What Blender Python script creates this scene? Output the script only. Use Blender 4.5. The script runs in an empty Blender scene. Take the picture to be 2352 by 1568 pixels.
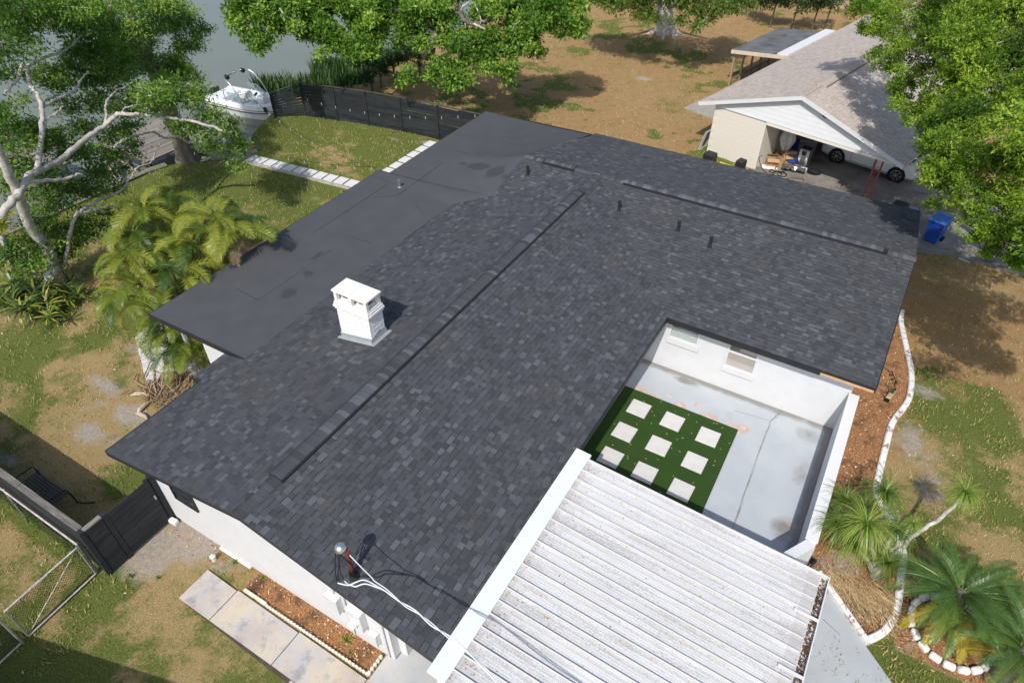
import bpy, bmesh, math, random
import numpy as np
from mathutils import Vector, Matrix, Euler
R = math.radians
C = bpy.context.scene
col = C.collection
rnd = random.Random(7)
rng = np.random.default_rng(11)

# ------------------------------------------------------------------ camera, sky, sun, exposure
CAM_H, PITCH, YAW, FPX = 15.2, R(41.07), R(30.75), 1546.0
cam = bpy.data.cameras.new('camera')
camo = bpy.data.objects.new('camera', cam); col.objects.link(camo)
cam.sensor_width = 36.0; cam.lens = 36.0 * FPX / 2352.0
cam.clip_start = 0.1; cam.clip_end = 3000
camo.location = (0, 0, CAM_H); camo.rotation_euler = (math.pi / 2 - PITCH, 0, YAW)
C.camera = camo
SUN_DIR = Vector((-0.165, 0.87, -1.0)).normalized()          # way the light travels
SUN_EL = math.asin(-SUN_DIR.z)
w = bpy.data.worlds.new('World'); C.world = w; w.use_nodes = True
wn_ = w.node_tree.nodes; wl_ = w.node_tree.links
sky = wn_.new('ShaderNodeTexSky'); sky.sky_type = 'NISHITA'; sky.sun_disc = False
sky.sun_elevation = SUN_EL; sky.sun_rotation = math.atan2(-SUN_DIR.x, -SUN_DIR.y)
sky.air_density = 1.0; sky.dust_density = 2.0; sky.ozone_density = 1.0
bg = wn_['Background']; bg.inputs['Strength'].default_value = 0.15
wl_.new(sky.outputs['Color'], bg.inputs['Color'])
sl = bpy.data.lights.new('sun', 'SUN'); sl.energy = 3.9; sl.angle = R(0.55); sl.color = (1.0, 0.965, 0.91)
so = bpy.data.objects.new('sun', sl); col.objects.link(so)
so.rotation_euler = SUN_DIR.to_track_quat('-Z', 'Y').to_euler()
vs = C.view_settings
vs.view_transform = 'Standard'; vs.look = 'None'; vs.exposure = -0.03; vs.gamma = 1.0; vs.use_curve_mapping = False

def at(u, v, z=0.0):
    """world point at height z seen along the picture direction (u, v)"""
    x, y = (u - 1176.0) / FPX, (784.0 - v) / FPX
    cp, sp, cy_, sy_ = math.cos(PITCH), math.sin(PITCH), math.cos(YAW), math.sin(YAW)
    f = Vector((-sy_ * cp, cy_ * cp, -sp)); r = Vector((cy_, sy_, 0)); up = r.cross(f)
    d = r * x + up * y + f
    t = (z - CAM_H) / d.z
    return Vector((d.x * t, d.y * t, z))

# ------------------------------------------------------------------ objects
OFF = {}
def tag(o, label=None, cat=None, group=None, kind=None):
    if label: o['label'] = label
    if cat: o['category'] = cat
    if group: o['group'] = group
    if kind: o['kind'] = kind
    return o
def thing(name, label, cat, loc=(0, 0, 0), rz=0.0, group=None):
    o = bpy.data.objects.new(name, None); col.objects.link(o)
    o.empty_display_size = 0.2
    o.location = loc; o.rotation_euler = (0, 0, rz)
    OFF[o.name] = (Vector(loc), rz)
    return tag(o, label, cat, group)
def root_off(p):
    while p is not None:
        if p.name in OFF: return OFF[p.name][0]
        p = p.parent
    return Vector((0, 0, 0))

class MB:
    """collects faces; build() links them as one mesh object"""
    def __init__(s): s.v = []; s.f = []; s.t = []
    def add(s, vs_, fs, t=0.5):
        b = len(s.v); s.v += [tuple(p) for p in vs_]
        for f in fs: s.f.append([b + i for i in f]); s.t.append(t)
        return s
    def quad(s, a, b, c, d, t=0.5): return s.add([a, b, c, d], [(0, 1, 2, 3)], t)
    def box(s, x0, x1, y0, y1, z0, z1, t=0.5, bev=0.0):
        if bev <= 0:
            return s.add([(x0,y0,z0),(x1,y0,z0),(x1,y1,z0),(x0,y1,z0),(x0,y0,z1),(x1,y0,z1),(x1,y1,z1),(x0,y1,z1)],
                  [(3,2,1,0),(4,5,6,7),(0,1,5,4),(1,2,6,5),(2,3,7,6),(3,0,4,7)], t)
        b = bev
        vv = [(x0,y0,z0),(x1,y0,z0),(x1,y1,z0),(x0,y1,z0),(x0,y0,z1-b),(x1,y0,z1-b),(x1,y1,z1-b),(x0,y1,z1-b),
              (x0+b,y0+b,z1),(x1-b,y0+b,z1),(x1-b,y1-b,z1),(x0+b,y1-b,z1)]
        return s.add(vv, [(3,2,1,0),(0,1,5,4),(1,2,6,5),(2,3,7,6),(3,0,4,7),(4,5,9,8),(5,6,10,9),(6,7,11,10),(7,4,8,11),(8,9,10,11)], t)
    def obox(s, c, size, rot=(0, 0, 0), t=0.5, m=None):
        mt = m if m is not None else Euler(rot).to_matrix()
        hx, hy, hz = size[0]/2, size[1]/2, size[2]/2
        vv = [Vector(c) + mt @ Vector((sx*hx, sy*hy, sz*hz)) for sz in (-1,1) for sx, sy in ((-1,-1),(1,-1),(1,1),(-1,1))]
        return s.add(vv, [(3,2,1,0),(4,5,6,7),(0,1,5,4),(1,2,6,5),(2,3,7,6),(3,0,4,7)], t)
    def bar(s, a, b, wdt, h=None, t=0.5, up=(0, 0, 1)):
        a, b = Vector(a), Vector(b); h = wdt if h is None else h
        d = b - a; L = d.length
        if L < 1e-6: return s
        d.normalize(); u = Vector(up)
        if abs(d.dot(u)) > .98: u = Vector((1, 0, 0))
        sd = d.cross(u).normalized(); u2 = sd.cross(d)
        return s.obox((a + b) / 2, (L, wdt, h), t=t, m=Matrix((d, sd, u2)).transposed())
    def prism(s, poly, z0, z1, t=0.5):
        n = len(poly)
        vv = [(p[0], p[1], z0) for p in poly] + [(p[0], p[1], z1) for p in poly]
        fs = [tuple(range(n - 1, -1, -1)), tuple(range(n, 2 * n))] + [(i, (i + 1) % n, n + (i + 1) % n, n + i) for i in range(n)]
        return s.add(vv, fs, t)
    def tube(s, pts, rad, n=8, t=0.5, caps=True):
        pts = [Vector(p) for p in pts]
        if not hasattr(rad, '__len__'): rad = [rad] * len(pts)
        base = len(s.v); k = len(pts)
        ref = None
        for i, p in enumerate(pts):
            d = (pts[min(i + 1, k - 1)] - pts[max(i - 1, 0)]).normalized()
            if ref is None:
                ref = Vector((0, 0, 1)) if abs(d.z) < .9 else Vector((1, 0, 0))
            sd = d.cross(ref).normalized(); ref = sd.cross(d).normalized()
            for j in range(n):
                a = 2 * math.pi * j / n
                s.v.append(tuple(p + (sd * math.cos(a) + ref * math.sin(a)) * rad[i]))
        for i in range(k - 1):
            for j in range(n):
                a, b = base + i*n + j, base + i*n + (j+1) % n
                s.f.append([a, b, b + n, a + n]); s.t.append(t)
        if caps:
            s.f.append([base + j for j in range(n)]); s.t.append(t)
            s.f.append([base + (k-1)*n + j for j in range(n-1, -1, -1)]); s.t.append(t)
        return s
    def lathe(s, c, prof, n=14, t=0.5, ax=None):
        """prof: list of (radius, height) about a vertical (or given) axis at c"""
        m = Matrix.Identity(3) if ax is None else Vector((0, 0, 1)).rotation_difference(Vector(ax)).to_matrix()
        base = len(s.v)
        for r_, h in prof:
            for j in range(n):
                a = 2*math.pi*j/n
                s.v.append(tuple(Vector(c) + m @ Vector((r_*math.cos(a), r_*math.sin(a), h))))
        for i in range(len(prof)-1):
            for j in range(n):
                a, b = base+i*n+j, base+i*n+(j+1) % n
                s.f.append([a, b, b+n, a+n]); s.t.append(t)
        s.f.append([base+j for j in range(n-1,-1,-1)]); s.t.append(t)
        s.f.append([base+(len(prof)-1)*n+j for j in range(n)]); s.t.append(t)
        return s
    def blob(s, c, r3, n=10, m=7, jit=0.0, t=0.5):
        c = Vector(c); base = len(s.v)
        for i in range(m + 1):
            ph = math.pi * i / m
            for j in range(n):
                a = 2*math.pi*j/n; q = 1 + rnd.uniform(-jit, jit)
                s.v.append((c.x + r3[0]*q*math.sin(ph)*math.cos(a), c.y + r3[1]*q*math.sin(ph)*math.sin(a), c.z + r3[2]*q*math.cos(ph)))
        for i in range(m):
            for j in range(n):
                a, b = base+i*n+j, base+i*n+(j+1) % n
                s.f.append([a, a+n, b+n, b]); s.t.append(t)
        return s
    def mesh(s, name, m, off=Vector((0, 0, 0)), smooth=False):
        me = bpy.data.meshes.new(name)
        me.from_pydata([(p[0]-off.x, p[1]-off.y, p[2]-off.z) for p in s.v], [], s.f)
        a = me.attributes.new('tint', 'FLOAT', 'FACE'); a.data.foreach_set('value', s.t)
        if m: me.materials.append(m)
        if smooth: me.polygons.foreach_set('use_smooth', [True] * len(me.polygons))
        me.update(); return me
    def build(s, name, m, parent=None, kind=None, smooth=False, local=False, label=None):
        off = Vector((0, 0, 0)) if local else root_off(parent)
        o = bpy.data.objects.new(name, s.mesh(name, m, off, smooth)); col.objects.link(o)
        if parent is not None: o.parent = parent
        return tag(o, label, None, None, kind)
def inst(name, me, parent, loc, rot=None, scale=None):
    """one more object on a shared mesh; loc is a world point (parent things without rotation) """
    o = bpy.data.objects.new(name, me); col.objects.link(o); o.parent = parent
    o.location = Vector(loc) - root_off(parent)
    if rot is not None:
        if isinstance(rot, Matrix): o.rotation_euler = rot.to_euler()
        else: o.rotation_euler = rot
    if scale is not None: o.scale = scale if hasattr(scale, '__len__') else (scale,)*3
    return o
def np_mesh(name, V, F4, m, tint=None, smooth=False):
    """V (n,3); F4 (k,4) quads"""
    me = bpy.data.meshes.new(name)
    V = np.ascontiguousarray(V, dtype=np.float32); F4 = np.ascontiguousarray(F4, dtype=np.int32)
    me.vertices.add(len(V)); me.vertices.foreach_set('co', V.ravel())
    k, w4 = F4.shape
    me.loops.add(k * w4); me.loops.foreach_set('vertex_index', F4.ravel())
    me.polygons.add(k); me.polygons.foreach_set('loop_start', np.arange(0, k * w4, w4, dtype=np.int32))
    if tint is not None:
        a = me.attributes.new('tint', 'FLOAT', 'FACE'); a.data.foreach_set('value', np.asarray(tint, dtype=np.float32))
    if m: me.materials.append(m)
    me.update(calc_edges=True)
    if smooth: me.polygons.foreach_set('use_smooth', [True] * k)
    return me
def np_obj(name, V, F, m, parent=None, tint=None, kind=None, smooth=False):
    V = np.asarray(V, dtype=np.float64) - np.array(root_off(parent))[None, :]
    o = bpy.data.objects.new(name, np_mesh(name, V, F, m, tint, smooth)); col.objects.link(o)
    if parent is not None: o.parent = parent
    return tag(o, kind=kind)

# ------------------------------------------------------------------ materials
class NT:
    def __init__(s, name):
        s.m = bpy.data.materials.new(name); s.m.use_nodes = True
        s.t = s.m.node_tree; s.t.nodes.clear()
        s.out = s.t.nodes.new('ShaderNodeOutputMaterial')
        s.co = s.t.nodes.new('ShaderNodeTexCoord').outputs['Object']
    def n(s, typ, ins=None, **props):
        nd = s.t.nodes.new('ShaderNode' + typ)
        for k, v in props.items(): setattr(nd, k, v)
        for k, v in (ins or {}).items():
            sk = nd.inputs[k]
            if hasattr(v, 'node'): s.t.links.new(v, sk)
            else: sk.default_value = v
        return nd
    def noise(s, scale, detail=5, rough=.6, vec=None, dist=0.0):
        return s.n('TexNoise', {'Vector': vec or s.co, 'Scale': scale, 'Detail': detail, 'Roughness': rough, 'Distortion': dist}).outputs['Fac']
    def ramp(s, fac, stops):
        r = s.n('ValToRGB', {'Fac': fac}); e = r.color_ramp.elements
        while len(e) < len(stops): e.new(.5)
        for i, (p, c) in enumerate(stops):
            e[i].position = p; e[i].color = (*c, 1) if hasattr(c, '__len__') else (c, c, c, 1)
        return r.outputs['Color']
    def mix(s, fac, a, b, mode='MIX'):
        nd = s.n('Mix', None, data_type='RGBA', blend_type=mode)
        for k, v in ((0, fac), (6, a), (7, b)):
            sk = nd.inputs[k]
            if hasattr(v, 'node'): s.t.links.new(v, sk)
            else: sk.default_value = (*v, 1) if hasattr(v, '__len__') and len(v) == 3 else v
        return nd.outputs[2]
    def math(s, op, a, b=0.0, clamp=False):
        nd = s.n('Math', None, operation=op, use_clamp=clamp)
        for k, v in ((0, a), (1, b)):
            if hasattr(v, 'node'): s.t.links.new(v, nd.inputs[k])
            else: nd.inputs[k].default_value = v
        return nd.outputs[0]
    def attr(s, name): return s.n('Attribute', None, attribute_name=name)
    def bump(s, h, strength=.3, dist=.02):
        return s.n('Bump', {'Height': h, 'Strength': strength, 'Distance': dist}).outputs['Normal']
    def pbr(s, color, rough=.7, spec=.3, metal=0.0, normal=None, **kw):
        ins = {'Roughness': rough, 'Specular IOR Level': spec, 'Metallic': metal}
        ins['Base Color'] = color if hasattr(color, 'node') else (*color, 1)
        if normal is not None: ins['Normal'] = normal
        ins.update(kw)
        return s.n('BsdfPrincipled', ins).outputs[0]
    def done(s, sh): s.t.links.new(sh, s.out.inputs['Surface']); return s.m

def mat(name, c1, c2=None, scale=3.0, lo=.35, hi=.65, c3=None, scale3=.7, lo3=.5, hi3=.7, grain=0.0, gscale=60, rough=.7, spec=.3,
        metal=0.0, bump=0.0, bscale=40, bdist=.01, tint=None, stretch=None):
    """paint/stone/wood: two colours mixed by noise, an optional third in blotches, fine grain, relief; tint=(lo,hi) scales by the face attribute"""
    n = NT(name)
    vec = n.co
    if stretch: vec = n.n('Mapping', {'Vector': n.co, 'Scale': stretch}).outputs['Vector']
    c = (*c1, 1)
    if c2 is not None: c = n.mix(n.ramp(n.noise(scale, 6, vec=vec), [(lo, 0.0), (hi, 1.0)]), c1, c2)
    if c3 is not None: c = n.mix(n.ramp(n.noise(scale3, 8, .65, vec=vec), [(lo3, 0.0), (hi3, 1.0)]), c if hasattr(c, 'node') else c1, c3)
    if grain > 0:
        g = n.ramp(n.noise(gscale, 2, vec=vec), [(.3, 1 - grain), (.7, 1 + grain)])
        c = n.mix(1.0, c if hasattr(c, 'node') else c1, g, 'MULTIPLY')
    if tint is not None:
        a = n.attr('tint').outputs['Fac']
        tr = n.n('MapRange', {'Value': a, 'From Min': 0.0, 'From Max': 1.0, 'To Min': tint[0], 'To Max': tint[1]}).outputs['Result']
        c = n.mix(1.0, c if hasattr(c, 'node') else c1, tr, 'MULTIPLY')
    if not hasattr(c, 'node'): c = c1
    nm = n.bump(n.noise(bscale, 4, vec=vec), bump, bdist) if bump > 0 else None
    return n.done(n.pbr(c, rough, spec, metal, nm))

def mat_ramp(name, stops, grain=.25, gscale=90, rough=.85, spec=.2, bump=.3, bscale=120, bdist=.004, stain=None):
    """colour picked by the face attribute 'tint'"""
    n = NT(name)
    c = n.ramp(n.attr('tint').outputs['Fac'], stops)
    g = n.ramp(n.noise(gscale, 3), [(.3, 1 - grain), (.7, 1 + grain)])
    c = n.mix(1.0, c, g, 'MULTIPLY')
    if stain: c = n.mix(n.ramp(n.noise(stain[1], 6, .6), [(.52, 0.0), (.75, stain[2])]), c, stain[0])
    return n.done(n.pbr(c, rough, spec, 0, n.bump(n.noise(bscale, 3), bump, bdist)))

def mat_leaf(name, stops, trans=.35, rough=.45, spec=.35, tcol=(.30, .45, .05)):
    n = NT(name)
    c = n.ramp(n.attr('tint').outputs['Fac'], stops)
    p = n.pbr(c, rough, spec)
    tc = n.mix(1.0, c, tcol, 'MULTIPLY'); tc = n.mix(1.0, tc, (4.2, 4.2, 4.2), 'MULTIPLY')
    tr = n.n('BsdfTranslucent', {'Color': tc}).outputs[0]
    ms = n.n('MixShader', {0: trans, 1: p, 2: tr})
    return n.done(ms.outputs[0])

M = {}
M['shingle'] = mat_ramp('charcoal_shingle', [(0, (.027, .028, .032)), (.35, (.056, .059, .067)), (.65, (.076, .080, .090)), (1, (.116, .123, .137))],
                        grain=.30, gscale=160, rough=.9, spec=.25, bump=.35, bscale=160, stain=((.085, .080, .070), .5, .45))
M['tan_shingle'] = mat_ramp('tan_shingle', [(0, (.30, .235, .195)), (.4, (.45, .39, .345)), (1, (.53, .47, .43))], grain=.12, gscale=70, rough=.9)
M['stucco'] = mat('white_stucco', (.66, .665, .675), (.62, .625, .635), 2.2, c3=(.58, .57, .55), scale3=.9, lo3=.62, hi3=.85, rough=.85, bump=.25, bscale=55, bdist=.006)
M['white'] = mat('white_paint', (.70, .70, .70), (.65, .65, .65), 4, rough=.5, spec=.4)
M['white_old'] = mat('weathered_white_paint', (.78, .77, .74), (.60, .57, .52), 3, .5, .75, rough=.7, bump=.3, bscale=30)
M['black'] = mat('black_paint', (.018, .019, .021), (.026, .027, .029), 3, rough=.5, spec=.4)
M['blackfence'] = mat('black_fence_paint', (.018, .021, .024), (.030, .034, .038), 1.2, c3=(.008, .009, .010), scale3=.9, lo3=.6, hi3=.68, rough=.75, bump=.2, bscale=40, tint=(.75, 1.3), stretch=(1, 1, 4))
M['cream'] = mat('cream_block_paint', (.70, .655, .575), (.67, .625, .545), 2, rough=.8, bump=.25, bscale=60)
M['asphalt_metal'] = mat('grey_flashing', (.42, .45, .46), (.36, .39, .40), 5, rough=.4, metal=.3)
M['alu'] = mat('aluminium', (.62, .63, .64), rough=.32, metal=.9)
M['galv'] = mat('galvanised_pipe', (.55, .55, .54), (.40, .39, .37), 9, rough=.5, metal=.55)
M['glass'] = NT('window_glass'); M['glass'] = M['glass'].done(M['glass'].pbr((.04, .05, .055), .06, .6))
M['rubber'] = mat('black_rubber', (.012, .012, .012), rough=.7)
M['chrome'] = mat('alloy', (.70, .70, .72), rough=.22, metal=.9)
M['wood'] = mat('weathered_grey_wood', (.30, .27, .235), (.20, .18, .155), 6, rough=.85, bump=.4, bscale=30, tint=(.62, 1.2), stretch=(8, 1, 1))
M['woodnew'] = mat('raw_pine', (.62, .40, .22), (.55, .34, .18), 8, rough=.8)
M['bluegrey'] = mat('pale_grey_metal', (.72, .75, .77), (.68, .71, .735), 1.5, rough=.55, spec=.4)
M['cardboard'] = mat('cardboard', (.42, .27, .15), (.36, .23, .12), 4, rough=.9, tint=(.8, 1.2))
M['blue'] = mat('blue_plastic', (.012, .055, .32), (.015, .07, .38), 3, rough=.45, spec=.5)
M['darkwood'] = mat('dark_plank', (.06, .05, .04), (.09, .075, .06), 5, rough=.9)
M['rust'] = mat('rusty_red_iron', (.20, .050, .035), (.13, .035, .028), 9, rough=.8)
M['redpost'] = mat('red_brown_paint', (.30, .085, .065), (.24, .07, .055), 7, rough=.7)
M['bark'] = mat('pale_bark', (.58, .545, .50), (.38, .345, .30), 5, .35, .62, c3=(.27, .19, .13), scale3=2.2, lo3=.60, hi3=.75, rough=.9, bump=.8, bscale=14, bdist=.04)
M['bark_dark'] = mat('oak_bark', (.17, .145, .12), (.095, .08, .065), 5, rough=.95, bump=.8, bscale=16, bdist=.05)
M['bark_cypress'] = mat('cypress_bark', (.24, .205, .17), (.15, .125, .10), 5, rough=.95, bump=.8, bscale=12, bdist=.05, stretch=(3, 3, .6))
# ------------------------------------------------------------------ ground, water
def vnoise(x, y, scale, seed, octaves=4):
    g = np.random.default_rng(seed).random((257, 257)); out = np.zeros_like(x); amp, tot = 1.0, 0.0
    for o in range(octaves):
        fx, fy = x * scale * 2**o + 17.3*o, y * scale * 2**o + 9.1*o
        ix, iy = np.floor(fx).astype(int), np.floor(fy).astype(int); tx, ty = fx - ix, fy - iy
        tx, ty = tx*tx*(3-2*tx), ty*ty*(3-2*ty)
        a, b = g[ix % 256, iy % 256], g[(ix+1) % 256, iy % 256]; c, d = g[ix % 256, (iy+1) % 256], g[(ix+1) % 256, (iy+1) % 256]
        out += amp * ((a*(1-tx)+b*tx)*(1-ty) + (c*(1-tx)+d*tx)*ty); tot += amp; amp *= .55
    return out / tot
def sstep(e0, e1, x):
    t = np.clip((x - e0) / (e1 - e0), 0, 1); return t*t*(3-2*t)
BANK_Y = [-400, -40, 9, 17, 18.4, 18.9, 19.6, 20.8, 22.6, 24.6, 27, 29.5, 31, 38, 52, 90, 400]
BANK_X = [-60, -31, -30.7, -30.3, -29.9, -29.0, -28.4, -28.2, -29.5, -30.4, -31.0, -30.2, -29.0, -30.2, -30.6, -33, -60]
EDG = [(2.36, 23.6), (2.41, 22.94), (2.76, 21.52), (3.07, 20.22), (3.14, 18.89), (2.86, 17.67), (2.82, 16.65), (2.81, 15.36), (2.86, 14.6), (3.35, 13.8),
       (3.71, 13.04), (3.76, 12.21), (3.78, 11.33), (3.62, 10.64), (3.25, 10.12)]
def masks(X, Y):
    n1, n2, n3, n4 = vnoise(X, Y, .35, 1), vnoise(X, Y, .9, 2), vnoise(X, Y, .16, 3), vnoise(X, Y, 1.6, 4)
    far = sstep(26.0, 27.2, Y)                                     # leaf-strewn yard beyond the black fence
    ex = np.interp(Y, [e[1] for e in EDG[::-1]], [e[0] for e in EDG[::-1]])
    mulch = sstep(1.3, 1.5, X) * (1 - sstep(-.05, .15, X - ex)) * sstep(9.6, 10.2, Y) * (1 - sstep(23, 24.5, Y))
    mulch = np.maximum(mulch, ((X > 3.9) & (X < 5.7) & (Y > 10.4) & (Y < 12.2)) * .9)
    spill = sstep(1.3, 1.5, X) * (1 - sstep(0, 1.3, X - ex)) * sstep(9.5, 11, Y) * .8 * sstep(.38, .6, n2 + .15)
    rightdark = sstep(1.5, 2.2, X) * sstep(18.5, 21, Y) * (1 - far)
    bed = ((X > -9.8) & (X < -5.8) & (Y > 3.8) & (Y < 4.5)) * 1.0
    dirtside = sstep(-13.2, -12.6, X) * (1 - sstep(-9.8, -9.4, X)) * sstep(3.6, 4.0, Y) * (1 - sstep(4.6, 4.9, Y)) * .6
    litter = np.clip(np.maximum.reduce([far * (.72 + .5*(n3-.4)), mulch, spill, rightdark * .75, bed, dirtside]), 0, 1)
    back = sstep(-31, -29, X) * (1 - sstep(-17.5, -16.8, X)) * sstep(11.5, 13.5, Y) * (1 - far)
    near_dock = (1 - sstep(-24.5, -21.5, X)) * (1 - sstep(19.2, 20.2, Y))
    g = .50 + 0*X
    g = np.where(Y < 4.4, .56, g) + .13 * sstep(2.6, 3.6, X) * (1 - sstep(17, 20, Y))
    g = g + (back * (.16 + .22 * near_dock)) + .10 * back * sstep(20.5, 23, Y) * (1 - sstep(-21, -18, X))
    g = g - .02 * far - .10 * rightdark
    bankgreen = sstep(-29.6, -30.2, X) * sstep(12, 14, Y) * (1-far) + ((X < -27.6) & (Y > 22) & (Y < 25.6)) * .8
    green = sstep(.12, .92, g + .95 * (n1 - .5) + .75 * (n2 - .5) + .5 * (n4 - .5)) + .6 * np.clip(bankgreen, 0, 1)
    weeds = sstep(-13.8, -13.3, X) * (1 - sstep(-12.4, -11.6, X)) * sstep(1.0, 1.6, Y) * (1 - sstep(2.6, 3.0, Y)) + sstep(1.8, 2.1, Y) * (1 - sstep(2.45, 2.6, Y)) * (X < -13) * .8
    green = np.clip(np.maximum(green * (1 - .35 * far), weeds) , 0, 1) * (1 - .97 * np.maximum(mulch, bed))
    fargreen = far * sstep(.44, .62, n2) * sstep(.38, .52, n3) * .95
    green = np.clip(np.maximum(green, fargreen), 0, 1)
    sand = np.zeros_like(X)
    for (cx_, cy_, rx, ry, am) in ((-17.2, 6.1, .9, .5, 1), (-19.0, 6.5, 1.2, .35, .9), (-17.6, 5.0, .8, .5, .9), (-16.0, 5.2, 1.4, .35, .8), (-19.4, 8.0, 1.3, .4, .7), (-18.3, 5.6, .5, .9, .7),
                                   (3.6, 17.2, .8, 1.1, .85), (4.1, 15.6, .6, .9, .8), (3.3, 14.2, .7, .4, .6), (3.6, 19.6, .7, .5, .7), (2.9, 25.2, 1.2, .3, .5), (4.0, 22.3, .9, .4, .5),
                                   (-20.6, 26.2, .8, .35, .9), (-22.5, 25.7, .7, .25, .6), (-12.0, 4.2, .95, .8, 1.25), (-12.55, 3.4, .75, .9, 1.3), (-13.2, 2.25, .35, .25, .9),
                                   (-11.0, 4.05, .8, .45, .7), (-10.2, 4.1, .6, .25, .6), (2.4, 11.7, .8, 1.1, .8), (3.0, 10.9, .9, .5, .7), (4.0, 10.6, .6, .5, .6),
                                   (-14.6, 40.5, .8, .5, .9), (-8.5, 34, 1.6, .7, .4), (-24, 14.6, .5, .3, .5), (-26.3, 13.2, .8, .4, .4), (-22.3, 18.6, .6, .3, .5), (-18.5, 3.2, 1.0, .3, .7)):
        d = ((X-cx_)/rx)**2 + ((Y-cy_)/ry)**2
        sand = np.maximum(sand, am * np.exp(-d*1.2) * sstep(.30, .62, n4 + .25 * (am > .95) + .1))
    return np.clip(green, 0, 1), litter, np.clip(sand * 1.25, 0, 1), np.clip(np.maximum(mulch, bed), 0, 1)
def ground_z(X, Y):
    d = X - np.interp(Y, BANK_Y, BANK_X)
    return np.where(d > 0, 0.0, 0.0) + .02 * (vnoise(X, Y, .5, 8) - .5) * sstep(.5, 2, d) - 2.2 * (1 - sstep(-.9, .05, d)) + 5 * sstep(-140, -190, X)
def axis(lo, hi, step, far):
    a = [lo]; s_ = step
    out = list(np.arange(lo, hi, step)); L = []; x = lo; s_ = step
    while x > -far: s_ *= 1.35; x -= s_; L.append(x)
    Rr = []; x = out[-1]; s_ = step
    while x < far: s_ *= 1.35; x += s_; Rr.append(x)
    return np.array(L[::-1] + out + Rr)
gx, gy = axis(-36, 13, .16, 420), axis(-3, 62, .16, 420)
GX_, GY_ = np.meshgrid(gx, gy, indexing='ij')
GZ_ = ground_z(GX_, GY_)
mg = masks(GX_, GY_)
nx, ny = GX_.shape
V = np.stack([GX_, GY_, GZ_], -1).reshape(-1, 3)
I = np.arange(nx*ny).reshape(nx, ny)
F = np.stack([I[:-1, :-1], I[1:, :-1], I[1:, 1:], I[:-1, 1:]], -1).reshape(-1, 4)
def ground_mat():
    n = NT('lawn_ground')
    a = n.attr('mask'); sep = n.n('SeparateColor', {'Color': a.outputs['Color']})
    g, l, s_ = sep.outputs[0], sep.outputs[1], sep.outputs[2]; mu = a.outputs['Alpha']
    def thr(v, amt, sc, lo=.42, hi=.58):
        nz = n.noise(sc, 5, .7)
        return n.ramp(n.math('ADD', v, n.math('MULTIPLY', n.math('SUBTRACT', nz, .5), amt)), [(lo, 0.0), (hi, 1.0)])
    tan = n.mix(n.ramp(n.noise(30, 6, .75), [(.36, 0.0), (.64, 1.0)]), (.30, .210, .095), (.55, .405, .20))
    tan = n.mix(n.ramp(n.noise(1.3, 4), [(.45, 0.0), (.7, .6)]), tan, (.35, .285, .105))
    grn = n.mix(n.ramp(n.noise(22, 6, .75), [(.35, 0.0), (.66, 1.0)]), (.075, .105, .024), (.235, .255, .066))
    lit = n.mix(n.ramp(n.noise(26, 6, .8), [(.36, 0.0), (.62, 1.0)]), (.235, .140, .062), (.545, .360, .165))
    lit = n.mix(n.ramp(n.noise(2.2, 5), [(.5, 0.0), (.72, .65)]), lit, (.24, .145, .072))
    mul = n.mix(n.ramp(n.noise(20, 6, .8), [(.38, 0.0), (.60, 1.0)]), (.21, .098, .046), (.60, .315, .150))
    mul = n.mix(n.ramp(n.noise(1.8, 5, .6), [(.50, 0.0), (.66, .8)]), mul, (.085, .056, .040))
    snd = n.mix(n.ramp(n.noise(9, 6, .7), [(.35, 0.0), (.65, 1.0)]), (.38, .32, .27), (.54, .48, .43))
    gv = n.math('ADD', g, n.math('ADD', n.math('MULTIPLY', n.math('SUBTRACT', n.noise(2.6, 7, .72), .5), 1.5), n.math('MULTIPLY', n.math('SUBTRACT', n.noise(13, 4, .7), .5), 1.1)))
    c = n.mix(n.ramp(gv, [(.30, 0.0), (.74, 1.0)]), tan, grn)
    lv = n.math('ADD', l, n.math('ADD', n.math('MULTIPLY', n.math('SUBTRACT', n.noise(1.6, 7, .72), .5), 1.3), n.math('MULTIPLY', n.math('SUBTRACT', n.noise(11, 4, .7), .5), .8)))
    c = n.mix(n.ramp(lv, [(.36, 0.0), (.74, .95)]), c, lit)
    c = n.mix(thr(g, 1.3, 5.0, .62, .80), c, grn)
    c = n.mix(thr(mu, .5, 5.0, .4, .6), c, mul)
    sv = n.math('ADD', s_, n.math('MULTIPLY', n.math('SUBTRACT', n.noise(4.0, 7, .75), .5), 1.5))
    c = n.mix(n.ramp(sv, [(.40, 0.0), (.95, .85)]), c, snd)
    fine = n.ramp(n.noise(48, 4, .75), [(.3, .50), (.7, 1.38)])
    c = n.mix(1.0, c, fine, 'MULTIPLY')
    nm = n.bump(n.noise(45, 5, .75), .9, .05)
    return n.done(n.pbr(c, .95, .1, 0, nm))
gme = np_mesh('ground', V, F, ground_mat(), smooth=True)
ca = gme.color_attributes.new('mask', 'FLOAT_COLOR', 'POINT')
ca.data.foreach_set('color', np.stack([m_.ravel() for m_ in mg], -1).astype(np.float32).ravel())
go = bpy.data.objects.new('ground', gme); col.objects.link(go); tag(go, 'patchy lawn of tan and green grass with leaf litter', kind='structure')

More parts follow.
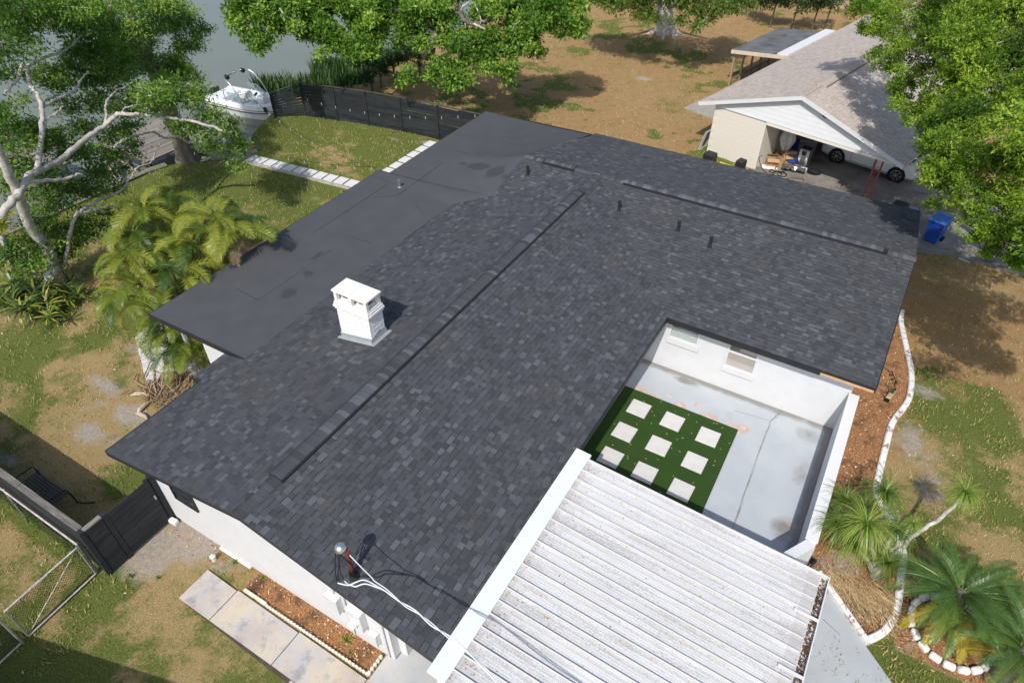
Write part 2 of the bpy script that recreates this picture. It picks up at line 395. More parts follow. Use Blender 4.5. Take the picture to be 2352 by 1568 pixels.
def water_mat():
    n = NT('murky_water')
    vec = n.n('Mapping', {'Vector': n.co, 'Scale': (1, 2.2, 1)}).outputs['Vector']
    nm = n.bump(n.noise(1.7, 4, .5, vec), .10, .05)
    c = n.mix(n.ramp(n.noise(.12, 3), [(.35, 0.0), (.65, 1.0)]), (.165, .178, .132), (.190, .20, .15))
    return n.done(n.pbr(c, .12, .5, 0, nm))
WZ = -.75
wb = MB(); wb.quad((-420, -420, WZ), (-24, -420, WZ), (-24, 420, WZ), (-420, 420, WZ))
tag(wb.build('water', water_mat()), 'grey green canal water', kind='structure')

# fine plant and leaf cover on the ground
ABC = np.array([[-1, 0], [1, 0], [1, 1], [-1, 1]])
def scatter(N, x0, x1, y0, y1, prob):
    P = np.stack([rng.uniform(x0, x1, N), rng.uniform(y0, y1, N)], -1)
    g, l, s_, mu = masks(P[:, 0], P[:, 1]); k = rng.random(N) < prob(g, l, s_, mu)
    P = P[k]; bx = np.interp(P[:, 1], BANK_Y, BANK_X); P = P[P[:, 0] > bx + .05]
    inside = np.zeros(len(P), bool)
    for a, b, c_, d in NO_PLANT: inside |= (P[:, 0] > a) & (P[:, 0] < b) & (P[:, 1] > c_) & (P[:, 1] < d)
    return P[~inside]
NO_PLANT = [(-13.2, -5.6, 4.4, 16.5), (-17, -13.2, 8.4, 26), (-13.2, 1.6, 16.4, 26.2), (-5.0, 1.7, 9.0, 16.5), (-12.0, 2.4, -5, 3.76), (-6, 2.2, 2, 10), (-27.6, -20.8, 19.85, 21.1), (-20.75, -20, 20.5, 26.5)]
def flecks(name, P, size, m, label, flat=True, tilt=.35):
    k = len(P); a = rng.uniform(0, 2*np.pi, k); L = size * rng.uniform(.5, 1.4, k); W = L * rng.uniform(.35, .6, k)
    ux = np.stack([np.cos(a), np.sin(a), rng.normal(0, tilt, k)], -1); uy = np.stack([-np.sin(a), np.cos(a), rng.normal(0, tilt, k)], -1)
    c = np.stack([P[:, 0], P[:, 1], ground_z(P[:, 0], P[:, 1]) + .018 + .25*L*tilt], -1)
    Vv = np.stack([c - ux*L[:, None]*.5, c + uy*W[:, None]*.5, c + ux*L[:, None]*.5, c - uy*W[:, None]*.5], 1).reshape(-1, 3)
    np_obj_ = np_obj(name, Vv, np.arange(4*k).reshape(k, 4), m, tint=rng.random(k), kind='stuff'); tag(np_obj_, label); return np_obj_
m_litter = mat_leaf('dry_leaf', [(0, (.20, .095, .04)), (.45, (.50, .28, .12)), (.8, (.62, .42, .22)), (1, (.70, .58, .42))], trans=.1, rough=.7, tcol=(.4, .25, .1))
flecks('leaf_litter', scatter(420000, -32, 12, -1, 60, lambda g, l, s_, mu: .02 + .26*l + .5*mu + .05*s_), .062, m_litter, 'fallen dry leaves and mulch chips on the soil')
def blades(name, P, h, wd, m, label):
    P = P[vnoise(P[:, 0], P[:, 1], 2.6, 41, 3) + rng.normal(0, .05, len(P)) > .47]
    k = len(P); a = rng.uniform(0, 2*np.pi, k); H = h * rng.uniform(.4, 1.3, k); lean = rng.uniform(.2, .9, k) * H
    dx, dy = np.cos(a), np.sin(a); z = ground_z(P[:, 0], P[:, 1])
    b0 = np.stack([P[:, 0] - dy*wd, P[:, 1] + dx*wd, z], -1); b1 = np.stack([P[:, 0] + dy*wd, P[:, 1] - dx*wd, z], -1)
    tip = np.stack([P[:, 0] + dx*lean, P[:, 1] + dy*lean, z + H], -1)
    Vv = np.stack([b0, b1, tip], 1).reshape(-1, 3)
    return tag(np_obj(name, Vv, np.arange(3*k).reshape(k, 3), m, tint=rng.random(k), kind='stuff'), label)
m_grass = mat_leaf('grass_blade', [(0, (.11, .17, .034)), (.45, (.22, .275, .065)), (.75, (.42, .37, .14)), (1, (.58, .45, .22))], trans=.25, rough=.7)
m_dry = mat_leaf('dry_grass_blade', [(0, (.34, .26, .10)), (.5, (.54, .42, .21)), (1, (.68, .55, .33))], trans=.2, rough=.8, tcol=(.4, .35, .15))
blades('grass', scatter(800000, -32, 11, -1, 58, lambda g, l, s_, mu: g**1.6 * (1-s_) * .75 * (1-.6*l)), .11, .014, m_grass, 'short green grass and weeds in the lawn')
blades('dry_grass', scatter(480000, -32, 11, -1, 58, lambda g, l, s_, mu: (1-g) * (1-l) * (1-s_) * .7), .075, .012, m_dry, 'straw coloured dormant grass in the lawn')
# ------------------------------------------------------------------ slabs, paths, beds (setting)
def slab(name, poly, z0, z1, m, label, kind='structure'):
    b = MB(); b.prism(poly, z0, z1); return tag(b.build(name, m), label, kind=kind)
def concrete_paint():
    n = NT('worn_blue_grey_concrete_paint')
    c = n.mix(n.ramp(n.noise(1.1, 6), [(.35, 0.0), (.65, 1.0)]), (.42, .455, .485), (.475, .505, .53))
    c = n.mix(n.ramp(n.noise(.8, 8, .7), [(.60, 0.0), (.75, .8)]), c, (.34, .34, .33))
    a = n.attr('wear')
    sep = n.n('SeparateColor', {'Color': a.outputs['Color']})
    nz = n.noise(2.6, 8, .68); nz2 = n.noise(5.5, 6, .7)
    rf = n.ramp(n.math('MULTIPLY', sep.outputs[0], nz), [(.33, 0.0), (.46, .9)])
    c = n.mix(rf, c, (.55, .36, .30))
    c = n.mix(n.ramp(n.math('MULTIPLY', sep.outputs[0], nz2), [(.44, 0.0), (.52, .9)]), c, (.60, .52, .45))
    c = n.mix(n.ramp(n.math('MULTIPLY', sep.outputs[1], n.math('ADD', nz, .2)), [(.24, 0.0), (.56, .8)]), c, (.20, .185, .165))
    return n.done(n.pbr(c, .55, .35, 0, n.bump(n.noise(40, 5), .15, .005)))
MCP = concrete_paint()
xs, ys = np.linspace(-5, 1.36, 128), np.linspace(4, 16.43, 250)
X_, Y_ = np.meshgrid(xs, ys, indexing='ij'); nx, ny = X_.shape; I = np.arange(nx*ny).reshape(nx, ny)
Vs = np.stack([X_, Y_, 0*X_ + .05], -1).reshape(-1, 3); Fs = np.stack([I[:-1,:-1], I[1:,:-1], I[1:,1:], I[:-1,1:]], -1).reshape(-1, 4)
me = np_mesh('courtyard_slab', Vs, Fs, MCP)
red = np.zeros_like(X_)
for cx_, cy_, r_ in ((-4.2, 15.05, .45), (-3.75, 14.9, .45), (-2.9, 15.0, .35), (-2.0, 14.95, .5), (-1.2, 14.9, .6), (-3.3, 15.2, .3), (-.9, 15.1, .35), (-2.4, 15.3, .25), (1.0, 12.4, .3)):
    red = np.maximum(red, np.exp(-(((X_-cx_)/r_)**2 + ((Y_-cy_)/(r_*.75))**2)))
dirt = np.maximum.reduce([np.exp(-((16.4-Y_)/.26)**2) * .9 * sstep(.36, .62, vnoise(X_, Y_, .7, 21) + .12), np.exp(-((1.3-X_)/.22)**2) * .9, np.exp(-(((X_-.95)/.45)**2 + ((Y_-12.2)/.5)**2)) * .8, np.exp(-(((X_+3.1)/.5)**2 + ((Y_-16.15)/.18)**2)),
                          np.exp(-(((X_-1.0)/.5)**2 + ((Y_-14.2)/.7)**2)) * .6, np.exp(-(((X_-.8)/.6)**2 + ((Y_-15.8)/.4)**2)) * .6])
for c0, c1 in (((-.13, 16.43), (-.32, 15.79)), ((-.32, 15.79), (-.31, 15.08)), ((-.31, 15.08), (-.10, 9.5))):
    px, py = c1[0]-c0[0], c1[1]-c0[1]; L2 = px*px+py*py; t_ = np.clip(((X_-c0[0])*px+(Y_-c0[1])*py)/L2, 0, 1)
    dd = np.hypot(X_-c0[0]-t_*px + .03*(vnoise(X_, Y_, 2, 5)-.5), Y_-c0[1]-t_*py); dirt = np.maximum(dirt, .8*np.exp(-(dd/.035)**2))
ca = me.color_attributes.new('wear', 'FLOAT_COLOR', 'POINT')
ca.data.foreach_set('color', np.stack([red.ravel(), dirt.ravel(), 0*dirt.ravel(), 1+0*dirt.ravel()], -1).astype(np.float32).ravel())
cs = bpy.data.objects.new('courtyard_slab', me); col.objects.link(cs); tag(cs, 'pale blue grey painted concrete courtyard floor with rusty worn patches', kind='structure')
crk = MB()
for L in (((-.13, 16.43), (-.20, 16.2), (-.18, 16.05), (-.32, 15.79)), ((-.32, 15.79), (-.30, 15.5), (-.34, 15.3), (-.31, 15.08)), ((-.31, 15.08), (-.27, 13.5), (-.22, 12.2), (-.17, 11.0), (-.12, 9.2)),
          ((-1.4, 15.66), (-.9, 15.72), (-.32, 15.79))):
    for p, q in zip(L[:-1], L[1:]): crk.bar((*p, .0545), (*q, .0545), .007, .003)
crk.build('crack', mat('crack_line', (.16, .155, .15)), cs)

def turf_mat():
    n = NT('artificial_turf')
    c = n.mix(n.ramp(n.noise(150, 3, .8), [(.3, 0.0), (.7, 1.0)]), (.012, .036, .008), (.068, .125, .026))
    c = n.mix(n.ramp(n.noise(1.2, 3), [(.35, 0.0), (.65, .5)]), c, (.026, .066, .014))
    return n.done(n.pbr(c, .8, .15, 0, n.bump(n.noise(160, 3), .8, .02)))
turf = slab('artificial_turf', [(-4.72, 11.35), (-1.02, 11.35), (-1.05, 14.93), (-4.72, 14.93)], .052, .075, turf_mat(), 'dark green artificial turf rug in the courtyard')
m_paver = mat('pale_paver', (.66, .645, .625), (.61, .595, .575), 4, grain=.05, gscale=150, c3=(.50, .48, .46), scale3=1.1, lo3=.60, hi3=.85, rough=.85, bump=.2, bscale=120, bdist=.003, tint=(.94, 1.04))
pv = MB(); pv.box(-.3, .3, -.3, .3, 0, .045, bev=.012); pvm = pv.mesh('paver', m_paver)
rc = lambda a, b: at(784.4 + a*.3336, 523.1 + b*.3336, .11)
PV = [(-3.92, 14.2), (-2.85, 14.22), (-1.73, 14.18), (-3.92, 13.10), (-2.86, 13.12), (-1.76, 13.07), (-3.88, 12.02), (-2.83, 12.0), (-1.76, 11.96)]
for i, (x, y) in enumerate(PV):
    inst('paver', pvm, turf, (x, y, .075), (0, 0, rnd.uniform(-.025, .025)))
bl = MB()
for i in range(60):
    x, y = rnd.uniform(-4.4, -1.1), rnd.uniform(11.4, 14.9); a = rnd.uniform(0, 3)
    bl.obox((x, y, .085), (.05, .022, .004), (rnd.uniform(-.3, .3), 0, a))
bl.build('fallen_leaf', mat('tan_leaf', (.42, .30, .16)), turf, kind='stuff')

# white stepping path through the back lawn
m_stepgreen = mat('dark_green_joint', (.02, .05, .015), (.05, .09, .025), 30, rough=.9)
path = slab('stepping_path', [(-27.45, 19.92), (-20.75, 20.50), (-20.75, 21.12), (-27.5, 20.52)], -.05, .03, m_stepgreen, 'white stepping stone path across the back lawn')
m_step = mat('white_step_stone', (.72, .71, .69), (.64, .63, .61), 3, c3=(.46, .45, .43), scale3=1.5, lo3=.6, hi3=.85, rough=.8, tint=(.9, 1.05))
sp = MB(); sp.box(-.26, .26, -.29, .29, 0, .06, bev=.01); spm = sp.mesh('stepping_stone', m_step)
for i in range(11):
    x = -27.15 + .605 * i; inst('stepping_stone', spm, path, (x, 20.24 + (x + 27.15) * .092, .02), (0, 0, .09 + rnd.uniform(-.015, .015)))
kb = MB(); kb.bar((-27.3, 19.82, .02), (-20.85, 20.40, .02), .17, .10); kb.build('path_edging', mat('dusty_concrete_edge', (.50, .46, .41), (.40, .36, .31), 4, rough=.9, bump=.4), path)
path2 = slab('stepping_path', [(-20.76, 20.9), (-20.1, 20.9), (-20.1, 26.5), (-20.76, 26.5)], -.05, .03, m_stepgreen, 'white stepping stone path along the flat roof edge')
for i in range(8): inst('stepping_stone', spm, path2, (-20.40, 26.12 - .70*i, .02), (0, 0, math.pi/2 + rnd.uniform(-.015, .015)), (1.08, 1.0, 1.0))

# front walk of stained concrete with joints
def stained():
    n = NT('stained_concrete')
    c = n.mix(n.ramp(n.noise(.9, 6, .6), [(.38, 0.0), (.62, 1.0)]), (.50, .455, .42), (.41, .41, .42))
    c = n.mix(n.ramp(n.noise(1.3, 8, .7, dist=.4), [(.44, 0.0), (.60, .9)]), c, (.55, .48, .37))
    c = n.mix(n.ramp(n.noise(.7, 7, .65), [(.46, 0.0), (.64, .75)]), c, (.40, .285, .24))
    c = n.mix(n.ramp(n.noise(2.4, 7, .7), [(.54, 0.0), (.66, .8)]), c, (.25, .26, .28))
    return n.done(n.pbr(c, .7, .3, 0, n.bump(n.noise(60, 5), .2, .004)))
MST = stained()
walk = slab('front_walk', [(-10.97, 2.88), (-5.5, 2.74), (-3.6, 2.74), (-3.6, 3.66), (-10.99, 3.76)], -.02, .012, M['darkwood'], 'stained concrete front walk in square slabs')
ws = [-10.97, -9.90, -7.90, -5.88, -3.6]
for a, b in zip(ws[:-1], ws[1:]):
    p = MB(); p.prism([(a+.012, 2.885), (b-.012, 2.885), (b-.012, 3.72), (a+.012, 3.745)], .0, .06); p.build('concrete_slab', MST, walk)
p = MB(); p.prism([(-10.5, 1.2), (-3.6, 1.2), (-3.6, 2.87), (-7.25, 2.87), (-7.9, 2.7)], .0, .05)
p = MB(); p.prism([(-7.3, 1.0), (-3.6, 1.0), (-3.6, 2.87), (-7.3, 2.87)], .0, .055); p.build('concrete_slab', MST, walk)
porch = slab('porch_slab', [(-5.84, 3.73), (-3.6, 3.68), (-3.6, 9.3), (-5.02, 9.3), (-5.6, 4.4), (-5.84, 4.35)], -.02, .075, mat('porch_concrete', (.43, .45, .47), (.52, .51, .49), 2.5, c3=(.60, .56, .48), scale3=1.6, lo3=.6, hi3=.72, rough=.6), 'blue grey concrete porch floor beside the front door')

# driveway under the metal roof and white curb
drive = slab('driveway', [(1.36, 11.5), (2.05, 11.22), (3.35, 10.02), (4.6, 8.9), (10, 3.5), (10, -6), (-3.6, -6), (-3.6, 9.3), (1.36, 9.3)], -.02, .04, mat('pale_grey_concrete', (.43, .45, .47), (.39, .41, .425), 1.5, c3=(.36, .36, .36), scale3=.8, lo3=.62, hi3=.8, rough=.65, bump=.15, bscale=50, bdist=.004), 'pale grey concrete driveway beside the metal carport roof')
dj = MB(); dj.bar((1.9, 8.6, .042), (4.4, 7.2, .042), .012, .004); dj.build('driveway_joint', M['darkwood'], drive)
m_curb = mat('chipped_white_curb_paint', (.78, .775, .76), (.70, .69, .67), 3, c3=(.33, .22, .17), scale3=5.5, lo3=.54, hi3=.62, rough=.75, bump=.3, bscale=25, bdist=.01)
t = thing('drive_curb', 'straight white block curb between mulch bed and driveway', 'curb', (2.7, 10.65, 0))
for i in range(6):
    a = Vector((1.98, 11.36, .06)).lerp(Vector((3.32, 10.14, .06)), (i+.02)/6); b = Vector((1.98, 11.36, .06)).lerp(Vector((3.32, 10.14, .06)), (i+.98)/6)
    k = MB(); k.bar(a, b, .13, .14); k.build('curb_block', m_curb, t)
# winding white curb
def smooth_path(P, per=6):
    out = []
    for i in range(len(P)-1):
        p0, p1, p2, p3 = P[max(i-1, 0)], P[i], P[i+1], P[min(i+2, len(P)-1)]
        for k in range(per):
            u = k/per
            out.append(tuple(.5*((2*p1[j]) + (-p0[j]+p2[j])*u + (2*p0[j]-5*p1[j]+4*p2[j]-p3[j])*u*u + (-p0[j]+3*p1[j]-3*p2[j]+p3[j])*u**3) for j in range(len(p1))))
    out.append(tuple(P[-1])); return out
def curb_strip(b, pts, wd, h, t=.5):
    n = len(pts); base = len(b.v)
    for i, p in enumerate(pts):
        q0, q1 = pts[max(i-1, 0)], pts[min(i+1, n-1)]; dx, dy = q1[0]-q0[0], q1[1]-q0[1]; L = math.hypot(dx, dy); nx_, ny_ = -dy/L, dx/L
        for s_, z in ((-wd/2, -.05), (-wd/2, h-.03), (-wd/2+.03, h), (wd/2-.03, h), (wd/2, h-.03), (wd/2, -.05)): b.v.append((p[0]+nx_*s_, p[1]+ny_*s_, z))
    for i in range(n-1):
        for j in range(5): b.f.append([base+i*6+j, base+i*6+j+1, base+(i+1)*6+j+1, base+(i+1)*6+j]); b.t.append(t)
    b.f.append([base+j for j in range(5, -1, -1)]); b.t.append(t); b.f.append([base+(n-1)*6+j for j in range(6)]); b.t.append(t)
t = thing('garden_curb', 'winding chipped white concrete curb around the mulch bed', 'curb', (3, 16, 0))
sm = smooth_path(EDG, 5); cuts = [0, 9, 16, 24, 33, 41, 50, 58, 64, len(sm)-1]
for a, b in zip(cuts[:-1], cuts[1:]):
    if b <= a: continue
    k = MB(); curb_strip(k, sm[a:b+1], .175, .10); k.build('curb_section', m_curb, t)
# ring of white stones round the date palm
t = thing('stone_ring', 'ring of white painted stones around the date palm', 'edging', (4.95, 11.45, 0))
m_ws = mat('white_painted_stone', (.80, .79, .77), (.70, .68, .66), 5, rough=.8, bump=.4, bscale=12, bdist=.02)
for i in range(19):
    a = 2*math.pi*i/19 + .1; st = MB(); c = (4.95 + .86*math.cos(a), 11.40 + .88*math.sin(a), .055)
    st.obox(c, (.15, .245, .15), (rnd.uniform(-.08, .08), rnd.uniform(-.08, .08), a + rnd.uniform(-.1, .1)))
    o = st.build('stone', m_ws, t)
    bv = o.modifiers.new('bevel', 'BEVEL'); bv.width = .04; bv.segments = 2
# mulch bed edging by the front wall
m_scal = mat('scalloped_edging', (.72, .68, .60), (.62, .57, .48), 6, rough=.85, bump=.2)
t = thing('bed_edging', 'cream scalloped edging around the bare bed by the front wall', 'edging', (-7.8, 3.85, 0))
sc = MB(); sc.lathe((0, 0, 0), [(.052, 0), (.052, .075), (.040, .095), (.015, .10)], 8); scm = sc.mesh('edging_stone', m_scal)
x = -9.0
while x < -5.95: inst('edging_stone', scm, t, (x, 3.82, .0), None, (1, .6, 1)); x += .098
y = 3.86
while y < 4.33: inst('edging_stone', scm, t, (-5.93, y, .0), None, (.9, 1.0, 1.15)); y += .098
k = MB(); k.box(-9.78, -9.05, 3.80, 3.87, 0, .08); k.build('edging_bar', m_scal, t)
# patch of pebbles by the palms
peb_m = mat_ramp('white_pebble', [(0, (.36, .33, .29)), (.5, (.60, .575, .545)), (1, (.72, .71, .69))], grain=.1, rough=.7, bump=0)
poly = [(-20.4, 9.4), (-20.2, 8.5), (-17.75, 7.15), (-16.6, 7.1), (-14.2, 7.4), (-13.4, 7.0), (-13.3, 8.3), (-15.8, 8.3), (-17.0, 9.2), (-18.5, 9.6)]
bed = slab('pebble_bed', poly, -.03, .03, mat('pebble_base', (.36, .30, .25), (.50, .47, .44), 30, rough=.9), 'white pebble bed under the palms')
def in_poly(x, y, P):
    c = np.zeros(np.shape(x), bool); j = len(P)-1
    for i in range(len(P)):
        xi, yi, xj, yj = *P[i], *P[j]
        c ^= ((yi > y) != (yj > y)) & (x < (xj-xi)*(y-yi)/(yj-yi+1e-12)+xi); j = i
    return c
PX, PY = rng.uniform(-20.5, -13.2, 26000), rng.uniform(6.9, 9.7, 26000); k_ = in_poly(PX, PY, poly); PX, PY = PX[k_], PY[k_]; n_ = len(PX)
r_ = rng.uniform(.02, .045, n_); oct_ = np.array([[1,0,0],[0,1,0],[-1,0,0],[0,-1,0],[.3,.2,.8]])
sc_ = np.stack([r_*rng.uniform(.7, 1.3, n_), r_*rng.uniform(.7, 1.3, n_), r_], -1)
Vp = (oct_[None] * sc_[:, None, :] + np.stack([PX, PY, 0*PX+.03], -1)[:, None, :]).reshape(-1, 3)
Fp = (np.arange(n_)[:, None, None]*5 + np.array([[0,1,4],[1,2,4],[2,3,4],[3,0,4]])[None]).reshape(-1, 3)
tag(np_obj('pebbles', Vp, Fp, peb_m, bed, np.repeat(rng.random(n_), 4), kind='stuff'))
# brick patio peeking through the palms
br = slab('brick_patio', [(-21.4, 13.6), (-17.3, 12.2), (-17.3, 17.2), (-20.4, 17.0)], -.02, .035, mat('red_brick_paving', (.36, .19, .13), (.28, .15, .105), 4, rough=.9), 'red brick patio behind the areca palms')
b_ = MB(); b_.box(-.105, .105, -.05, .05, 0, .03, bev=.006); bm_ = b_.mesh('brick', mat('paving_brick', (.40, .20, .135), (.30, .155, .11), 6, rough=.9, tint=(.8, 1.2)))
for i in range(11):
    for j in range(14):
        x, y = -20.2 + .225*i + (.11 if j % 2 else 0), 13.9 + .115*j
        inst('brick', bm_, br, (x, y, .03), (0, 0, rnd.uniform(-.02, .02)))
# ------------------------------------------------------------------ main house
XR, ZR, EZ, SM, SW_, YR = -9.0, 3.42, 2.40, .2061, .1889, 21.35
XE, XL, XL2, YG, YF, YB, XG = -4.05, -13.95, -14.31, 4.05, 15.95, 26.70, 1.85
zmr = lambda x: ZR - SM*(x - XR)
zml = lambda x: ZR - SM*(XR - x)
zwn = lambda y: ZR - SW_*(YR - y)
zwf = lambda y: ZR - SW_*(y - YR)
house = thing('house', 'white stucco house with charcoal shingle roof, wide grey flat roof and white chimney', 'house', (-6, 14, 0))

def build_walls(name, segs, m, parent, th=.2):
    b = MB()
    for (x0, y0, x1, y1, z0, z1) in segs: b.box(x0, x1, y0, y1, z0, z1)
    return b.build(name, m, parent)
# gable wall as a prism under the rake
def gable_wall(b, x0, x1, y0, y1, z0, ztop):
    """ztop(x) piecewise linear; extruded along y"""
    xs_ = sorted(set([x0, x1] + ([XR] if x0 < XR < x1 else [])))
    n = len(xs_); vv = []
    for y in (y0, y1): vv += [(x, y, z0) for x in xs_] + [(x, y, ztop(x)) for x in xs_]
    f = [tuple(range(n)) + tuple(range(2*n-1, n-1, -1)), tuple(range(3*n-1, 2*n-1, -1)) + tuple(range(3*n, 4*n))]
    for i in range(n-1): f += [(n+i, n+i+1, 3*n+i+1, 3*n+i), (i, 2*n+i, 2*n+i+1, i+1)]
    f += [(0, n, 3*n, 2*n), (n-1, 3*n-1, 4*n-1, 2*n-1)]
    b.add(vv, f)
b = MB()
zt = lambda x: (zmr(x) if x > XR else zml(x)) - .16
gable_wall(b, -13.18, -5.62, 4.38, 4.58, -.1, zt)
b.build('wall', M['stucco'], house)
for seg in [(-13.2, -13.0, 4.58, 8.36, -.1, 2.32), (-5.22, -5.02, 9.0, 16.43, -.1, 2.32), (-5.02, 1.40, 16.43, 16.63, -.1, 2.32),
            (1.2, 1.4, 16.63, 26.2, -.1, 2.32), (-11.6, 1.2, 26.0, 26.2, -.1, 2.30), (-15.85, -13.2, 8.36, 8.5, -.1, 2.30), (-5.62, -5.42, 4.58, 9.0, -.1, 2.32), (-5.42, -5.02, 8.8, 9.0, -.1, 2.32),
            (-13.2, -13.0, 8.5, 26.0, -.1, 2.25)]:
    b = MB(); b.box(*seg); b.build('wall', M['stucco'], house)
gb = MB()   # right gable end of the wing
gb.add([(1.22, 16.7, 2.32), (1.22, 26.0, 2.32), (1.22, YR, 3.24), (1.4, 16.7, 2.32), (1.4, 26.0, 2.32), (1.4, YR, 3.24)], [(0,1,2), (5,4,3), (0,3,4,1), (1,4,5,2), (2,5,3,0)])
gb.build('gable', M['stucco'], house)
# porch wall of white painted slump brick
t_ = MB(); rb = MB(); rb.box(-.095, .095, 0, .03, -.034, .034, bev=.0); rbm = rb.mesh('brick', M['white'])
for k in range(28):
    for j in range(8):
        y = 4.70 + .21*j + (.1 if k % 2 else 0)
        o = inst('brick', rbm, house, (-5.62, y, .14 + .078*k), (0, 0, -math.pi/2 + rnd.uniform(-.04, .04)))

# roof decking planes (thin solid)
def plane_solid(b, pts, th=.06):
    n = len(pts); vv = [tuple(p) for p in pts] + [(p[0], p[1], p[2]-th) for p in pts]
    b.add(vv, [tuple(range(n)), tuple(range(2*n-1, n-1, -1))] + [(i, n+i, n+(i+1) % n, (i+1) % n) for i in range(n)], .35)
VL = (-12.12, 18.95)                                        # where the left valley meets the membrane
JP = [(-13.46, 8.06), (-13.40, 15.2), (-13.30, 18.0), VL, (-12.09, YR), (-11.70, 25.1), (-11.50, YB)]
yv = lambda x: YR - (SM/SW_)*(x - XR)
vyl = lambda x: YR + (x - XR) * (YR - VL[1]) / (XR - VL[0])   # left valley line
left_poly = [(XL, YG), (XR, YG), (XR, YR), (VL[0], VL[1]), (-13.30, 18.0), (-13.40, 15.2), (-13.46, 8.06), (-14.31, 8.06), (XL2, 6.93), (XL, 6.93)]
right_poly = [(XR, YG), (XE, YG), (XE, YF), (XR, YR)]
wn_poly = [(-12.09, YR), (VL[0], VL[1]), (XR, YR-.001), (XE, YF), (XG, YF), (XG, YR)]
wf_poly = [(-12.09, YR), (XG, YR), (1.78, YB), (-11.50, YB), (-11.70, 25.1)]
zl_ = lambda x, y: zml(x)
def zn_(x, y): return zwn(y)
rf = MB()
plane_solid(rf, [(x, y, zml(x)) for x, y in left_poly[::-1]][::-1])
plane_solid(rf, [(x, y, zmr(x)) for x, y in right_poly])
plane_solid(rf, [(x, y, zwn(y)) for x, y in [(XR, YR), (XE, YF), (XG, YF), (XG, YR)]])
SWL = (ZR - zml(VL[0])) / (YR - VL[1]); zwl = lambda y: ZR - SWL*(YR - y)
plane_solid(rf, [(x, y, zwl(y)) for x, y in [(XR, YR), (-12.09, YR), VL]])
plane_solid(rf, [(x, y, zwf(y)) for x, y in wf_poly[::-1]][::-1])
rf_mat = mat('charcoal_roof_base', (.045, .047, .053), (.06, .063, .07), 20, rough=.9)
roof = rf.build('roof', rf_mat, house)

# shingles ---------------------------------------------------------
def scan_interval(poly, yv_):
    xs_ = []
    for i in range(len(poly)):
        (x0, y0), (x1, y1) = poly[i], poly[(i+1) % len(poly)]
        if (y0 > yv_) != (y1 > yv_): xs_.append(x0 + (x1-x0)*(yv_-y0)/(y1-y0))
    xs_.sort(); return list(zip(xs_[::2], xs_[1::2]))
WQ = [.09, .12, .15, .19, .24]
def shingle_cells(poly, o, ud, vd, expo, seed, widths=WQ, light=.18):
    """poly in (u, v): u along the eave, v up the slope"""
    r = random.Random(seed); cells = []
    v0, v1 = min(p[1] for p in poly), max(p[1] for p in poly)
    k = 0; v = v0
    while v < v1 - .02:
        for a, b_ in scan_interval(poly, min(v + expo*.5, v1 - .01)):
            u = a; raised = r.random() < .5
            while u < b_ - .01:
                wd = r.choice(widths); full = True
                if u + wd > b_ - .03: wd = b_ - u; full = False
                q = r.random()
                tn = r.choice((.42, .5, .58)) if q < .60 else (r.choice((.68, .76, .88)) if q > 1 - light else r.choice((.26, .34)))
                cells.append((u, v, wd, raised, tn, full)); raised = (not raised) if r.random() < .85 else raised; u += wd
        v += expo; k += 1
    return cells
def cell_geo(wd, raised, tn, expo, g=.004):
    h = .014 if raised else .007; L = expo * 1.32; hb = .0025
    h0, h1 = h, hb
    zz = lambda y: h0 + (h1-h0)*y/L
    x0, x1 = g*.5, wd - g*.5
    if raised:
        vv = [(x0,0,zz(0)), (x1,0,zz(0)), (x1,L,zz(L)), (x0,L,zz(L)), (x0,0,0), (x1,0,0), (x0,L,0), (x1,L,0)]
        return vv, [(0,1,2,3), (4,5,1,0), (4,0,3,6), (5,7,2,1)], [tn, .15, max(tn-.15, 0), max(tn-.15, 0)]
    m_ = expo * .84
    vv = [(x0,0,zz(0)), (x1,0,zz(0)), (x1,m_,zz(m_)), (x0,m_,zz(m_)), (x1,L,zz(L)), (x0,L,zz(L)), (x0,0,0), (x1,0,0)]
    return vv, [(0,1,2,3), (3,2,4,5), (6,7,1,0)], [tn, .14, .15]
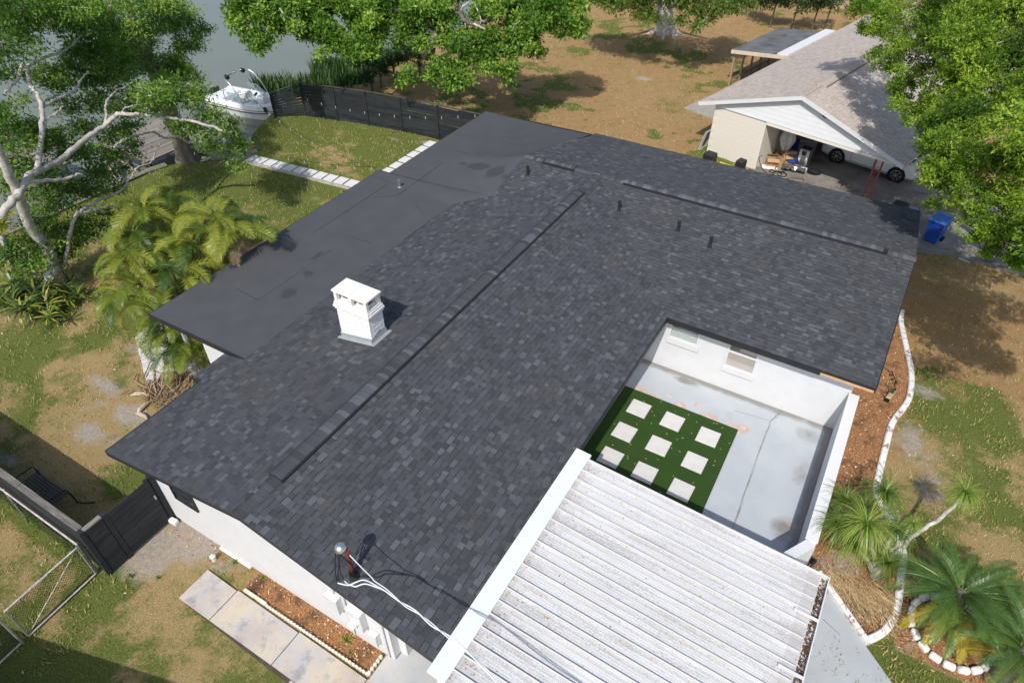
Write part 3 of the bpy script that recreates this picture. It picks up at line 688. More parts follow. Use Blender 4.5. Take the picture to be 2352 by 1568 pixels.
def shingle_roof(slopes, parent, m, expo, palette_name, xform=None, nmax=300, light=.15, widths=WQ):
    campos = Vector((0, 0, CAM_H)); allc = []
    for si, (poly3, o, ud, vd) in enumerate(slopes):
        o, ud, vd = Vector(o), Vector(ud).normalized(), Vector(vd).normalized(); nrm = ud.cross(vd)
        if nrm.z < 0: nrm = -nrm
        poly = [((Vector(p)-o).dot(ud), (Vector(p)-o).dot(vd)) for p in poly3]
        for c in shingle_cells(poly, o, ud, vd, expo, 100+si, widths, light):
            p = o + ud*(c[0]) + vd*c[1] + nrm*.004
            pw = xform(p) if xform else p
            d = pw - campos; nw = (xform(p+nrm) - pw) if xform else nrm
            area = c[2] * abs(nw.dot(d.normalized())) / d.length_squared
            uvp = proj(pw)
            vis = -20 < uvp[0] < 2372 and -20 < uvp[1] < 1588
            allc.append((area if (c[5] and vis) else 0, c, p, ud, vd, nrm))
    allc.sort(key=lambda q: -q[0])
    cache = {}; big = MB()
    for i, (ar, c, p, ud, vd, nrm) in enumerate(allc):
        u, v, wd, raised, tn, full = c
        mt = Matrix((ud, vd, nrm)).transposed()
        flip = mt.determinant() < 0
        if i < nmax and ar > 0 and not flip:
            key = (wd, raised, tn)
            if key not in cache:
                s = MB(); vv, ff, tt = cell_geo(wd, raised, tn, expo)
                for f, t in zip(ff, tt): s.f.append(list(f)); s.t.append(t)
                s.v = vv; cache[key] = s.mesh('shingle', m)
            ob = bpy.data.objects.new('shingle', cache[key]); col.objects.link(ob); ob.parent = parent
            ob.location = p - root_off(parent) if not xform else p
            ob.rotation_euler = mt.to_euler()
        else:
            vv, ff, tt = cell_geo(wd, raised, tn, expo)
            base = len(big.v)
            big.v += [tuple(p + mt @ Vector(q)) for q in vv]
            for f, t in zip(ff, tt): big.f.append([base+j for j in f]); big.t.append(t)
    big.build('shingles', m, parent, kind='stuff', local=bool(xform))
def proj(p):
    cp, sp, cy_, sy_ = math.cos(PITCH), math.sin(PITCH), math.cos(YAW), math.sin(YAW)
    f = Vector((-sy_*cp, cy_*cp, -sp)); r = Vector((cy_, sy_, 0)); up = r.cross(f)
    d = Vector(p) - Vector((0, 0, CAM_H)); wv = d.dot(f)
    if wv <= 0: return (-1e4, -1e4)
    return (1176 + FPX*d.dot(r)/wv, 784 - FPX*d.dot(up)/wv)
lp3 = [(x, y, zml(x)) for x, y in left_poly]
rp3 = [(x, y, zmr(x)) for x, y in right_poly]
np3 = [(x, y, zwn(y)) for x, y in [(XR, YR-.001), (XE, YF), (XG, YF), (XG, YR)]]
nl3 = [(x, y, zwl(y)) for x, y in [(-12.09, YR), VL, (XR, YR-.001)]]
fp3 = [(x, y, zwf(y)) for x, y in wf_poly]
shingle_roof([(rp3, (XE, YG, zmr(XE)), (0, 1, 0), (-1, 0, SM)), (lp3, (XL2, YR, zml(XL2)), (0, -1, 0), (1, 0, SM)),
              (np3, (-13, YF, zwn(YF)), (1, 0, 0), (0, 1, SW_)), (nl3, (-13, VL[1], zwl(VL[1])), (1, 0, 0), (0, 1, SWL)), (fp3, (XG, YB, zwf(YB)), (-1, 0, 0), (0, -1, SW_))], roof, M['shingle'], .143, 'charcoal')

# fascia and black drip edge
def edge(pts, h=.16, th=.03, name='fascia', m=None):
    b = MB()
    for p, q in zip(pts[:-1], pts[1:]): b.bar((p[0], p[1], p[2]-h/2), (q[0], q[1], q[2]-h/2), th, h)
    return b.build(name, m or M['black'], house)
edge([(XL-.01, YG+.02, zml(XL)), (XR, YG+.02, ZR), (XE, YG+.02, zmr(XE))], .19)
edge([(XL-.015, YG, EZ), (XL-.015, 6.9, EZ)], .17); edge([(XL2-.015, 6.93, zml(XL2)), (XL2-.015, 8.06, zml(XL2))], .17); edge([(XL2, 6.92, zml(XL2)), (XL, 6.92, EZ)], .17)
edge([(XE+.015, YG, EZ), (XE+.015, YF+.01, EZ)], .17)
edge([(XE, YF-.015, EZ), (.45, YF-.015, EZ)], .17)
edge([(.45, YF-.012, EZ-.03), (XG-.02, YF-.012, EZ-.03)], .12, .025, 'bare_fascia', M['woodnew'])
edge([(.45, YF-.03, EZ+.005), (XG, YF-.03, EZ+.005)], .05, .03)
edge([(XG+.015, YF, EZ), (XG+.015, YR, ZR), (1.79, YB, zwf(YB))], .17)
edge([(1.78, YB+.015, zwf(YB)), (-11.5, YB+.015, zwf(YB))], .17)
# soffits
sf = MB(); sf.box(-4.98, XE-.02, 9.3, 16.4, 2.20, 2.215); sf.box(-5.0, 1.35, YF+.02, 16.42, 2.195, 2.21); sf.build('soffit', M['white'], house)

# low slope membrane roof
def outer_x(y): return -17.58 if y < 18.97 else -17.06
JY = [p[1] for p in JP]; JX = [p[0] for p in JP]
def shz(x, y): return np.maximum(np.maximum(np.minimum(ZR - SM*(XR-x), 9), np.where(y < YR, ZR - SW_*(YR-y), ZR - SW_*(y-YR))) , 0)
yy = np.concatenate([np.linspace(8.06, 18.96, 110), np.linspace(18.975, 26.22, 80)]); tt_ = np.linspace(0, 1, 46)
Yg, Tg = np.meshgrid(yy, tt_, indexing='ij')
Xo = np.where(Yg < 18.97, -17.58, -17.06); Xi = np.interp(Yg, JY, JX)
Xg_ = Xo + (Xi - Xo)*Tg
JZ = [zml(p[0]) if i < 4 else zwf(p[1]) for i, p in enumerate(JP)]
zi = np.maximum(np.interp(Yg, JY, JZ) + .018, 2.52)
Zg = 2.43 + (zi - 2.43) * (.55*Tg + .45*Tg**3) + .012*(vnoise(Xg_, Yg, .4, 31)-.5)
nx, ny = Xg_.shape; I = np.arange(nx*ny).reshape(nx, ny)
st = np.zeros_like(Xg_)
for cx_, cy_, rx, ry, am in ((-13.9, 20.6, .75, .35, 1), (-12.9, 20.3, .5, .5, 1.1), (-14.7, 20.7, .35, .15, .8), (-12.3, 20.0, .4, .25, .7), (-15.4, 12.9, .18, .5, .8), (-14.9, 12.0, .25, .2, 1), (-14.7, 10.9, .3, .35, 1.1), (-15.3, 11.6, .6, .1, .6), (-15.1, 11.2, .5, .12, .6)):
    st = np.maximum(st, am*np.exp(-(((Xg_-cx_)/rx)**2+((Yg-cy_)/ry)**2)))
n = NT('grey_membrane')
c = n.mix(n.ramp(n.noise(1.2, 5), [(.3, 0.0), (.7, 1.0)]), (.068, .070, .077), (.080, .083, .090))
c = n.mix(1.0, c, n.ramp(n.noise(140, 2), [(.3, .8), (.7, 1.2)]), 'MULTIPLY')
sn = n.math('MULTIPLY', n.attr('tint').outputs['Fac'], n.math('ADD', n.math('MULTIPLY', n.noise(5, 7, .7), 1.2), n.math('MULTIPLY', n.noise(1.6, 4, .6), .5)))
c = n.mix(n.ramp(sn, [(.42, 0.0), (.56, .6)]), c, (.036, .037, .042))
mm = n.done(n.pbr(c, .8, .25, 0, n.bump(n.noise(150, 3), .2, .004)))
F_ = np.stack([I[:-1,:-1], I[:-1,1:], I[1:,1:], I[1:,:-1]], -1).reshape(-1, 4)
ft = (st[:-1,:-1]).reshape(-1)
flat = np_obj('flat_roof', np.stack([Xg_, Yg, Zg], -1).reshape(-1, 3), F_[:, ::-1], mm, house, tint=ft, smooth=True)
fe = MB()
def fedge(pts, h=.15):
    for p, q in zip(pts[:-1], pts[1:]): fe.bar((p[0], p[1], p[2]-h/2-.004), (q[0], q[1], q[2]-h/2-.004), .035, h)
fedge([(x, 8.05, 2.43 + (2.53-2.43)*((x+17.58)/4.12)) for x in (-17.58, -15.5, -13.5)])
fedge([(-17.59, 8.05, 2.43), (-17.59, 18.97, 2.43)]); fedge([(-17.58, 18.985, 2.43), (-17.07, 18.985, 2.43)]); fedge([(-17.07, 18.98, 2.43), (-17.07, 26.23, 2.43)])
fedge([(-17.07, 26.235, 2.43), (-11.52, 26.235, 2.56)]); fedge([(-11.52, 26.23, 2.56), (-11.69, 25.15, 2.72)])
fe.build('fascia', M['black'], house)
so_ = MB(); so_.prism([(-17.5, 8.1), (-13.1, 8.1), (-13.1, 26.1), (-17.0, 26.1), (-17.0, 18.9), (-17.5, 18.9)], 2.24, 2.26); so_.build('soffit', M['white'], house)
for y in (8.6, 12.0, 15.5, 18.7, 22.4, 25.8):
    p_ = MB(); xx = -17.2 if y < 19 else -16.8; p_.box(xx-.05, xx+.05, y-.05, y+.05, 0, 2.24); p_.build('post', M['white'], house)
# seams on the membrane
zf = lambda x, y: float(np.interp(x, Xg_[int(np.argmin(abs(yy-y)))], Zg[int(np.argmin(abs(yy-y)))]))
for (x0, y0, x1, y1) in ((-17.5, 18.4, -16.2, 18.3), (-16.5, 18.2, -16.5, 14.0), (-16.5, 16.9, -15.6, 17.6), (-15.6, 17.6, -15.55, 20.6), (-15.9, 21.8, -14.9, 21.6), (-14.9, 24.0, -13.6, 23.9), (-16.3, 10.3, -15.2, 10.2), (-15.2, 10.2, -15.2, 13.5), (-15.2, 14.4, -14.2, 14.5), (-14.6, 17.4, -13.9, 17.0)):
    sm_ = MB(); sm_.bar((x0, y0, zf(x0, y0)+.002), (x1, y1, zf(x1, y1)+.002), .009, .005); sm_.build('seam', M['black'], flat)

# ridge vents and caps
capm = {}
def cap_mesh(tn, wide=.17, slope=SM):
    key = (round(tn, 2), round(wide, 2), slope)
    if key not in capm:
        c = MB(); L = .235; n = 6; prof = []
        for i in range(n+1):
            q = -1 + 2*i/n; x = q*wide; prof.append((x, -abs(x)*slope*1.05 + .014*(1-q*q)))
        for i in range(n):
            (xa, za), (xb, zb) = prof[i], prof[i+1]
            c.quad((xa, 0, za+.020), (xb, 0, zb+.020), (xb, L, zb+.004), (xa, L, za+.004), tn)
            c.quad((xa, 0, za), (xb, 0, zb), (xb, 0, zb+.020), (xa, 0, za+.020), .12)
        capm[key] = c.mesh('cap_shingle', M['shingle'])
    return capm[key]
def caps(parent, p0, p1, z, wide, slope, step=.148):
    p0, p1 = Vector(p0), Vector(p1); d = p1-p0; k = int(d.length/step); d.normalize()
    ang = math.atan2(d.y, d.x) - math.pi/2
    for i in range(k):
        p = p0 + d*(step*i); q = rnd.random()
        tn = rnd.choice((.45, .55, .62)) if q < .6 else rnd.choice((.8, .95, .3))
        inst('cap_shingle', cap_mesh(tn, wide, slope), parent, (p.x, p.y, z + rnd.uniform(0, .004)), (0, 0, ang))
def vent(p0, p1, z, wide, slope):
    p0, p1 = Vector(p0), Vector(p1); d = (p1-p0).normalized(); s_ = Vector((d.y, -d.x, 0))
    b = MB(); e = wide
    for sgn in (-1, 1):
        for th0, th1, w0, w1 in ((.008, .055, e-.03, e+.005),):
            a0 = p0 + s_*sgn*w1; a1 = p1 + s_*sgn*w1; m0 = p0 + s_*sgn*w0; m1 = p1 + s_*sgn*w0
            zl = z - slope*w1
            b.add([(*a0[:2], zl-.0), (*a1[:2], zl), (*a1[:2], zl+.052), (*a0[:2], zl+.052), (*m0[:2], zl), (*m1[:2], zl), (*m1[:2], zl+.054), (*m0[:2], zl+.054)],
                  [(0,1,2,3), (4,7,6,5), (3,2,6,7), (0,3,7,4), (1,5,6,2)])
        top = [(*(p0)[:2], z+.048), (*(p1)[:2], z+.048)]
        a0, a1 = p0 + s_*sgn*e, p1 + s_*sgn*e
        b.quad((*a0[:2], z+.048-slope*e), (*a1[:2], z+.048-slope*e), top[1], top[0])
    n_ = Vector((0,0,0))
    for pe in (p0, p1): b.add([(*(pe-s_*e)[:2], z-slope*e), (*pe[:2], z), (*(pe+s_*e)[:2], z-slope*e), (*(pe+s_*e)[:2], z+.048-slope*e), (*pe[:2], z+.048), (*(pe-s_*e)[:2], z+.048-slope*e)], [(0,1,4,5), (1,2,3,4)])
    o = b.build('ridge_vent', M['black'], house)
    caps(o, p0, p1 - d*.08, z+.05, wide-.035, slope)
vent((XR, 5.15, 0), (XR, 19.85, 0), ZR+.01, .205, SM)
vent((-7.9, YR, 0), (1.05, YR, 0), ZR+.01, .19, SW_)
vent((-9.9, YR, 0), (-11.25, YR, 0), ZR+.01, .19, SW_)
rc_ = MB(); rc_.box(XR-.05, XR+.05, YG+.05, 5.1, ZR-.02, ZR-.005); ridge = rc_.build('ridge', M['shingle'], house)
caps(ridge, (XR, YG, 0), (XR, 5.15, 0), ZR+.012, .17, SM); caps(ridge, (XR, 19.85, 0), (XR, YR+.1, 0), ZR+.014, .17, SM)
caps(ridge, (-9.05, YR, 0), (-7.85, YR, 0), ZR+.016, .165, SW_); caps(ridge, (1.05, YR, 0), (1.86, YR, 0), ZR+.012, .165, SW_)
caps(ridge, (-9.9, YR, 0), (-9.0, YR, 0), ZR+.012, .165, SW_); caps(ridge, (-11.25, YR, 0), (-12.1, YR, 0), ZR+.012, .165, SW_)

# plumbing vents
for (x, y, h) in ((-11.45, 20.4, .36), (-7.43, 19.82, .36), (-5.19, 19.65, .36), (-3.97, 19.31, .38)):
    z = zwn(y) if x > -9 else zwl(y); p = MB(); p.lathe((x, y, z-.04), [(.10, 0), (.10, .03), (.065, .06), (.055, .13), (.05, .14), (.052, h), (.062, h), (.062, h+.07), (.04, h+.075)], 12)
    p.build('vent_pipe', M['black'], house, smooth=False)
p = MB(); zz_ = zf(-15.93, 18.2); p.lathe((-15.93, 18.2, zz_-.03), [(.10, 0), (.10, .04), (.055, .07), (.05, .26), (.062, .27), (.062, .33), (.04, .33)], 12); p.build('vent_pipe', M['alu'], house)

# chimney
chx0, chx1, chy0, chy1 = -11.38, -10.26, 9.86, 10.42
cb = MB(); cb.box(chx0+.05, chx1-.05, chy0+.05, chy1-.05, 2.7, 4.16)
chim = cb.build('chimney', M['white_old'], house)
bk = MB(); bk.box(-.098, .098, -.05, .05, -.032, .032, bev=.006); bkm = bk.mesh('brick', mat('white_painted_brick', (.80, .79, .78), (.74, .73, .72), 8, rough=.75, bump=.3, bscale=60, bdist=.004, tint=(.94, 1.04)))
zc = 2.74; row = 0
while zc < 4.20:
    ex = .055 if 4.05 < zc < 4.12 else (.03 if zc > 3.97 else 0.0) if zc > 3.9 else 0.0
    if zc >= 4.12: ex = .035
    x0, x1, y0, y1 = chx0-ex, chx1+ex, chy0-ex, chy1+ex
    off = .1 if row % 2 else 0.0
    for fixed, lo, hi, horiz in ((y0+.05, x0, x1, 1), (y1-.05, x0, x1, 1), (x0+.05, y0+.1, y1-.1, 0), (x1-.05, y0+.1, y1-.1, 0)):
        n_ = max(1, round((hi-lo)/.205)); stp = (hi-lo)/n_; a = lo + stp/2 - (off*.98 if off else 0)
        kk = 0
        while a < hi + .05:
            c0, c1 = max(a-stp/2, lo), min(a+stp/2, hi)
            if c1 - c0 > .03:
                sx = (c1-c0-.008)/.196; pc = (c0+c1)/2; j = rnd.uniform(-.003, .003)
                if horiz: inst('brick', bkm, chim, (pc, fixed+j, zc), (0, 0, 0), (sx, 1, 1))
                else: inst('brick', bkm, chim, (fixed+j, pc, zc), (0, 0, math.pi/2), (sx, 1, 1))
            a += stp
    zc += .0735; row += 1
tp = MB(); tp.box(chx0-.01, chx1+.01, chy0-.01, chy1+.01, 4.195, 4.215)
for x in (chx0+.05, (chx0+chx1)/2, chx1-.05):
    for y in (chy0+.045, chy1-.045): tp.box(x-.05, x+.05, y-.045, y+.045, 4.205, 4.52)
tp.build('chimney_pier', M['white_old'], chim)
for a, b_ in ((chx0-.03, (chx0+chx1)/2-.004), ((chx0+chx1)/2+.004, chx1+.03)):
    sl_ = MB(); sl_.box(a, b_, chy0-.03, chy1+.03, 4.522, 4.575, bev=.008); sl_.build('cap_slab', mat('chimney_cap', (.79, .78, .77), (.74, .73, .71), 5, c3=(.52, .50, .48), scale3=3, lo3=.62, hi3=.78, rough=.8), chim)
for x in ((chx0*3+chx1)/4, (chx0+3*chx1)/4):
    fl = MB(); fl.box(x-.17, x+.17, chy0+.13, chy1-.13, 4.217, 4.27); fl.build('flue', M['white_old'], chim)
    fk = MB(); fk.box(x-.14, x+.14, chy0+.155, chy1-.155, 4.271, 4.276); fk.build('flue_opening', mat('flue_clay', (.16, .07, .05), rough=.9), chim)
fs_ = MB()
zl = zml
for (x0, x1, y0, y1) in ((chx0-.02, chx1+.02, chy0-.03, chy0-.005), (chx0-.02, chx1+.02, chy1+.005, chy1+.03)):
    fs_.add([(x0,y0,zl(x0)-.02),(x1,y0,zl(x1)-.02),(x1,y1,zl(x1)-.02),(x0,y1,zl(x0)-.02),(x0,y0,zl(x0)+.16),(x1,y0,zl(x1)+.16),(x1,y1,zl(x1)+.16),(x0,y1,zl(x0)+.16)],
            [(3,2,1,0),(4,5,6,7),(0,1,5,4),(1,2,6,5),(2,3,7,6),(3,0,4,7)])
for x in (chx0-.025, chx1+.005):
    ym = (chy0+chy1)/2; z0 = zl(x)
    fs_.add([(x,chy0-.03,z0-.02),(x+.02,chy0-.03,z0-.02),(x,chy0-.03,z0+.17),(x+.02,chy0-.03,z0+.17),(x,ym,z0),(x+.02,ym,z0),(x,ym,z0+.30),(x+.02,ym,z0+.30),(x,chy1+.03,z0-.02),(x+.02,chy1+.03,z0-.02),(x,chy1+.03,z0+.17),(x+.02,chy1+.03,z0+.17)],
            [(0,4,6,2),(1,3,7,5),(2,6,7,3),(4,8,10,6),(5,7,11,9),(6,10,11,7),(0,2,3,1)])
xf0, xf1 = chx0-.09, chx1+.09   # sloping skirt on the shingles
fs_.add([(xf0, chy0-.12, zl(xf0)+.026), (xf1, chy0-.12, zl(xf1)+.026), (xf1, chy0-.03, zl(xf1)+.040), (xf0, chy0-.03, zl(xf0)+.040)], [(0,1,2,3)])
fs_.add([(chx1+.02, chy0-.12, zl(chx1)+.028), (xf1+.06, chy0-.12, zl(xf1)+.035), (xf1+.06, chy1+.1, zl(xf1)+.035), (chx1+.02, chy1+.1, zl(chx1)+.04)], [(0,1,2,3)])
fs_.build('flashing', M['asphalt_metal'], chim)

# windows
def window(x0, x1, z0, z1, y, sill=True, blind=True, fm=None):
    f = MB(); t = .05
    for (a, b_, c, d) in ((x0, x0+t, z0, z1), (x1-t, x1, z0, z1), (x0+t, x1-t, z0, z0+t), (x0+t, x1-t, z1-t, z1)): f.box(a, b_, y-.03, y+.02, c, d)
    zm = z0 + (z1-z0)*.54; f.box(x0+t, x1-t, y-.025, y+.015, zm-.022, zm+.022)
    o = f.build('window', fm or M['white'], house)
    g = MB(); g.box(x0+t+.002, x1-t-.002, y+.004, y+.010, z0+t+.002, z1-t-.002); g.build('pane', M['glass'] if not blind else GL, o)
    if sill: s_ = MB(); s_.box(x0-.03, x1+.05, y-.045, y-.002, z0-.20, z0-.005); s_.build('sill', M['stucco'], o)
    return o
GL = NT('clear_glass'); GL = GL.done(GL.n('MixShader', {0: .14, 1: GL.n('BsdfTransparent').outputs[0], 2: GL.n('BsdfGlossy', {'Roughness': .05}).outputs[0]}).outputs[0])
o = window(-4.0, -3.05, 1.34, 2.12, 16.40)
bb = MB(); bb.box(-3.94, -3.11, 16.414, 16.422, 1.40, 1.76); bb.build('shade', mat('frosted_shade', (.62, .68, .67), (.70, .74, .73), 2, rough=.6), o)
bb = MB(); bb.box(-3.94, -3.11, 16.414, 16.422, 1.79, 2.06); bb.build('shade', mat('grey_shade', (.30, .33, .34)), o)
o = window(-2.16, -1.24, 1.0, 2.12, 16.40)
bl_m = mat('beige_blind', (.62, .56, .52), rough=.6, tint=(.85, 1.1))
for k in range(24):
    z = 1.07 + .0205*k; bb = MB(); bb.box(-2.09, -1.31, 16.412, 16.428, z, z+.0185); bb.build('slat', bl_m, o) if k % 1 == 0 else None
bb = MB(); bb.box(-2.09, -1.31, 16.415, 16.425, 1.63, 2.05); bb.build('blind', mat('dim_blind', (.30, .26, .235)), o)
# gable end window
o = window(-12.25, -11.42, 1.36, 2.02, 4.36, sill=False, blind=False, fm=M['black'])
# lamp on the courtyard wall
lm = MB(); lm.lathe((-4.98, 14.6, 1.95), [(.05, 0), (.05, .03), (.02, .05)], 8, ax=(1, 0, 0)); lm.tube([(-4.95, 14.6, 1.95), (-4.8, 14.6, 2.0), (-4.72, 14.6, 1.93)], .018, 6); lm.lathe((-4.70, 14.6, 1.90), [(.03, 0), (.055, -.10), (.05, -.11)], 8); lm.build('wall_lamp', M['alu'], house)

# electric boxes on the gable wall
def wbox(name, x0, x1, z0, z1, d, m): b_ = MB(); b_.box(x0, x1, 4.38-d, 4.378, z0, z1, bev=.01); return b_.build(name, m, house)
mbx = mat('pale_grey_box', (.66, .67, .67), (.60, .61, .61), 4, rough=.5)
wbox('meter_box', -7.25, -6.88, 1.05, 1.62, .16, mbx)
mt_ = wbox('meter_box', -6.62, -6.22, .95, 1.65, .17, mbx)
dd = MB(); dd.lathe((-6.42, 4.21, 1.25), [(.11, 0), (.11, .05), (.09, .13), (.03, .15)], 16, ax=(0, -1, 0)); dd.build('meter_dial', M['white_old'], house)
wbox('meter_box', -6.15, -5.92, .55, 1.0, .14, mbx)
pp = MB(); pp.tube([(-6.75, 4.34, 2.6), (-6.75, 4.34, .9), (-6.75, 4.34, .1)], .022, 8); pp.tube([(-5.75, 4.34, 2.5), (-5.75, 4.34, .02)], .022, 8); pp.tube([(-7.05, 4.34, 2.5), (-7.05, 4.34, 1.6)], .028, 8); pp.build('conduit', mbx, house)
sp_ = MB(); sp_.lathe((-7.65, 4.3, 2.35), [(.05, 0), (.055, .03), (.02, .05)], 10, ax=(-.1, -1, .2)); sp_.build('floodlight', M['alu'], house)

# service mast on the roof
mx, my = -6.33, 4.45; mz = zmr(mx)
ms = MB(); ms.tube([(mx, my, mz+.16), (mx-.005, my, mz+.98)], .042, 10); mast = ms.build('service_mast', M['rust'], house)
k = MB(); k.lathe((mx, my, mz-.03), [(.15, 0), (.13, .03), (.07, .06), (.06, .22), (.05, .24)], 12); k.build('pipe_boot', M['rubber'], mast)
k = MB()
for i in range(7):   # dome weatherhead
    pass
k.lathe((mx-.06, my-.06, mz+.98), [(.10, 0), (.125, .02), (.115, .07), (.08, .12), (.03, .14)], 14); k.build('weatherhead', M['alu'], mast, smooth=True)
k = MB(); k.obox((mx+.03, my-.02, mz+.93), (.14, .05, .05)); k.tube([(mx+.1, my-.03, mz+.93), (mx+.15, my-.05, mz+.91)], .012, 6); k.build('bracket', M['rust'], mast)
k = MB()
for (uu, vv, dx) in ((774, 1333, -.16), (790, 1331, -.10), (778, 1334, -.05)):
    e = at(uu, vv, 3.42); k.tube(smooth_path([(mx-.06, my-.07, mz+.99), (mx+dx, my-.12, mz+.86), tuple(Vector((mx+dx, my-.12, mz+.80)).lerp(e, .6) + Vector((-.03, -.02, -.05))), tuple(e)], 6), .011, 6)
k.tube(smooth_path([(mx-.08, my-.1, mz+.85), (mx+.02, my-.06, mz+.62), (mx+.1, my-.03, mz+.50), (mx+.13, my-.05, mz+.62)], 5), .01, 6); k.build('service_wire', M['rubber'], mast)
cable = thing('power_cable', 'twisted white overhead service cable sagging above the shingle roof', 'cable', (mx, my, mz+.9))
J = [(-5.12, 4.19, 3.79), (-4.76, 4.16, 3.77), (-4.45, 4.15, 3.76), (-4.1, 4.11, 3.77), (-3.78, 4.08, 3.80), (-3.3, 4.0, 3.86), (-2.2, 3.7, 4.05), (1.0, 2.6, 4.7), (9, -1.5, 6.5)]
P1 = [(mx+.14, my-.05, mz+.92), (-5.85, 4.33, 3.76), (-5.45, 4.25, 3.76)] + J
P2 = [at(776, 1338, 3.42), at(792, 1342, 3.46), at(804, 1343, 3.50), at(820, 1334, 3.55), at(836, 1331, 3.58), at(859, 1344, 3.66)] + J
P3 = [at(792, 1334, 3.42), at(800, 1341, 3.46), at(815, 1345, 3.52), at(836, 1340, 3.58), at(858, 1348, 3.66)] + J
P2, P3 = [tuple(q) for q in P2], [tuple(q) for q in P3]
cm = mat('white_cable', (.70, .71, .71), rough=.5)
for i, (P_, r__) in enumerate(((P1, .010), (P2, .013), (P3, .013))):
    q = smooth_path(P_, 10); q = [(p[0]+.013*math.sin(j*.22+i*2.1), p[1]+.02*math.cos(j*.22+i*2.1), p[2]+.012*math.sin(j*.22+i*2.1)) if j > 18 else p for j, p in enumerate(q)]
    k = MB(); k.tube(q, r__, 6); k.build('strand', cm, cable)
# ------------------------------------------------------------------ carport of white metal pans
def pan_mat():
    n = NT('stained_white_metal')
    vec = n.n('Mapping', {'Vector': n.co, 'Scale': (.35, 2.6, 1)}).outputs['Vector']
    c = n.mix(n.ramp(n.noise(1.1, 8, .7, vec), [(.42, 0.0), (.62, .7)]), (.64, .64, .64), (.53, .525, .52))
    a = n.attr('tint').outputs['Fac']
    sp = n.math('ADD', n.noise(26, 6, .8), n.math('MULTIPLY', a, .10)); sp = n.math('ADD', sp, n.math('MULTIPLY', n.math('SUBTRACT', n.noise(1.4, 5, .65, vec), .5), .55))
    c = n.mix(n.ramp(sp, [(.52, 0.0), (.70, .62)]), c, (.25, .245, .245))
    c = n.mix(n.ramp(n.math('MULTIPLY', a, n.math('ADD', n.noise(4, 7, .7, vec), .2)), [(.26, 0.0), (.70, .6)]), c, (.42, .39, .365))
    return n.done(n.pbr(c, .5, .4, .0, n.bump(n.noise(20, 4), .08, .01)))
MP = pan_mat()
X0, X1, Z0, Z1 = -3.73, 1.80, 2.36, 2.03
cz = lambda x: Z0 + (Z1-Z0)*(x-X0)/(X1-X0)
carport = thing('carport', 'white ribbed metal carport roof attached along the shingle eave', 'carport', (0, 6, 0))
pitch_ = .3175; y = 9.82
ribm = M['white']
np_ = 0
while y > .6:
    ya, yb = y - pitch_, y
    b = MB(); nseg = 22
    xs_ = np.linspace(X0-.12, X1, nseg+1)
    prof = [(yb-.016, .045), (yb-.018, .0), (yb-.10, .002), (yb-.104, .005), (yb-.112, .005), (yb-.116, .002), (yb-.16, .002), (yb-.164, .005), (yb-.172, .005), (yb-.176, .002), (yb-.22, .002), (yb-.224, .005), (yb-.232, .005), (yb-.236, .002), (ya+.02, .0), (ya+.016, .045)]
    pant = rnd.uniform(.0, .30)
    for i in range(nseg):
        e_i = min(i, nseg-1-i); endt = max((.95, .55, .30)[e_i] if e_i < 3 else 0, .08 + pant*.8)
        for (p, q) in zip(prof[:-1], prof[1:]):
            edge_t = max(endt, .62 if (p[0] > yb-.03 or q[0] < ya+.06) else 0)
            b.quad((xs_[i], q[0], cz(xs_[i])+q[1]), (xs_[i+1], q[0], cz(xs_[i+1])+q[1]), (xs_[i+1], p[0], cz(xs_[i+1])+p[1]), (xs_[i], p[0], cz(xs_[i])+p[1]), min(1, edge_t * rnd.uniform(.85, 1.1)))
    b.build('roof_pan', MP, carport)
    r = MB(); r.bar((X0-.12, yb, cz(X0-.12)+.040), (X1-.02, yb, cz(X1-.02)+.040), .030, .036); r.build('rib', ribm, carport)
    y -= pitch_; np_ += 1
r = MB(); r.bar((X0-.1, 9.84, cz(X0)-.02), (X1+.12, 9.84, cz(X1)-.02), .04, .16); r.build('edge_trim', M['white'], carport)
# flashing strip against the shingles
fb = MB()
fb.add([(-4.10, 9.98, 2.46), (-3.70, 9.98, 2.435), (-3.70, 3.80, 2.435), (-4.10, 3.80, 2.46), (-4.10, 9.98, 2.454), (-3.70, 9.98, 2.36), (-3.70, 3.80, 2.36), (-4.10, 3.80, 2.454)], [(0,3,2,1), (1,2,6,5), (0,1,5,4), (3,7,6,2)])
fl_ = fb.build('eave_flashing', M['bluegrey'], carport)
sp2 = MB()
for i in range(26):
    x, y = rnd.uniform(-4.02, -3.75), 3.9 + 3.6*rnd.random()**1.4; s_ = rnd.uniform(.012, .03)
    sp2.obox((x, y, 2.4535 - (x+4.1)*.0625 + .003), (s_*1.4, s_, .004), (0, 0, rnd.uniform(0, 3)))
sp2.build('debris', M['cardboard'], fl_, kind='stuff')
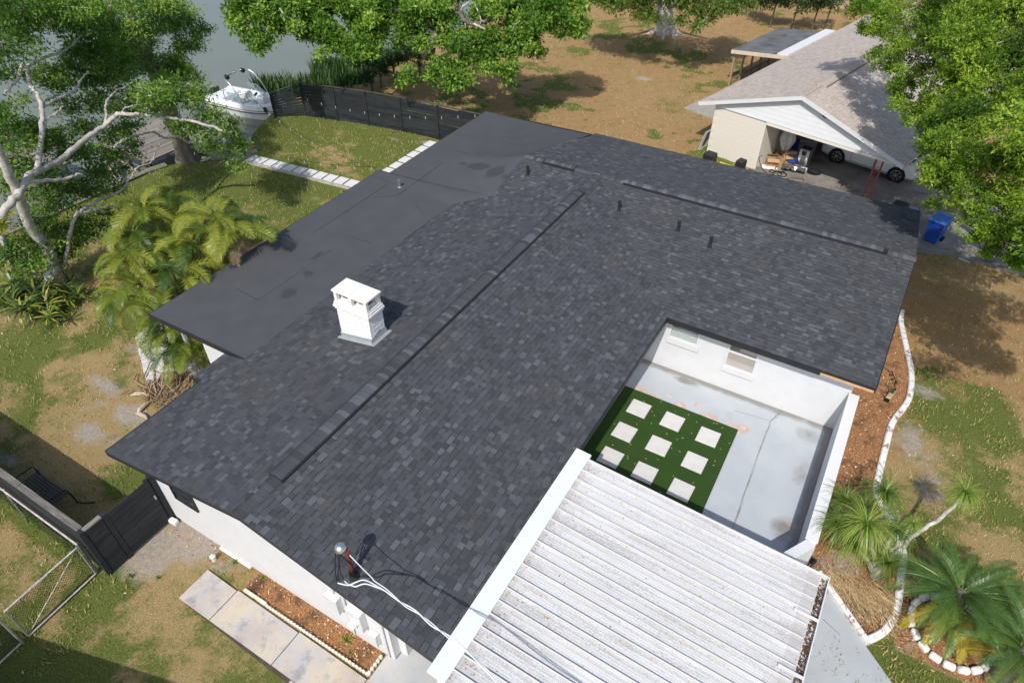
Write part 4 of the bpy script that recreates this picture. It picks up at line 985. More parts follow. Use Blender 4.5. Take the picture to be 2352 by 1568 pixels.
# gutter with leaf litter and hangers
g = MB()
g.bar((X1+.005, .6, Z1-.10), (X1+.005, 9.86, Z1-.10), .012, .15); g.bar((X1+.17, .6, Z1-.055), (X1+.17, 9.86, Z1-.055), .022, .15); g.bar((X1+.09, .6, Z1-.135), (X1+.09, 9.86, Z1-.135), .17, .012); g.bar((X1-.02, 9.87, Z1-.06), (X1+.185, 9.87, Z1-.06), .02, .15)
g.build('gutter', M['white'], carport)
for y in (8.75, 7.45, 6.0, 4.6, 3.2): h = MB(); h.bar((X1-.32, y, cz(X1-.32)+.05), (X1+.18, y, Z1+.035), .06, .03); h.build('gutter_strap', M['white'], carport)
lg = MB()
for i in range(1500):
    x, y = rnd.uniform(X1+.02, X1+.155), rnd.uniform(1, 9.83); s_ = rnd.uniform(.02, .055)
    lg.obox((x, y, Z1-.085+rnd.uniform(0, .045)), (s_, s_*.45, .005), (rnd.uniform(-.8, .8), rnd.uniform(-.5, .5), rnd.uniform(0, 3)), t=rnd.random())
lg.build('gutter_litter', mat_ramp('rotting_leaves', [(0, (.035, .022, .014)), (.6, (.12, .065, .032)), (1, (.24, .135, .065))]), carport, kind='stuff')
for y in (9.6, 6.4, 3.2): p = MB(); p.box(X1-.12, X1-.02, y-.05, y+.05, .03, Z1-.11); p.build('post', M['white'], carport)
lp = MB()
for i in range(260):
    x, y = (X0 + abs(rnd.gauss(0, .22)) if rnd.random() < .62 else rnd.uniform(X0, X1)), rnd.uniform(2, 9.7); s_ = rnd.uniform(.02, .045)
    if x > X1-.03: continue
    lp.obox((x, y, cz(x)+.018), (s_, s_*.4, .004), (rnd.uniform(-.3, .3), 0, rnd.uniform(0, 3)), t=rnd.random())
lp.build('roof_leaf', M['cardboard'], carport, kind='stuff')
# wrought iron porch post under the eave
t = thing('iron_post', 'black scrolled wrought iron porch post at the near roof corner', 'post', (-4.25, 4.3, .07))
p = MB(); 
for dy in (0, .22): p.box(-4.27, -4.235, 4.2+dy, 4.235+dy, .07, 2.22)
p.build('upright', M['black'], t)
for z in np.arange(.35, 2.1, .28):
    s_ = MB(); a = [( -4.252, 4.3275 + .085*math.cos(q)*(.35+.65*q/6.28), z + .10*math.sin(q)*(.35+.65*q/6.28)) for q in np.linspace(0, 9.4, 22)]; s_.tube(a, .011, 5); s_.build('scroll', M['black'], t)

# courtyard wall of white painted brick
cwall = thing('courtyard_wall', 'white painted brick wall between courtyard and mulch bed', 'wall', (1.49, 13.2, 0))
p = MB(); p.prism([(1.37, 11.0), (1.60, 10.75), (1.60, 16.425), (1.37, 16.425)], -.1, 1.55); p.build('wall_core', M['stucco'], cwall)
cbk = MB(); cbk.box(-.14, .14, -.033, .033, 0, .058, bev=.004); cbm = cbk.mesh('brick', M['white'])
y = 16.36
while y > 10.95: inst('brick', cbm, cwall, (1.487, y, 1.552 + rnd.uniform(0, .003)), (0, 0, rnd.uniform(-.012, .012)), (1, 1, 1)); y -= .0725
p = MB(); p.bar((1.49, 10.88, .8), (1.02, 10.1, .8), .24, 1.6); p.build('wing_wall', M['stucco'], cwall)

# ------------------------------------------------------------------ black slat fence and gate, lower left
FY = 2.50
bf = thing('slat_fence', 'black plank fence with weathered grey top board, lower left', 'fence', (-16.5, FY, 0))
for x in (-13.0, -15.4, -17.8, -20.2, -22.6): p = MB(); p.box(x-.05, x+.05, FY-.045, FY+.045, 0, 1.78); p.build('post', M['blackfence'], bf)
for i in range(4):
    xa, xb = -13.05-2.4*i, -15.45-2.4*i+.02
    c_ = MB(); c_.box(xb, xa, FY-.075, FY+.075, 1.78, 1.815); c_.build('top_board', mat('grey_board_%d' % i, (.20, .185, .165), (.10, .095, .09), 5, c3=(.36, .28, .20), scale3=4, lo3=.6, hi3=.7, rough=.9, stretch=(.5, 5, 1)), bf)
    for k in range(9):
        s_ = MB(); z = .10+.187*k; s_.box(xb, xa, FY-.068+rnd.uniform(-.004, .004), FY-.047, z, z+.172, t=rnd.random()); s_.build('slat', M['blackfence'], bf)
gt = thing('gate', 'black plank gate between fence corner and house wall', 'gate', (-12.97, 3.4, 0))
GXx = -12.97
for y in (2.46, 3.02, 4.30): p = MB(); p.box(GXx-.06, GXx+.06, y-.055, y+.055, 0, 1.86 if y > 4 else 1.80); p.build('post', M['blackfence'], gt)
p = MB(); p.box(GXx-.03, GXx+.03, 4.12, 4.24, .12, 1.80); p.build('stile', M['blackfence'], gt)
for k in range(9):
    s_ = MB(); z = .10+.187*k; s_.box(GXx+.03, GXx+.055+rnd.uniform(-.003, .003), 3.09, 4.20, z, z+.174, t=rnd.random()); s_.build('plank', M['blackfence'], gt)
for k in range(13):
    s_ = MB(); z = .06+.133*k; s_.box(GXx+.03, GXx+.052+rnd.uniform(-.003, .003), 2.53, 2.95, z, z+.125, t=rnd.random()); s_.build('plank', M['blackfence'], gt)
p = MB(); p.box(GXx-.06, GXx+.06, 2.52, 2.96, 1.76, 1.80); p.build('top_board', M['wood'], gt)
p = MB(); p.obox((GXx+.075, 4.16, 1.15), (.03, .04, .12)); p.build('latch', M['galv'], gt)
t = thing('stone', 'pale stone block at the foot of the black gate post', 'stone', (-12.85, 4.22, 0)); p = MB(); p.obox((-12.84, 4.23, .08), (.28, .14, .16), (0, 0, .1)); o = p.build('block', M['white_old'], t); bv = o.modifiers.new('b', 'BEVEL'); bv.width = .03; bv.segments = 2
t = thing('pipe_cap', 'white plastic cleanout cap standing in the side bed', 'pipe', (-11.06, 4.02, 0)); p = MB(); p.lathe((-11.06, 4.02, -.02), [(.055, 0), (.055, .16), (.07, .165), (.07, .21), (.045, .215), (.03, .25)], 12); p.build('cap', M['white'], t)
t = thing('downspout_block', 'long flat stone strip against the front wall base', 'stone', (-10.6, 4.3, 0)); p = MB(); p.box(-11.2, -10.1, 4.30, 4.37, 0, .05); p.build('strip', M['white_old'], t)

# chain link fence
clf = thing('chain_link_fence', 'galvanised chain link fence with white top rail beside the plank fence', 'fence', (-16, 2.33, 0))
def mesh_wires(b, a, d, L, z0, z1, s_=.085, r=.002):
    H = z1-z0; n = int((L+H)/s_)
    for i in range(n):
        for sg in (1, -1):
            t0 = i*s_ - (H if sg > 0 else 0); pts = []
            u0, u1 = (t0, t0+H) if sg > 0 else (t0, t0-H)
            za, zb = z0, z1
            lo, hi = min(u0, u1), max(u0, u1)
            if hi < 0 or lo > L: continue
            def zt(u): return za + (zb-za)*(u-u0)/(u1-u0)
            ua, ub = max(lo, 0), min(hi, L)
            if ub-ua < .02: continue
            b.bar((a[0]+d[0]*ua, a[1]+d[1]*ua, zt(ua)), (a[0]+d[0]*ub, a[1]+d[1]*ub, zt(ub)), r*2, r*2)
p = MB(); p.tube([(-13.30, 2.33, 1.2), (-23, 2.30, 1.2)], .024, 8); p.build('top_rail', mat('chalky_white_pipe', (.66, .63, .60), (.45, .40, .36), 7, rough=.6, metal=.2), clf)
for x in (-13.30, -16.3, -19.3, -22.3): p = MB(); p.tube([(x, 2.33, 0), (x, 2.33, 1.22)], .03, 8); p.lathe((x, 2.33, 1.21), [(.036, 0), (.034, .03), (.01, .05)], 8); p.build('post', M['galv'], clf)
p = MB(); mesh_wires(p, (-13.3, 2.31), (-1, 0), 9.6, .05, 1.16, .11, .0016); p.build('wire_mesh', M['rubber'], clf, kind='stuff')
clg = thing('chain_link_gate', 'chain link gate with diagonal brace rod, its hinge by the black gate', 'gate', (-13.2, 1.4, 0))
rail = bpy.data.materials['chalky_white_pipe']
A, B_ = (-13.22, 2.27), (-13.12, .52)
for (za, nm) in ((1.2, 'top_rail'), (.08, 'bottom_rail')): p = MB(); p.tube([(*A, za), (*B_, za)], .022, 8); p.build(nm, rail, clg)
for q in (A, B_): p = MB(); p.tube([(*q, .08), (*q, 1.2)], .022, 8); p.build('stile', M['galv'], clg)
p = MB(); p.tube([(A[0], A[1], 1.18), (B_[0], B_[1], .1)], .007, 5); p.build('brace_rod', M['galv'], clg)
p = MB(); mesh_wires(p, A, (.057, -.998), 1.75, .08, 1.2); p.build('wire_mesh', M['rubber'], clg, kind='stuff')
p = MB(); p.tube([(-13.19, 1.55, 1.2), (-13.10, 1.52, 1.26), (-13.08, 1.2, 1.26), (-13.16, 1.15, 1.2)], .012, 5); p.build('latch', M['galv'], clg)
clg2 = thing('chain_link_gate', 'second chain link gate leaf in the bottom left corner', 'gate', (-13.1, -.5, 0))
A2, B2 = (-13.11, .36), (-13.0, -1.5)
for (za, nm) in ((1.2, 'top_rail'), (.08, 'bottom_rail')): p = MB(); p.tube([(*A2, za), (*B2, za)], .022, 8); p.build(nm, rail, clg2)
for q in (A2, B2): p = MB(); p.tube([(*q, .0), (*q, 1.25)], .026, 8); p.build('stile', M['galv'], clg2)
p = MB(); mesh_wires(p, A2, (.06, -.998), 1.86, .08, 1.2); p.build('wire_mesh', M['rubber'], clg2, kind='stuff')

# bench behind the fence
bn = thing('bench', 'black slatted metal bench in the shade of the plank fence', 'bench', (-16.3, 3.05, 0))
def bx(x, y, z): return (-16.35 + x, 3.02 + y, z)
for k in range(7):
    p = MB(); p.bar(bx(-.72, -.22+.075*k, .43), bx(.72, -.22+.075*k, .43), .05, .018); p.build('slat', M['black'], bn)
for x in (-.74, .74):
    p = MB(); p.tube([bx(x, .30, 0), bx(x, .28, .43), bx(x, .24, .64), bx(x, -.20, .66), bx(x, -.27, .60), bx(x, -.24, .43), bx(x, -.30, .0)], .02, 6); p.build('arm_frame', M['black'], bn)
for k in range(5):
    p = MB(); p.bar(bx(-.72, -.27-.03*k, .52+.085*k), bx(.72, -.27-.03*k, .52+.085*k), .012, .055); p.build('back_slat', M['black'], bn)
p = MB(); p.tube([bx(.74, .30, .02), bx(1.0, .42, .03), bx(1.15, .55, .03)], .018, 6); p.build('leg_bar', M['black'], bn)

# ------------------------------------------------------------------ back yard: slat fence to the water
FP = [(-29.95, 24.6), (-28.55, 25.55), (-26.6, 26.0), (-24.75, 26.4), (-22.65, 26.68), (-20.4, 26.85), (-17.2, 27.0), (-14.0, 27.1)]
yf_ = thing('slat_fence', 'long black horizontal slat fence between the back lawn and the neighbouring yard', 'fence', (-24, 26, 0))
for i, (x, y) in enumerate(FP):
    a = math.atan2(FP[min(i+1, 7)][1]-FP[max(i-1, 0)][1], FP[min(i+1, 7)][0]-FP[max(i-1, 0)][0])
    p = MB(); p.obox((x, y-.01, .9 if i else .65), (.10, .11, 1.84 if i else 1.3), (0, 0, a)); p.build('post', M['blackfence'], yf_)
for i in range(7):
    (xa, ya), (xb, yb) = FP[i], FP[i+1]
    for k in range(10):
        z = .10 + .176*k; za, zb = z + rnd.uniform(-.01, .01), z + rnd.uniform(-.01, .01)
        if i == 0:
            f = k/9; za = .06 + .125*k
        s_ = MB(); s_.bar((xa, ya, za), (xb, yb, zb), .02, .163 if i else .118, t=rnd.random()); s_.build('slat', M['blackfence'], yf_)
    s_ = MB(); s_.bar((xa, ya, 1.86 if i else 1.33), (xb, yb, 1.86), .10, .03); s_.build('top_board', mat('dark_top_board', (.05, .052, .055), (.09, .085, .08), 5, rough=.9) if i == 0 else bpy.data.materials['dark_top_board'], yf_)

# seawall along the bank
sw = thing('seawall', 'low grey seawall with plank cap along the canal bank', 'seawall', (-30.4, 12, 0))
SWP = [(-30.95, -2), (-30.85, 4), (-30.7, 9.5), (-30.55, 12.8), (-30.5, 15), (-30.45, 16.6), (-30.2, 17.6)]
m_cap = mat('mossy_grey_cap', (.25, .235, .20), (.16, .15, .12), 5, c3=(.16, .18, .05), scale3=1.2, lo3=.5, hi3=.65, rough=.9)
for p_, q_ in zip(SWP[:-1], SWP[1:]):
    s_ = MB(); s_.bar((*p_, -.55), (*q_, -.55), .12, 1.2); s_.build('wall_panel', M['darkwood'], sw)
    s_ = MB(); s_.bar((*p_, .07), (*q_, .07), .38, .05); s_.build('cap_plank', m_cap, sw)
# docks
dk = thing('dock', 'weathered grey plank dock over the canal', 'dock', (-32.3, 18.6, 0))
x = -34.6; i = 0
while x < -30.75:
    ya, yb = 17.0 + rnd.uniform(-.03, .03), 20.6 + rnd.uniform(-.03, .03)
    p = MB(); p.bar((x, ya, .30 + rnd.uniform(-.006, .006)), (x + .12, yb, .30 + rnd.uniform(-.006, .006)), .132, .035, t=rnd.random()); p.build('plank', M['wood'], dk); x += .145
for y in (17.1, 18.8, 20.4): p = MB(); p.box(-34.6, -30.75, y-.04, y+.04, .10, .275); p.build('joist', M['darkwood'], dk)
for (x, y) in ((-34.5, 17.2), (-32.6, 17.2), (-30.9, 17.2), (-34.5, 20.4), (-32.6, 20.4), (-30.9, 20.4)): p = MB(); p.tube([(x, y, -2), (x, y, .26)], .09, 8); p.build('piling', M['darkwood'], dk)
for (a, b_) in (((-33.4, 16.9, .18), (-30.8, 16.4, .0)), ((-31.0, 16.9, .22), (-30.7, 18.9, .18)), ((-33.9, 16.8, .05), (-31.2, 15.5, -.3))): p = MB(); p.bar(a, b_, .10, .05); p.build('board', mat('bleached_board', (.42, .34, .25), (.30, .24, .18), 7, rough=.9) if 'bleached_board' not in bpy.data.materials else bpy.data.materials['bleached_board'], dk)
dk2 = thing('dock', 'small plank deck at the end of the stepping path', 'dock', (-28.5, 20, 0))
for k in range(8): y = 19.35 + .148*k; p = MB(); p.bar((-30.1, y, .17), (-27.25, y+.27, .17), .138, .04, t=rnd.random()); p.build('plank', M['wood'], dk2)
p = MB(); p.bar((-30.1, 19.26, .06), (-27.25, 19.53, .06), .05, .2); p.bar((-27.24, 19.5, .08), (-27.24, 20.66, .08), .05, .18); p.build('joist', M['wood'], dk2)
dk3 = thing('dock', 'old low dock walkway half hidden behind the tree branches', 'dock', (-38, 15, 0))
for k in range(30): x = -41.5 + .25*k; p = MB(); p.bar((x, 13.6, .25), (x+.06, 15.1, .25), .21, .035, t=rnd.random()); p.build('plank', M['wood'], dk3)
for x in (-41, -38.5, -36, -34.4):
    for y in (13.7, 15.0): p = MB(); p.tube([(x, y, -2), (x, y, 1.0)], .085, 8); p.build('piling', M['wood'], dk3)
for y in (13.5, 15.2): p = MB(); p.bar((-41.6, y, .16), (-34.2, y, .16), .06, .14); p.build('joist', M['darkwood'], dk3)

# ------------------------------------------------------------------ motor boat
boat = thing('motorboat', 'white open bow motorboat with silver wake tower moored at the fence end', 'boat', (-33.05, 25.72, WZ), R(4.5))
def hullsec(x):      # x from stern 0 to bow 5.3 ; returns half beam at gunwale, chine, keel z, gunwale z
    f = x/5.3
    hb = 1.07*(1 - max(0, (f-.45)/.55)**2.3) ; hb = max(hb, .03)
    return hb, hb*.80, -.32 + .42*max(0, (f-.6)/.4)**2, .78 + .12*f
h = MB(); st_ = np.linspace(0, 5.3, 15); bx0 = -2.65
gel = mat('white_gelcoat', (.80, .80, .80), (.76, .76, .77), 2, rough=.22, spec=.5)
secs = []
for x in st_:
    hb, ch, kz, gz = hullsec(x)
    secs.append([(0, kz), (ch, kz+.22), (hb*.97, .36), (hb, .46), (hb, .50), (hb*.99, gz-.05), (hb*.95, gz), (max(hb-.24, .012), gz+.015), (max(hb-.27, .01), gz-.02), (max(hb-.32, .008), .18 if x < 4.9 else gz-.1), (0, .14 if x < 4.9 else gz-.1)])
for i in range(len(st_)-1):
    for j in range(len(secs[0])-1):
        for sg in (1, -1):
            a, b_, c, d = (st_[i], secs[i][j]), (st_[i+1], secs[i+1][j]), (st_[i+1], secs[i+1][j+1]), (st_[i], secs[i][j+1])
            q = [(bx0+e[0], sg*e[1][0], e[1][1]) for e in (a, b_, c, d)]
            h.quad(*(q if sg > 0 else q[::-1]), t=.5)
h.add([(bx0, s*p[0], p[1]) for s, L in ((1, secs[0]), (-1, secs[0][::-1])) for p in L], [tuple(range(2*len(secs[0])))])
h.build('hull', gel, boat, local=True, smooth=False)
s_ = MB()
for sg in (1, -1):
    for i in range(len(st_)-1):
        for (z0, z1) in ((.38, .45), (.52, .56)):
            hb0, hb1 = hullsec(st_[i])[0]+.006, hullsec(st_[i+1])[0]+.006
            s_.quad((bx0+st_[i], sg*hb0, z0), (bx0+st_[i+1], sg*hb1, z0), (bx0+st_[i+1], sg*hb1, z1), (bx0+st_[i], sg*hb0, z1))
s_.build('hull_stripe', mat('dark_hull_stripe', (.09, .10, .12), rough=.3), boat, local=True)
p = MB(); p.box(bx0+.05, bx0+1.1, -.82, .82, .40, .80, bev=.05); p.build('engine_cover', gel, boat, local=True)
seat_m = mat('white_vinyl', (.72, .70, .67), (.66, .64, .61), 4, rough=.5)
for (x0, x1, y0, y1, z0, z1) in ((1.15, 1.6, -.75, .75, .18, .55), (3.45, 4.55, .25, .62, .2, .52), (3.45, 4.55, -.62, -.25, .2, .52), (4.45, 4.75, -.3, .3, .2, .5)):
    p = MB(); p.box(bx0+x0, bx0+x1, y0, y1, z0, z1, bev=.05); p.build('seat', seat_m, boat, local=True)
for sg in (1, -1):
    p = MB(); p.box(bx0+3.5, bx0+4.4, sg*.70-.02, sg*.70+.02, .5, .80); p.build('seat_back', M['black'], boat, local=True)
    p = MB(); p.box(bx0+2.75, bx0+3.35, min(sg*.2, sg*.78), max(sg*.2, sg*.78), .2, .86, bev=.06); p.build('console', gel, boat, local=True)
    p = MB(); p.box(bx0+1.9, bx0+2.35, min(sg*.28, sg*.72), max(sg*.28, sg*.72), .2, .55, bev=.05); p.box(bx0+1.85, bx0+1.95, min(sg*.28, sg*.72), max(sg*.28, sg*.72), .5, .95, bev=.03); p.build('helm_seat', seat_m, boat, local=True)
tg = NT('tinted_glass'); tg = tg.done(tg.n('MixShader', {0: .35, 1: tg.n('BsdfTransparent', {'Color': (.72, .84, .83, 1)}).outputs[0], 2: tg.n('BsdfGlossy', {'Color': (.6, .7, .7, 1), 'Roughness': .05}).outputs[0]}).outputs[0])
ws_ = [(2.15, .97, .86), (2.9, .95, .88), (3.35, .55, .92), (3.42, .24, .92)]
def top(q): return (q[0]-.42, q[1]*.86, q[2]+.42)
for sg in (1, -1):
    for a, b_ in zip(ws_[:-1], ws_[1:]):
        ta, tb = top(a), top(b_); f = lambda q: (bx0+q[0], sg*q[1], q[2])
        p = MB(); p.quad(f(a), f(b_), f(tb), f(ta)); p.build('windshield', tg, boat, local=True)
    fr = MB(); fr.tube([(bx0+q[0], sg*q[1], q[2]) for q in ws_], .016, 6); fr.tube([(bx0+top(q)[0], sg*top(q)[1], top(q)[2]) for q in ws_], .018, 6)
    for q in ws_: fr.tube([(bx0+q[0], sg*q[1], q[2]), (bx0+top(q)[0], sg*top(q)[1], top(q)[2])], .014, 6)
    fr.build('windshield_frame', M['alu'], boat, local=True)
tw = MB()
top_z, tx = 2.12, 1.35
for sg in (1, -1):
    tw.tube(smooth_path([(bx0+3.0, sg*1.02, .84), (bx0+2.75, sg*1.02, 1.35), (bx0+2.35, sg*.98, 1.85), (bx0+2.0, sg*.92, top_z-.05), (bx0+1.85, sg*.78, top_z+.02), (bx0+1.82, sg*.55, top_z+.03)], 6), .032, 8)
    tw.tube(smooth_path([(bx0+1.75, sg*1.03, .82), (bx0+1.7, sg*1.02, 1.4), (bx0+2.0, sg*.96, 1.95)], 6), .022, 8)
tw.tube([(bx0+1.82, -.55, top_z+.03), (bx0+1.82, .55, top_z+.03)], .032, 8); tw.tube([(bx0+1.82, 0, top_z+.03), (bx0+1.80, 0, top_z+.22)], .02, 6)
tw.build('tower', M['alu'], boat, local=True, smooth=True)
for sg in (1, -1): p = MB(); p.lathe((bx0+1.84, sg*.62, top_z-.03), [(.06, -.14), (.11, -.12), (.12, .10), (.07, .13)], 12, ax=(1, 0, -.25)); p.build('tower_speaker', M['rubber'], boat, local=True)
p = MB(); p.box(bx0-.42, bx0-.02, -.2, .2, -.1, .95, bev=.08); p.build('outboard', M['black'], boat, local=True)
for y in (-.09, .35): p = MB(); p.lathe((bx0+2.62, .45, .86), [(.02, 0), (.16, .01), (.16, .03), (.02, .04)], 14, ax=(-.8, 0, .5)); 
p.build('steering_wheel', M['black'], boat, local=True)
# ------------------------------------------------------------------ neighbouring house
A13 = R(-13.2); N0 = Vector((-7.9, 32.55, 0))
nh = thing('house', 'cream block house with tan shingle roof and open garage', 'house', N0, A13)
def nxf(p): return N0 + Matrix.Rotation(A13, 3, 'Z') @ Vector(p)
NR, NZ, NE, NL, NF, NB = 4.1, 4.02, 2.46, -.74, -.30, 20.0
NEr = 8.95; nsl = (NZ-NE)/(NR-NL); nz = lambda x: NZ - nsl*abs(x-NR)
blk = MB(); blk.box(-.1985, .1985, -.005, .01, 0, .197, bev=0); blm = blk.mesh('block', M['cream'])
w_ = MB(); w_.box(0, 2.70, .012, 10, -.1, 2.42); w_.build('wall', M['cream'], nh, local=True)
for k in range(12):
    zz = .0 + .2*k; xx = .2 if k % 2 == 0 else .4
    while xx < 2.72:
        sx = 1.0 if xx+.2 <= 2.705 else .5
        o = inst('block', blm, nh, (0, 0, 0), None); o.location = (xx if sx == 1 else xx-.1, 0, zz); o.scale = (sx, 1, 1); xx += .4
    yy = .2 if k % 2 == 0 else .4
    while yy < 3.0:
        o = inst('block', blm, nh, (0, 0, 0), (0, 0, math.pi/2)); o.location = (2.70, yy, zz); yy += .4
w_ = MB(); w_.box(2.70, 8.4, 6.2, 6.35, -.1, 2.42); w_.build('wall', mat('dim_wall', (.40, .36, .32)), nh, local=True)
w_ = MB(); w_.box(.01, 8.4, 6.36, NB-.4, -.1, 2.42); w_.build('wall', M['cream'], nh, local=True)
w_ = MB(); w_.box(2.71, 8.5, -.05, .10, 2.27, 2.40); w_.box(8.38, 8.5, .10, 6.2, 2.27, 2.40); w_.build('beam', mat('cream_trim', (.74, .69, .60), rough=.6), nh, local=True)
w_ = MB(); w_.box(0, 8.6, .1, 6.2, 2.405, 2.42); w_.build('ceiling', M['wood'], nh, local=True)
sid = mat('white_siding', (.76, .77, .78), (.72, .73, .745), 3, rough=.55)
zc = 2.42; k = 0
while zc < nz(NR)-.12:
    z1 = min(zc+.205, nz(NR)-.10)
    def xr(z): q = (NZ-.10-z)/nsl; return NR-q, NR+q
    a0, b0 = xr(zc); a1, b1 = xr(z1); a0, b0 = max(a0, -.0), min(b0, 8.5); a1, b1 = max(a1, 0), min(b1, 8.5)
    s_ = MB(); s_.add([(a0, -.064, zc), (b0, -.064, zc), (b1, -.055, z1), (a1, -.055, z1), (a0, -.02, zc), (b0, -.02, zc), (b1, -.02, z1), (a1, -.02, z1)], [(0,1,2,3), (0,4,5,1), (3,2,6,7), (0,3,7,4), (1,5,6,2)])
    s_.build('siding_board', sid, nh, local=True); zc += .205; k += 1
for (x, z) in ((5.2, 3.42), (6.85, 2.92)): s_ = MB(); s_.obox((x, -.10, z), (.22, .03, .13), (0, .3, 0)); s_.build('vent', mat('dark_vent', (.12, .08, .06)), nh, local=True)
r_ = MB(); plane_solid(r_, [(NL, NF, NE), (NR, NF, NZ), (NR, NB, NZ), (NL, NB, NE)]); plane_solid(r_, [(NR, NF, NZ), (NEr, NF, nz(NEr)), (NEr, NB, nz(NEr)), (NR, NB, NZ)])
nroof = r_.build('roof', mat('tan_roof_base', (.24, .19, .155), rough=.9), nh, local=True)
e0 = 1.0
shingle_roof([([(NR, NF, NZ), (NEr, NF, nz(NEr)), (NEr, 16, nz(NEr)), (NR, 16, NZ)], (NEr, NF, nz(NEr)), (0, 1, 0), (-1, 0, nsl)),
              ([(NL, NF, NE), (NR, NF, NZ), (NR, NB, NZ), (NL, NB, NE)], (NL, NB, NE), (0, -1, 0), (1, 0, nsl))], nroof, M['tan_shingle'], .155, 'tan', xform=nxf, light=.12, widths=[.15, .2, .25])
f_ = MB(); f_.bar((NL-.02, NF-.01, NE-.07), (NR, NF-.01, NZ-.05), .03, .17); f_.bar((NR, NF-.012, NZ-.05), (NEr+.02, NF-.012, nz(NEr)-.07), .03, .17); f_.build('rake_board', M['white'], nh, local=True)
f_ = MB(); f_.bar((NL-.02, NF, NE-.08), (NL-.02, NB, NE-.08), .03, .17); f_.bar((NEr+.02, NF, nz(NEr)-.08), (NEr+.02, NB, nz(NEr)-.08), .03, .17); f_.build('fascia', mat('tan_fascia', (.50, .40, .26)), nh, local=True)
v_ = MB()
for sg in (-1, 1):
    v_.add([(NR, 1.6, NZ+.09), (NR+sg*.22, 1.6, NZ+.09-.22*nsl), (NR+sg*.22, 15, NZ+.09-.22*nsl), (NR, 15, NZ+.09), (NR+sg*.22, 1.6, NZ-.22*nsl), (NR+sg*.22, 15, NZ-.22*nsl), (NR, 1.6, NZ)], [(0,1,2,3), (1,4,5,2), (0,6,4,1)], .42)
nv = v_.build('ridge_vent', M['tan_shingle'], nh, local=True)
for sg in (-1, 1):
    q = MB(); q.bar((NR+sg*.235, 1.6, NZ-.20*nsl), (NR+sg*.235, 15, NZ-.20*nsl), .02, .06); q.build('vent_edge', M['darkwood'], nh, local=True)
cps = {}
for (ya, yb, zo, wd) in ((1.6, 14.9, .09, .2), (NF, 1.6, .01, .17)):
    key = wd
    c = MB(); 
    for sg in (-1, 1): c.add([(0, 0, .022), (sg*wd, 0, .022-wd*nsl), (sg*wd, .2, .004-wd*nsl), (0, .2, .004), (0, 0, 0), (sg*wd, 0, -wd*nsl)], [(0,1,2,3), (4,5,1,0)], .35)
    cmh = c.mesh('cap_shingle', M['tan_shingle']); yy = ya
    while yy < yb-.1: o = inst('cap_shingle', cmh, nv, (0, 0, 0)); o.location = (NR, yy, NZ+zo); yy += .16
# lean-to on the far side
lt = thing('lean_to', 'grey flat lean-to roof on timber posts beside the tan roof', 'lean-to', nxf((-2.4, 11.6, 0)), A13)
Lo = Vector((-2.4, 11.6, 0))
def L_(x, y, z): return (x-Lo.x, y-Lo.y, z)
q = MB(); q.add([L_(-4.05, 8.7, 2.16), L_(-1.35, 8.75, 2.50), L_(-1.35, 14.3, 2.50), L_(-4.05, 14.3, 2.16), L_(-4.05, 8.7, 2.06), L_(-1.35, 8.75, 2.40), L_(-1.35, 14.3, 2.40), L_(-4.05, 14.3, 2.06)], [(0,1,2,3), (7,6,5,4), (0,4,5,1), (1,5,6,2), (2,6,7,3), (3,7,4,0)])
q.build('roof_sheet', mat('weathered_grey_roll_roof', (.105, .108, .115), (.17, .17, .175), 1.2, c3=(.055, .056, .06), scale3=.9, lo3=.55, hi3=.68, rough=.85), lt, local=True)
q = MB(); q.add([L_(-1.35, 8.75, 2.52), L_(-.72, 8.75, 2.56), L_(-.72, 14.9, 2.56), L_(-1.35, 14.9, 2.52), L_(-1.35, 8.75, 2.42), L_(-.72, 8.75, 2.46), L_(-.72, 14.9, 2.46), L_(-1.35, 14.9, 2.42)], [(0,1,2,3), (0,4,5,1), (3,2,6,7), (0,3,7,4), (1,5,6,2)]); q.build('white_strip', M['white'], lt, local=True)
q = MB(); q.bar(L_(-4.08, 8.66, 2.02), L_(-.75, 8.70, 2.42), .05, .20); q.bar(L_(-4.08, 8.66, 2.02), L_(-4.08, 14.3, 2.02), .05, .18); q.build('beam', mat('cream_beam', (.64, .56, .45), (.55, .45, .33), 4), lt, local=True)
for k in range(5):
    q = MB(); y = 8.9+1.2*k; q.box(-3.97-Lo.x, -3.87-Lo.x, y-.05-Lo.y, y+.05-Lo.y, 0, 2.0); q.build('post', mat('timber_post', (.36, .27, .19), (.28, .21, .15), 5) if k == 0 else bpy.data.materials['timber_post'], lt, local=True)
q = MB(); q.bar(L_(-3.92, 8.9, .35), L_(-3.92, 13.7, .35), .05, .10); q.build('rail', bpy.data.materials['timber_post'], lt, local=True)
def nbox(poly): return [tuple(nxf((x, y, 0)))[:2] for x, y in poly]
slab('side_patio', nbox([(-3.95, 4.0), (-.05, 3.7), (-.05, 9.4), (-3.7, 9.4)]), -.05, .05, mat('grey_slab', (.38, .35, .31), (.30, .28, .25), 3, rough=.9), 'grey concrete patio on the near side of the tan roofed house')
def dw():
    n = NT('stained_driveway'); c = n.mix(n.ramp(n.noise(.8, 7, .65), [(.35, 0.0), (.65, 1.0)]), (.19, .172, .155), (.30, .275, .25))
    c = n.mix(n.ramp(n.noise(.5, 6, .7, dist=.5), [(.50, 0.0), (.64, .85)]), c, (.085, .075, .068)); c = n.mix(n.ramp(n.noise(2, 6, .7), [(.6, 0.0), (.7, .6)]), c, (.30, .17, .10))
    return n.done(n.pbr(c, .8, .25, 0, n.bump(n.noise(40, 4), .2, .004)))
MDW = dw()
